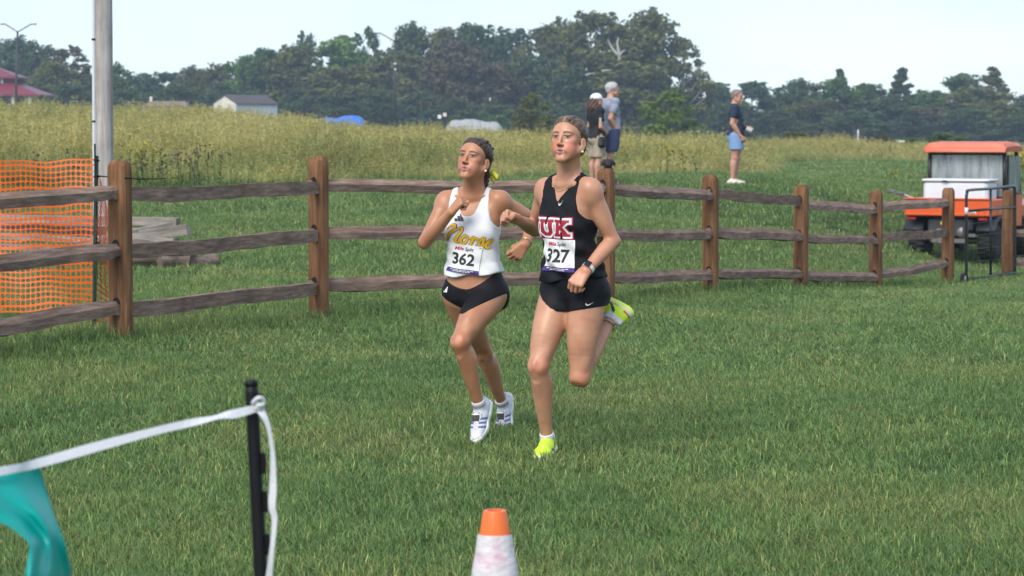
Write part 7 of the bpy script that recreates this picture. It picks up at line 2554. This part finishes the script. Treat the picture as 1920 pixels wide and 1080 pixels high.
rl = np.random.default_rng(11)
def field_points(d0, d1, dens, margin):
    n_ = int(dens * ((d1 - d0) * ((d0 + d1) / 2 * .4267 + 2 * margin)) * 1.3)
    d = np.sqrt(rl.uniform(d0 ** 2, d1 ** 2, n_))
    x = rl.uniform(-1, 1, n_) * (d1 * .2134 + margin)
    k = np.abs(x) < d * .2134 + margin
    return x[k], d[k]
LP, LS = [], []
for d0, d1, dens, wsc, hsc in ((7.6, 11, 230, 1.0, 1.0), (11, 16, 150, 1.15, 1.0), (16, 24, 75, 1.5, 1.0), (24, 36, 36, 2.0, 1.05), (36, 62, 17, 2.8, 1.2), (62, 110, 5, 4.5, 1.5)):
    x, d = field_points(d0, d1, dens, 1.2 if d0 < 30 else 3)
    k = d < meadow_edge(x, d) + 1.0
    x, d = x[k], d[k]
    if d0 < 7.7:
        pass
    z = gz(x, d)
    # unmown strip along the fence and the shaggy berm behind it
    fx = np.array([p[0] for p in post_xy]); fy = np.array([p[1] for p in post_xy])
    fd = np.interp(x, fx, fy, right=36)
    tall = 1 + 1.0 * np.exp(-((d - fd) / .35) ** 2) + .3 * (d > fd + .5)
    LP.append(np.stack([x, d, z], 1))
    hs_ = hsc * tall * rl.uniform(.75, 1.2, len(x))
    LS.append(np.stack([np.full(len(x), wsc), np.full(len(x), wsc), hs_], 1))
LP, LS = np.concatenate(LP), np.concatenate(LS)
rot = np.stack([rl.normal(0, .06, len(LP)), rl.normal(0, .06, len(LP)), rl.uniform(0, 6.28, len(LP))], 1)
gvar = [blade_mesh('grass_tuft', tuft(20 + k, 40, .10, .022, .066, .0054, 1.1), M['grass']) for k in range(6)]
scatter_object('lawn_grass', LP, LS, rot, gvar, 'short green lawn grass with dry blades under the runners', 'grass')

# meadow: tall stems with feathery seed heads
def weed(seed, n, rad, h0, h1, head, col_stem, col_head, leafy=0.0, w=.006):
    r_ = np.random.default_rng(seed)
    out = []
    for _ in range(n):
        a, rr = r_.uniform(0, 6.28), rad * math.sqrt(r_.uniform())
        p = V(rr * math.cos(a), rr * math.sin(a), -.05)
        h = r_.uniform(h0, h1)
        la = r_.uniform(0, 6.28); dr = V(math.cos(la), math.sin(la), 0); ln = h * r_.uniform(.05, .35)
        sd = V(-dr[1], dr[0], 0)
        c = V(*col_stem) * r_.uniform(.7, 1.25)
        mid, tip = p + V(0, 0, h * .6) + dr * ln * .35, p + V(0, 0, h * .96) + dr * ln
        out.append(([p, mid, tip], [w, w * .7, w * .35], c, sd))
        ch = V(*col_head) * r_.uniform(.75, 1.3)
        for k in range(head):
            t = r_.uniform(.62, 1.0)
            q_ = mid + (tip - mid) * ((t - .6) / .4)
            d2 = nrm(V(r_.normal(), r_.normal(), r_.uniform(-.1, .9)))
            s2 = nrm(np.cross(d2, V(r_.normal(), r_.normal(), r_.normal())))
            ll = r_.uniform(.03, .085)
            out.append(([q_, q_ + d2 * ll * .5, q_ + d2 * ll], [w * .5, w * 1.7, 0], ch, s2))
        if r_.uniform() < leafy:
            for k in range(5):
                t = r_.uniform(.15, .7)
                q_ = p + (mid - p) * t
                a2 = r_.uniform(0, 6.28); d2 = V(math.cos(a2), math.sin(a2), r_.uniform(.1, .6))
                s2 = V(-math.sin(a2), math.cos(a2), 0); ll = r_.uniform(.10, .22)
                out.append(([q_, q_ + d2 * ll * .5, q_ + d2 * ll + V(0, 0, -.05)], [.004, .012, 0], V(.55, .85, .6) * r_.uniform(.7, 1.2), s2))
    return out
mvar = [blade_mesh('meadow_tuft', weed(40 + k, 26, .42, .65, 1.15, 7, (.85, 1.0, .8), (1.12, 1.0, .82), .35), M['meadow']) for k in range(4)]
mvar += [blade_mesh('meadow_tuft', weed(50 + k, 30, .45, .45, .85, 3, (.6, .9, .7), (.95, 1.0, .8), .8), M['meadow']) for k in range(2)]
MP, MS = [], []
for d0, d1, dens, wsc in ((39, 56, 5.0, 1.0), (56, 80, 2.8, 1.25), (80, 110, 1.7, 1.6), (110, 150, 1.1, 2.0)):
    x, d = field_points(d0, d1, dens, 4)
    e = meadow_edge(x, d)
    k = d > e + .8 * np.sin(x * 1.9) + .5 * np.sin(x * 4.3 + 1)
    x, d, e = x[k], d[k], e[k]
    z = gz(x, d)
    edge = .28 + .72 * np.clip((d - e) / 7, 0, 1)
    edge = edge * np.interp(x / d, [-.25, -.11, -.07, .0, .1, .25], [1.0, 1.0, .95, .92, .84, .8])
    MP.append(np.stack([x, d, z], 1))
    hs_ = edge * rl.uniform(.6, 1.2, len(x)) ** 1.2 * (.9 + .16 * np.sin(x * .35 + d * .21) + .1 * np.sin(x * 1.1 - d * .13))
    MS.append(np.stack([np.full(len(x), wsc), np.full(len(x), wsc), hs_], 1))
MP, MS = np.concatenate(MP), np.concatenate(MS)
rot = np.stack([rl.normal(0, .05, len(MP)), rl.normal(0, .05, len(MP)), rl.uniform(0, 6.28, len(MP))], 1)
scatter_object('meadow_grass', MP, MS, rot, mvar, 'tall golden-green meadow grass and weeds behind the berm', 'meadow')

# individual weeds at the meadow edge
M['goldenrod'] = mat_blades('goldenrod_flowers', stops=[(.3, (.36, .32, .05)), (.7, (.50, .44, .07))], scale=.3, trans=.3)
M['seedhead'] = mat_blades('dark_seed_heads', stops=[(.3, (.05, .038, .028)), (.7, (.10, .075, .05))], scale=.3, trans=.1)
M['weedgreen'] = mat_blades('weed_green', stops=[(.3, (.07, .12, .035)), (.7, (.12, .17, .05))], scale=.3, trans=.35)
def plant(name, px, py, d, label, seed, n, rad, h0, h1, headmat, headn, headw, group):
    p = P(px, py, d); z = float(gz(p[0], d))
    root = thing(name, (p[0], d, z), label, 'plant', group)
    r_ = np.random.default_rng(seed)
    stems, heads = [], []
    for _ in range(n):
        a, rr = r_.uniform(0, 6.28), rad * math.sqrt(r_.uniform())
        q_ = V(rr * math.cos(a), rr * math.sin(a), -.05); h = r_.uniform(h0, h1)
        la = r_.uniform(0, 6.28); dr = V(math.cos(la), math.sin(la), 0) * h * r_.uniform(.03, .2)
        sd = nrm(V(-dr[1], dr[0], 0)); tip = q_ + V(0, 0, h) + dr
        stems.append(([q_, (q_ + tip) / 2, tip], [.008, .006, .003], V(1, 1, 1) * r_.uniform(.6, 1.2), sd))
        for k in range(9):
            t = r_.uniform(.1, .85); c_ = q_ + (tip - q_) * t
            a2 = r_.uniform(0, 6.28); d2 = V(math.cos(a2), math.sin(a2), r_.uniform(.0, .7)); ll = r_.uniform(.08, .2)
            stems.append(([c_, c_ + d2 * ll * .5, c_ + d2 * ll], [.004, .016, 0], V(1, 1, 1) * r_.uniform(.6, 1.3), V(-math.sin(a2), math.cos(a2), 0)))
        for k in range(headn):
            c_ = tip + V(r_.normal(0, .05), r_.normal(0, .05), r_.uniform(-.16, .04))
            d2 = nrm(V(r_.normal(), r_.normal(), r_.normal())); s2 = nrm(np.cross(d2, V(r_.normal(), r_.normal(), r_.normal())))
            heads.append(([c_ - d2 * headw, c_, c_ + d2 * headw], [headw * .3, headw * .6, 0], V(1, 1, 1) * r_.uniform(.7, 1.3), s2))
    for nm, bl, mt in (('stems', stems, M['weedgreen']), ('flower_heads', heads, headmat)):
        o = bpy.data.objects.new(nm, blade_mesh(nm, bl, mt)); col.objects.link(o); o.parent = root; o['kind'] = 'stuff'
plant('goldenrod', 290, 300, 44.2, 'yellow goldenrod clump at the meadow edge behind the left fence post', 1, 12, .5, .6, .9, M['goldenrod'], 8, .035, 'flowering weeds')
plant('goldenrod', 1262, 312, 47.5, 'yellow flowering clump beside the grey-shirted man', 2, 10, .5, .45, .7, M['goldenrod'], 7, .035, 'flowering weeds')
plant('goldenrod', 1672, 310, 62.0, 'small yellow flower clump left of the utility vehicle', 3, 6, .2, .2, .34, M['goldenrod'], 6, .035, 'flowering weeds')
plant('goldenrod', 1912, 300, 70.0, 'yellow flower bush behind the vehicle roof', 4, 18, .5, .6, .95, M['goldenrod'], 12, .06, 'flowering weeds')
for k, (px, d, lab) in enumerate([(252, 43.2, 'dark seed-head weed just right of the left fence post'), (300, 43.0, 'dark seed-head weed below the goldenrod clump'), (345, 43.5, 'dark seed-head weed right of the goldenrod clump'), (100, 42.5, 'dark seed-head weed behind the orange netting'), (395, 44.2, 'sparse dark seed-head weed in the left meadow edge')]):
    plant('seed_head_weed', px, 320, d, lab, 10 + k, 11, .7, .5, .85, M['seedhead'], 6, .028, 'seed-head weeds')
# ------------------------------------------------------------------ morning haze
hz = MB(); hz.box((0, 240, 19.5), (900, 640, 45))
m = bpy.data.materials.new('thin_haze'); m.use_nodes = True
m.node_tree.nodes.clear()
ho = m.node_tree.nodes.new('ShaderNodeOutputMaterial')
hv = m.node_tree.nodes.new('ShaderNodeVolumePrincipled')
hv.inputs['Color'].default_value = (.66, .83, 1.0, 1)
hv.inputs['Density'].default_value = .00044
hv.inputs['Anisotropy'].default_value = .2
m.node_tree.links.new(hv.outputs['Volume'], ho.inputs['Volume'])
haze = hz.build('haze', m, None, False, (0, 240, -3))
tag(haze, 'thin bluish morning haze over field and trees', 'haze', kind='stuff')
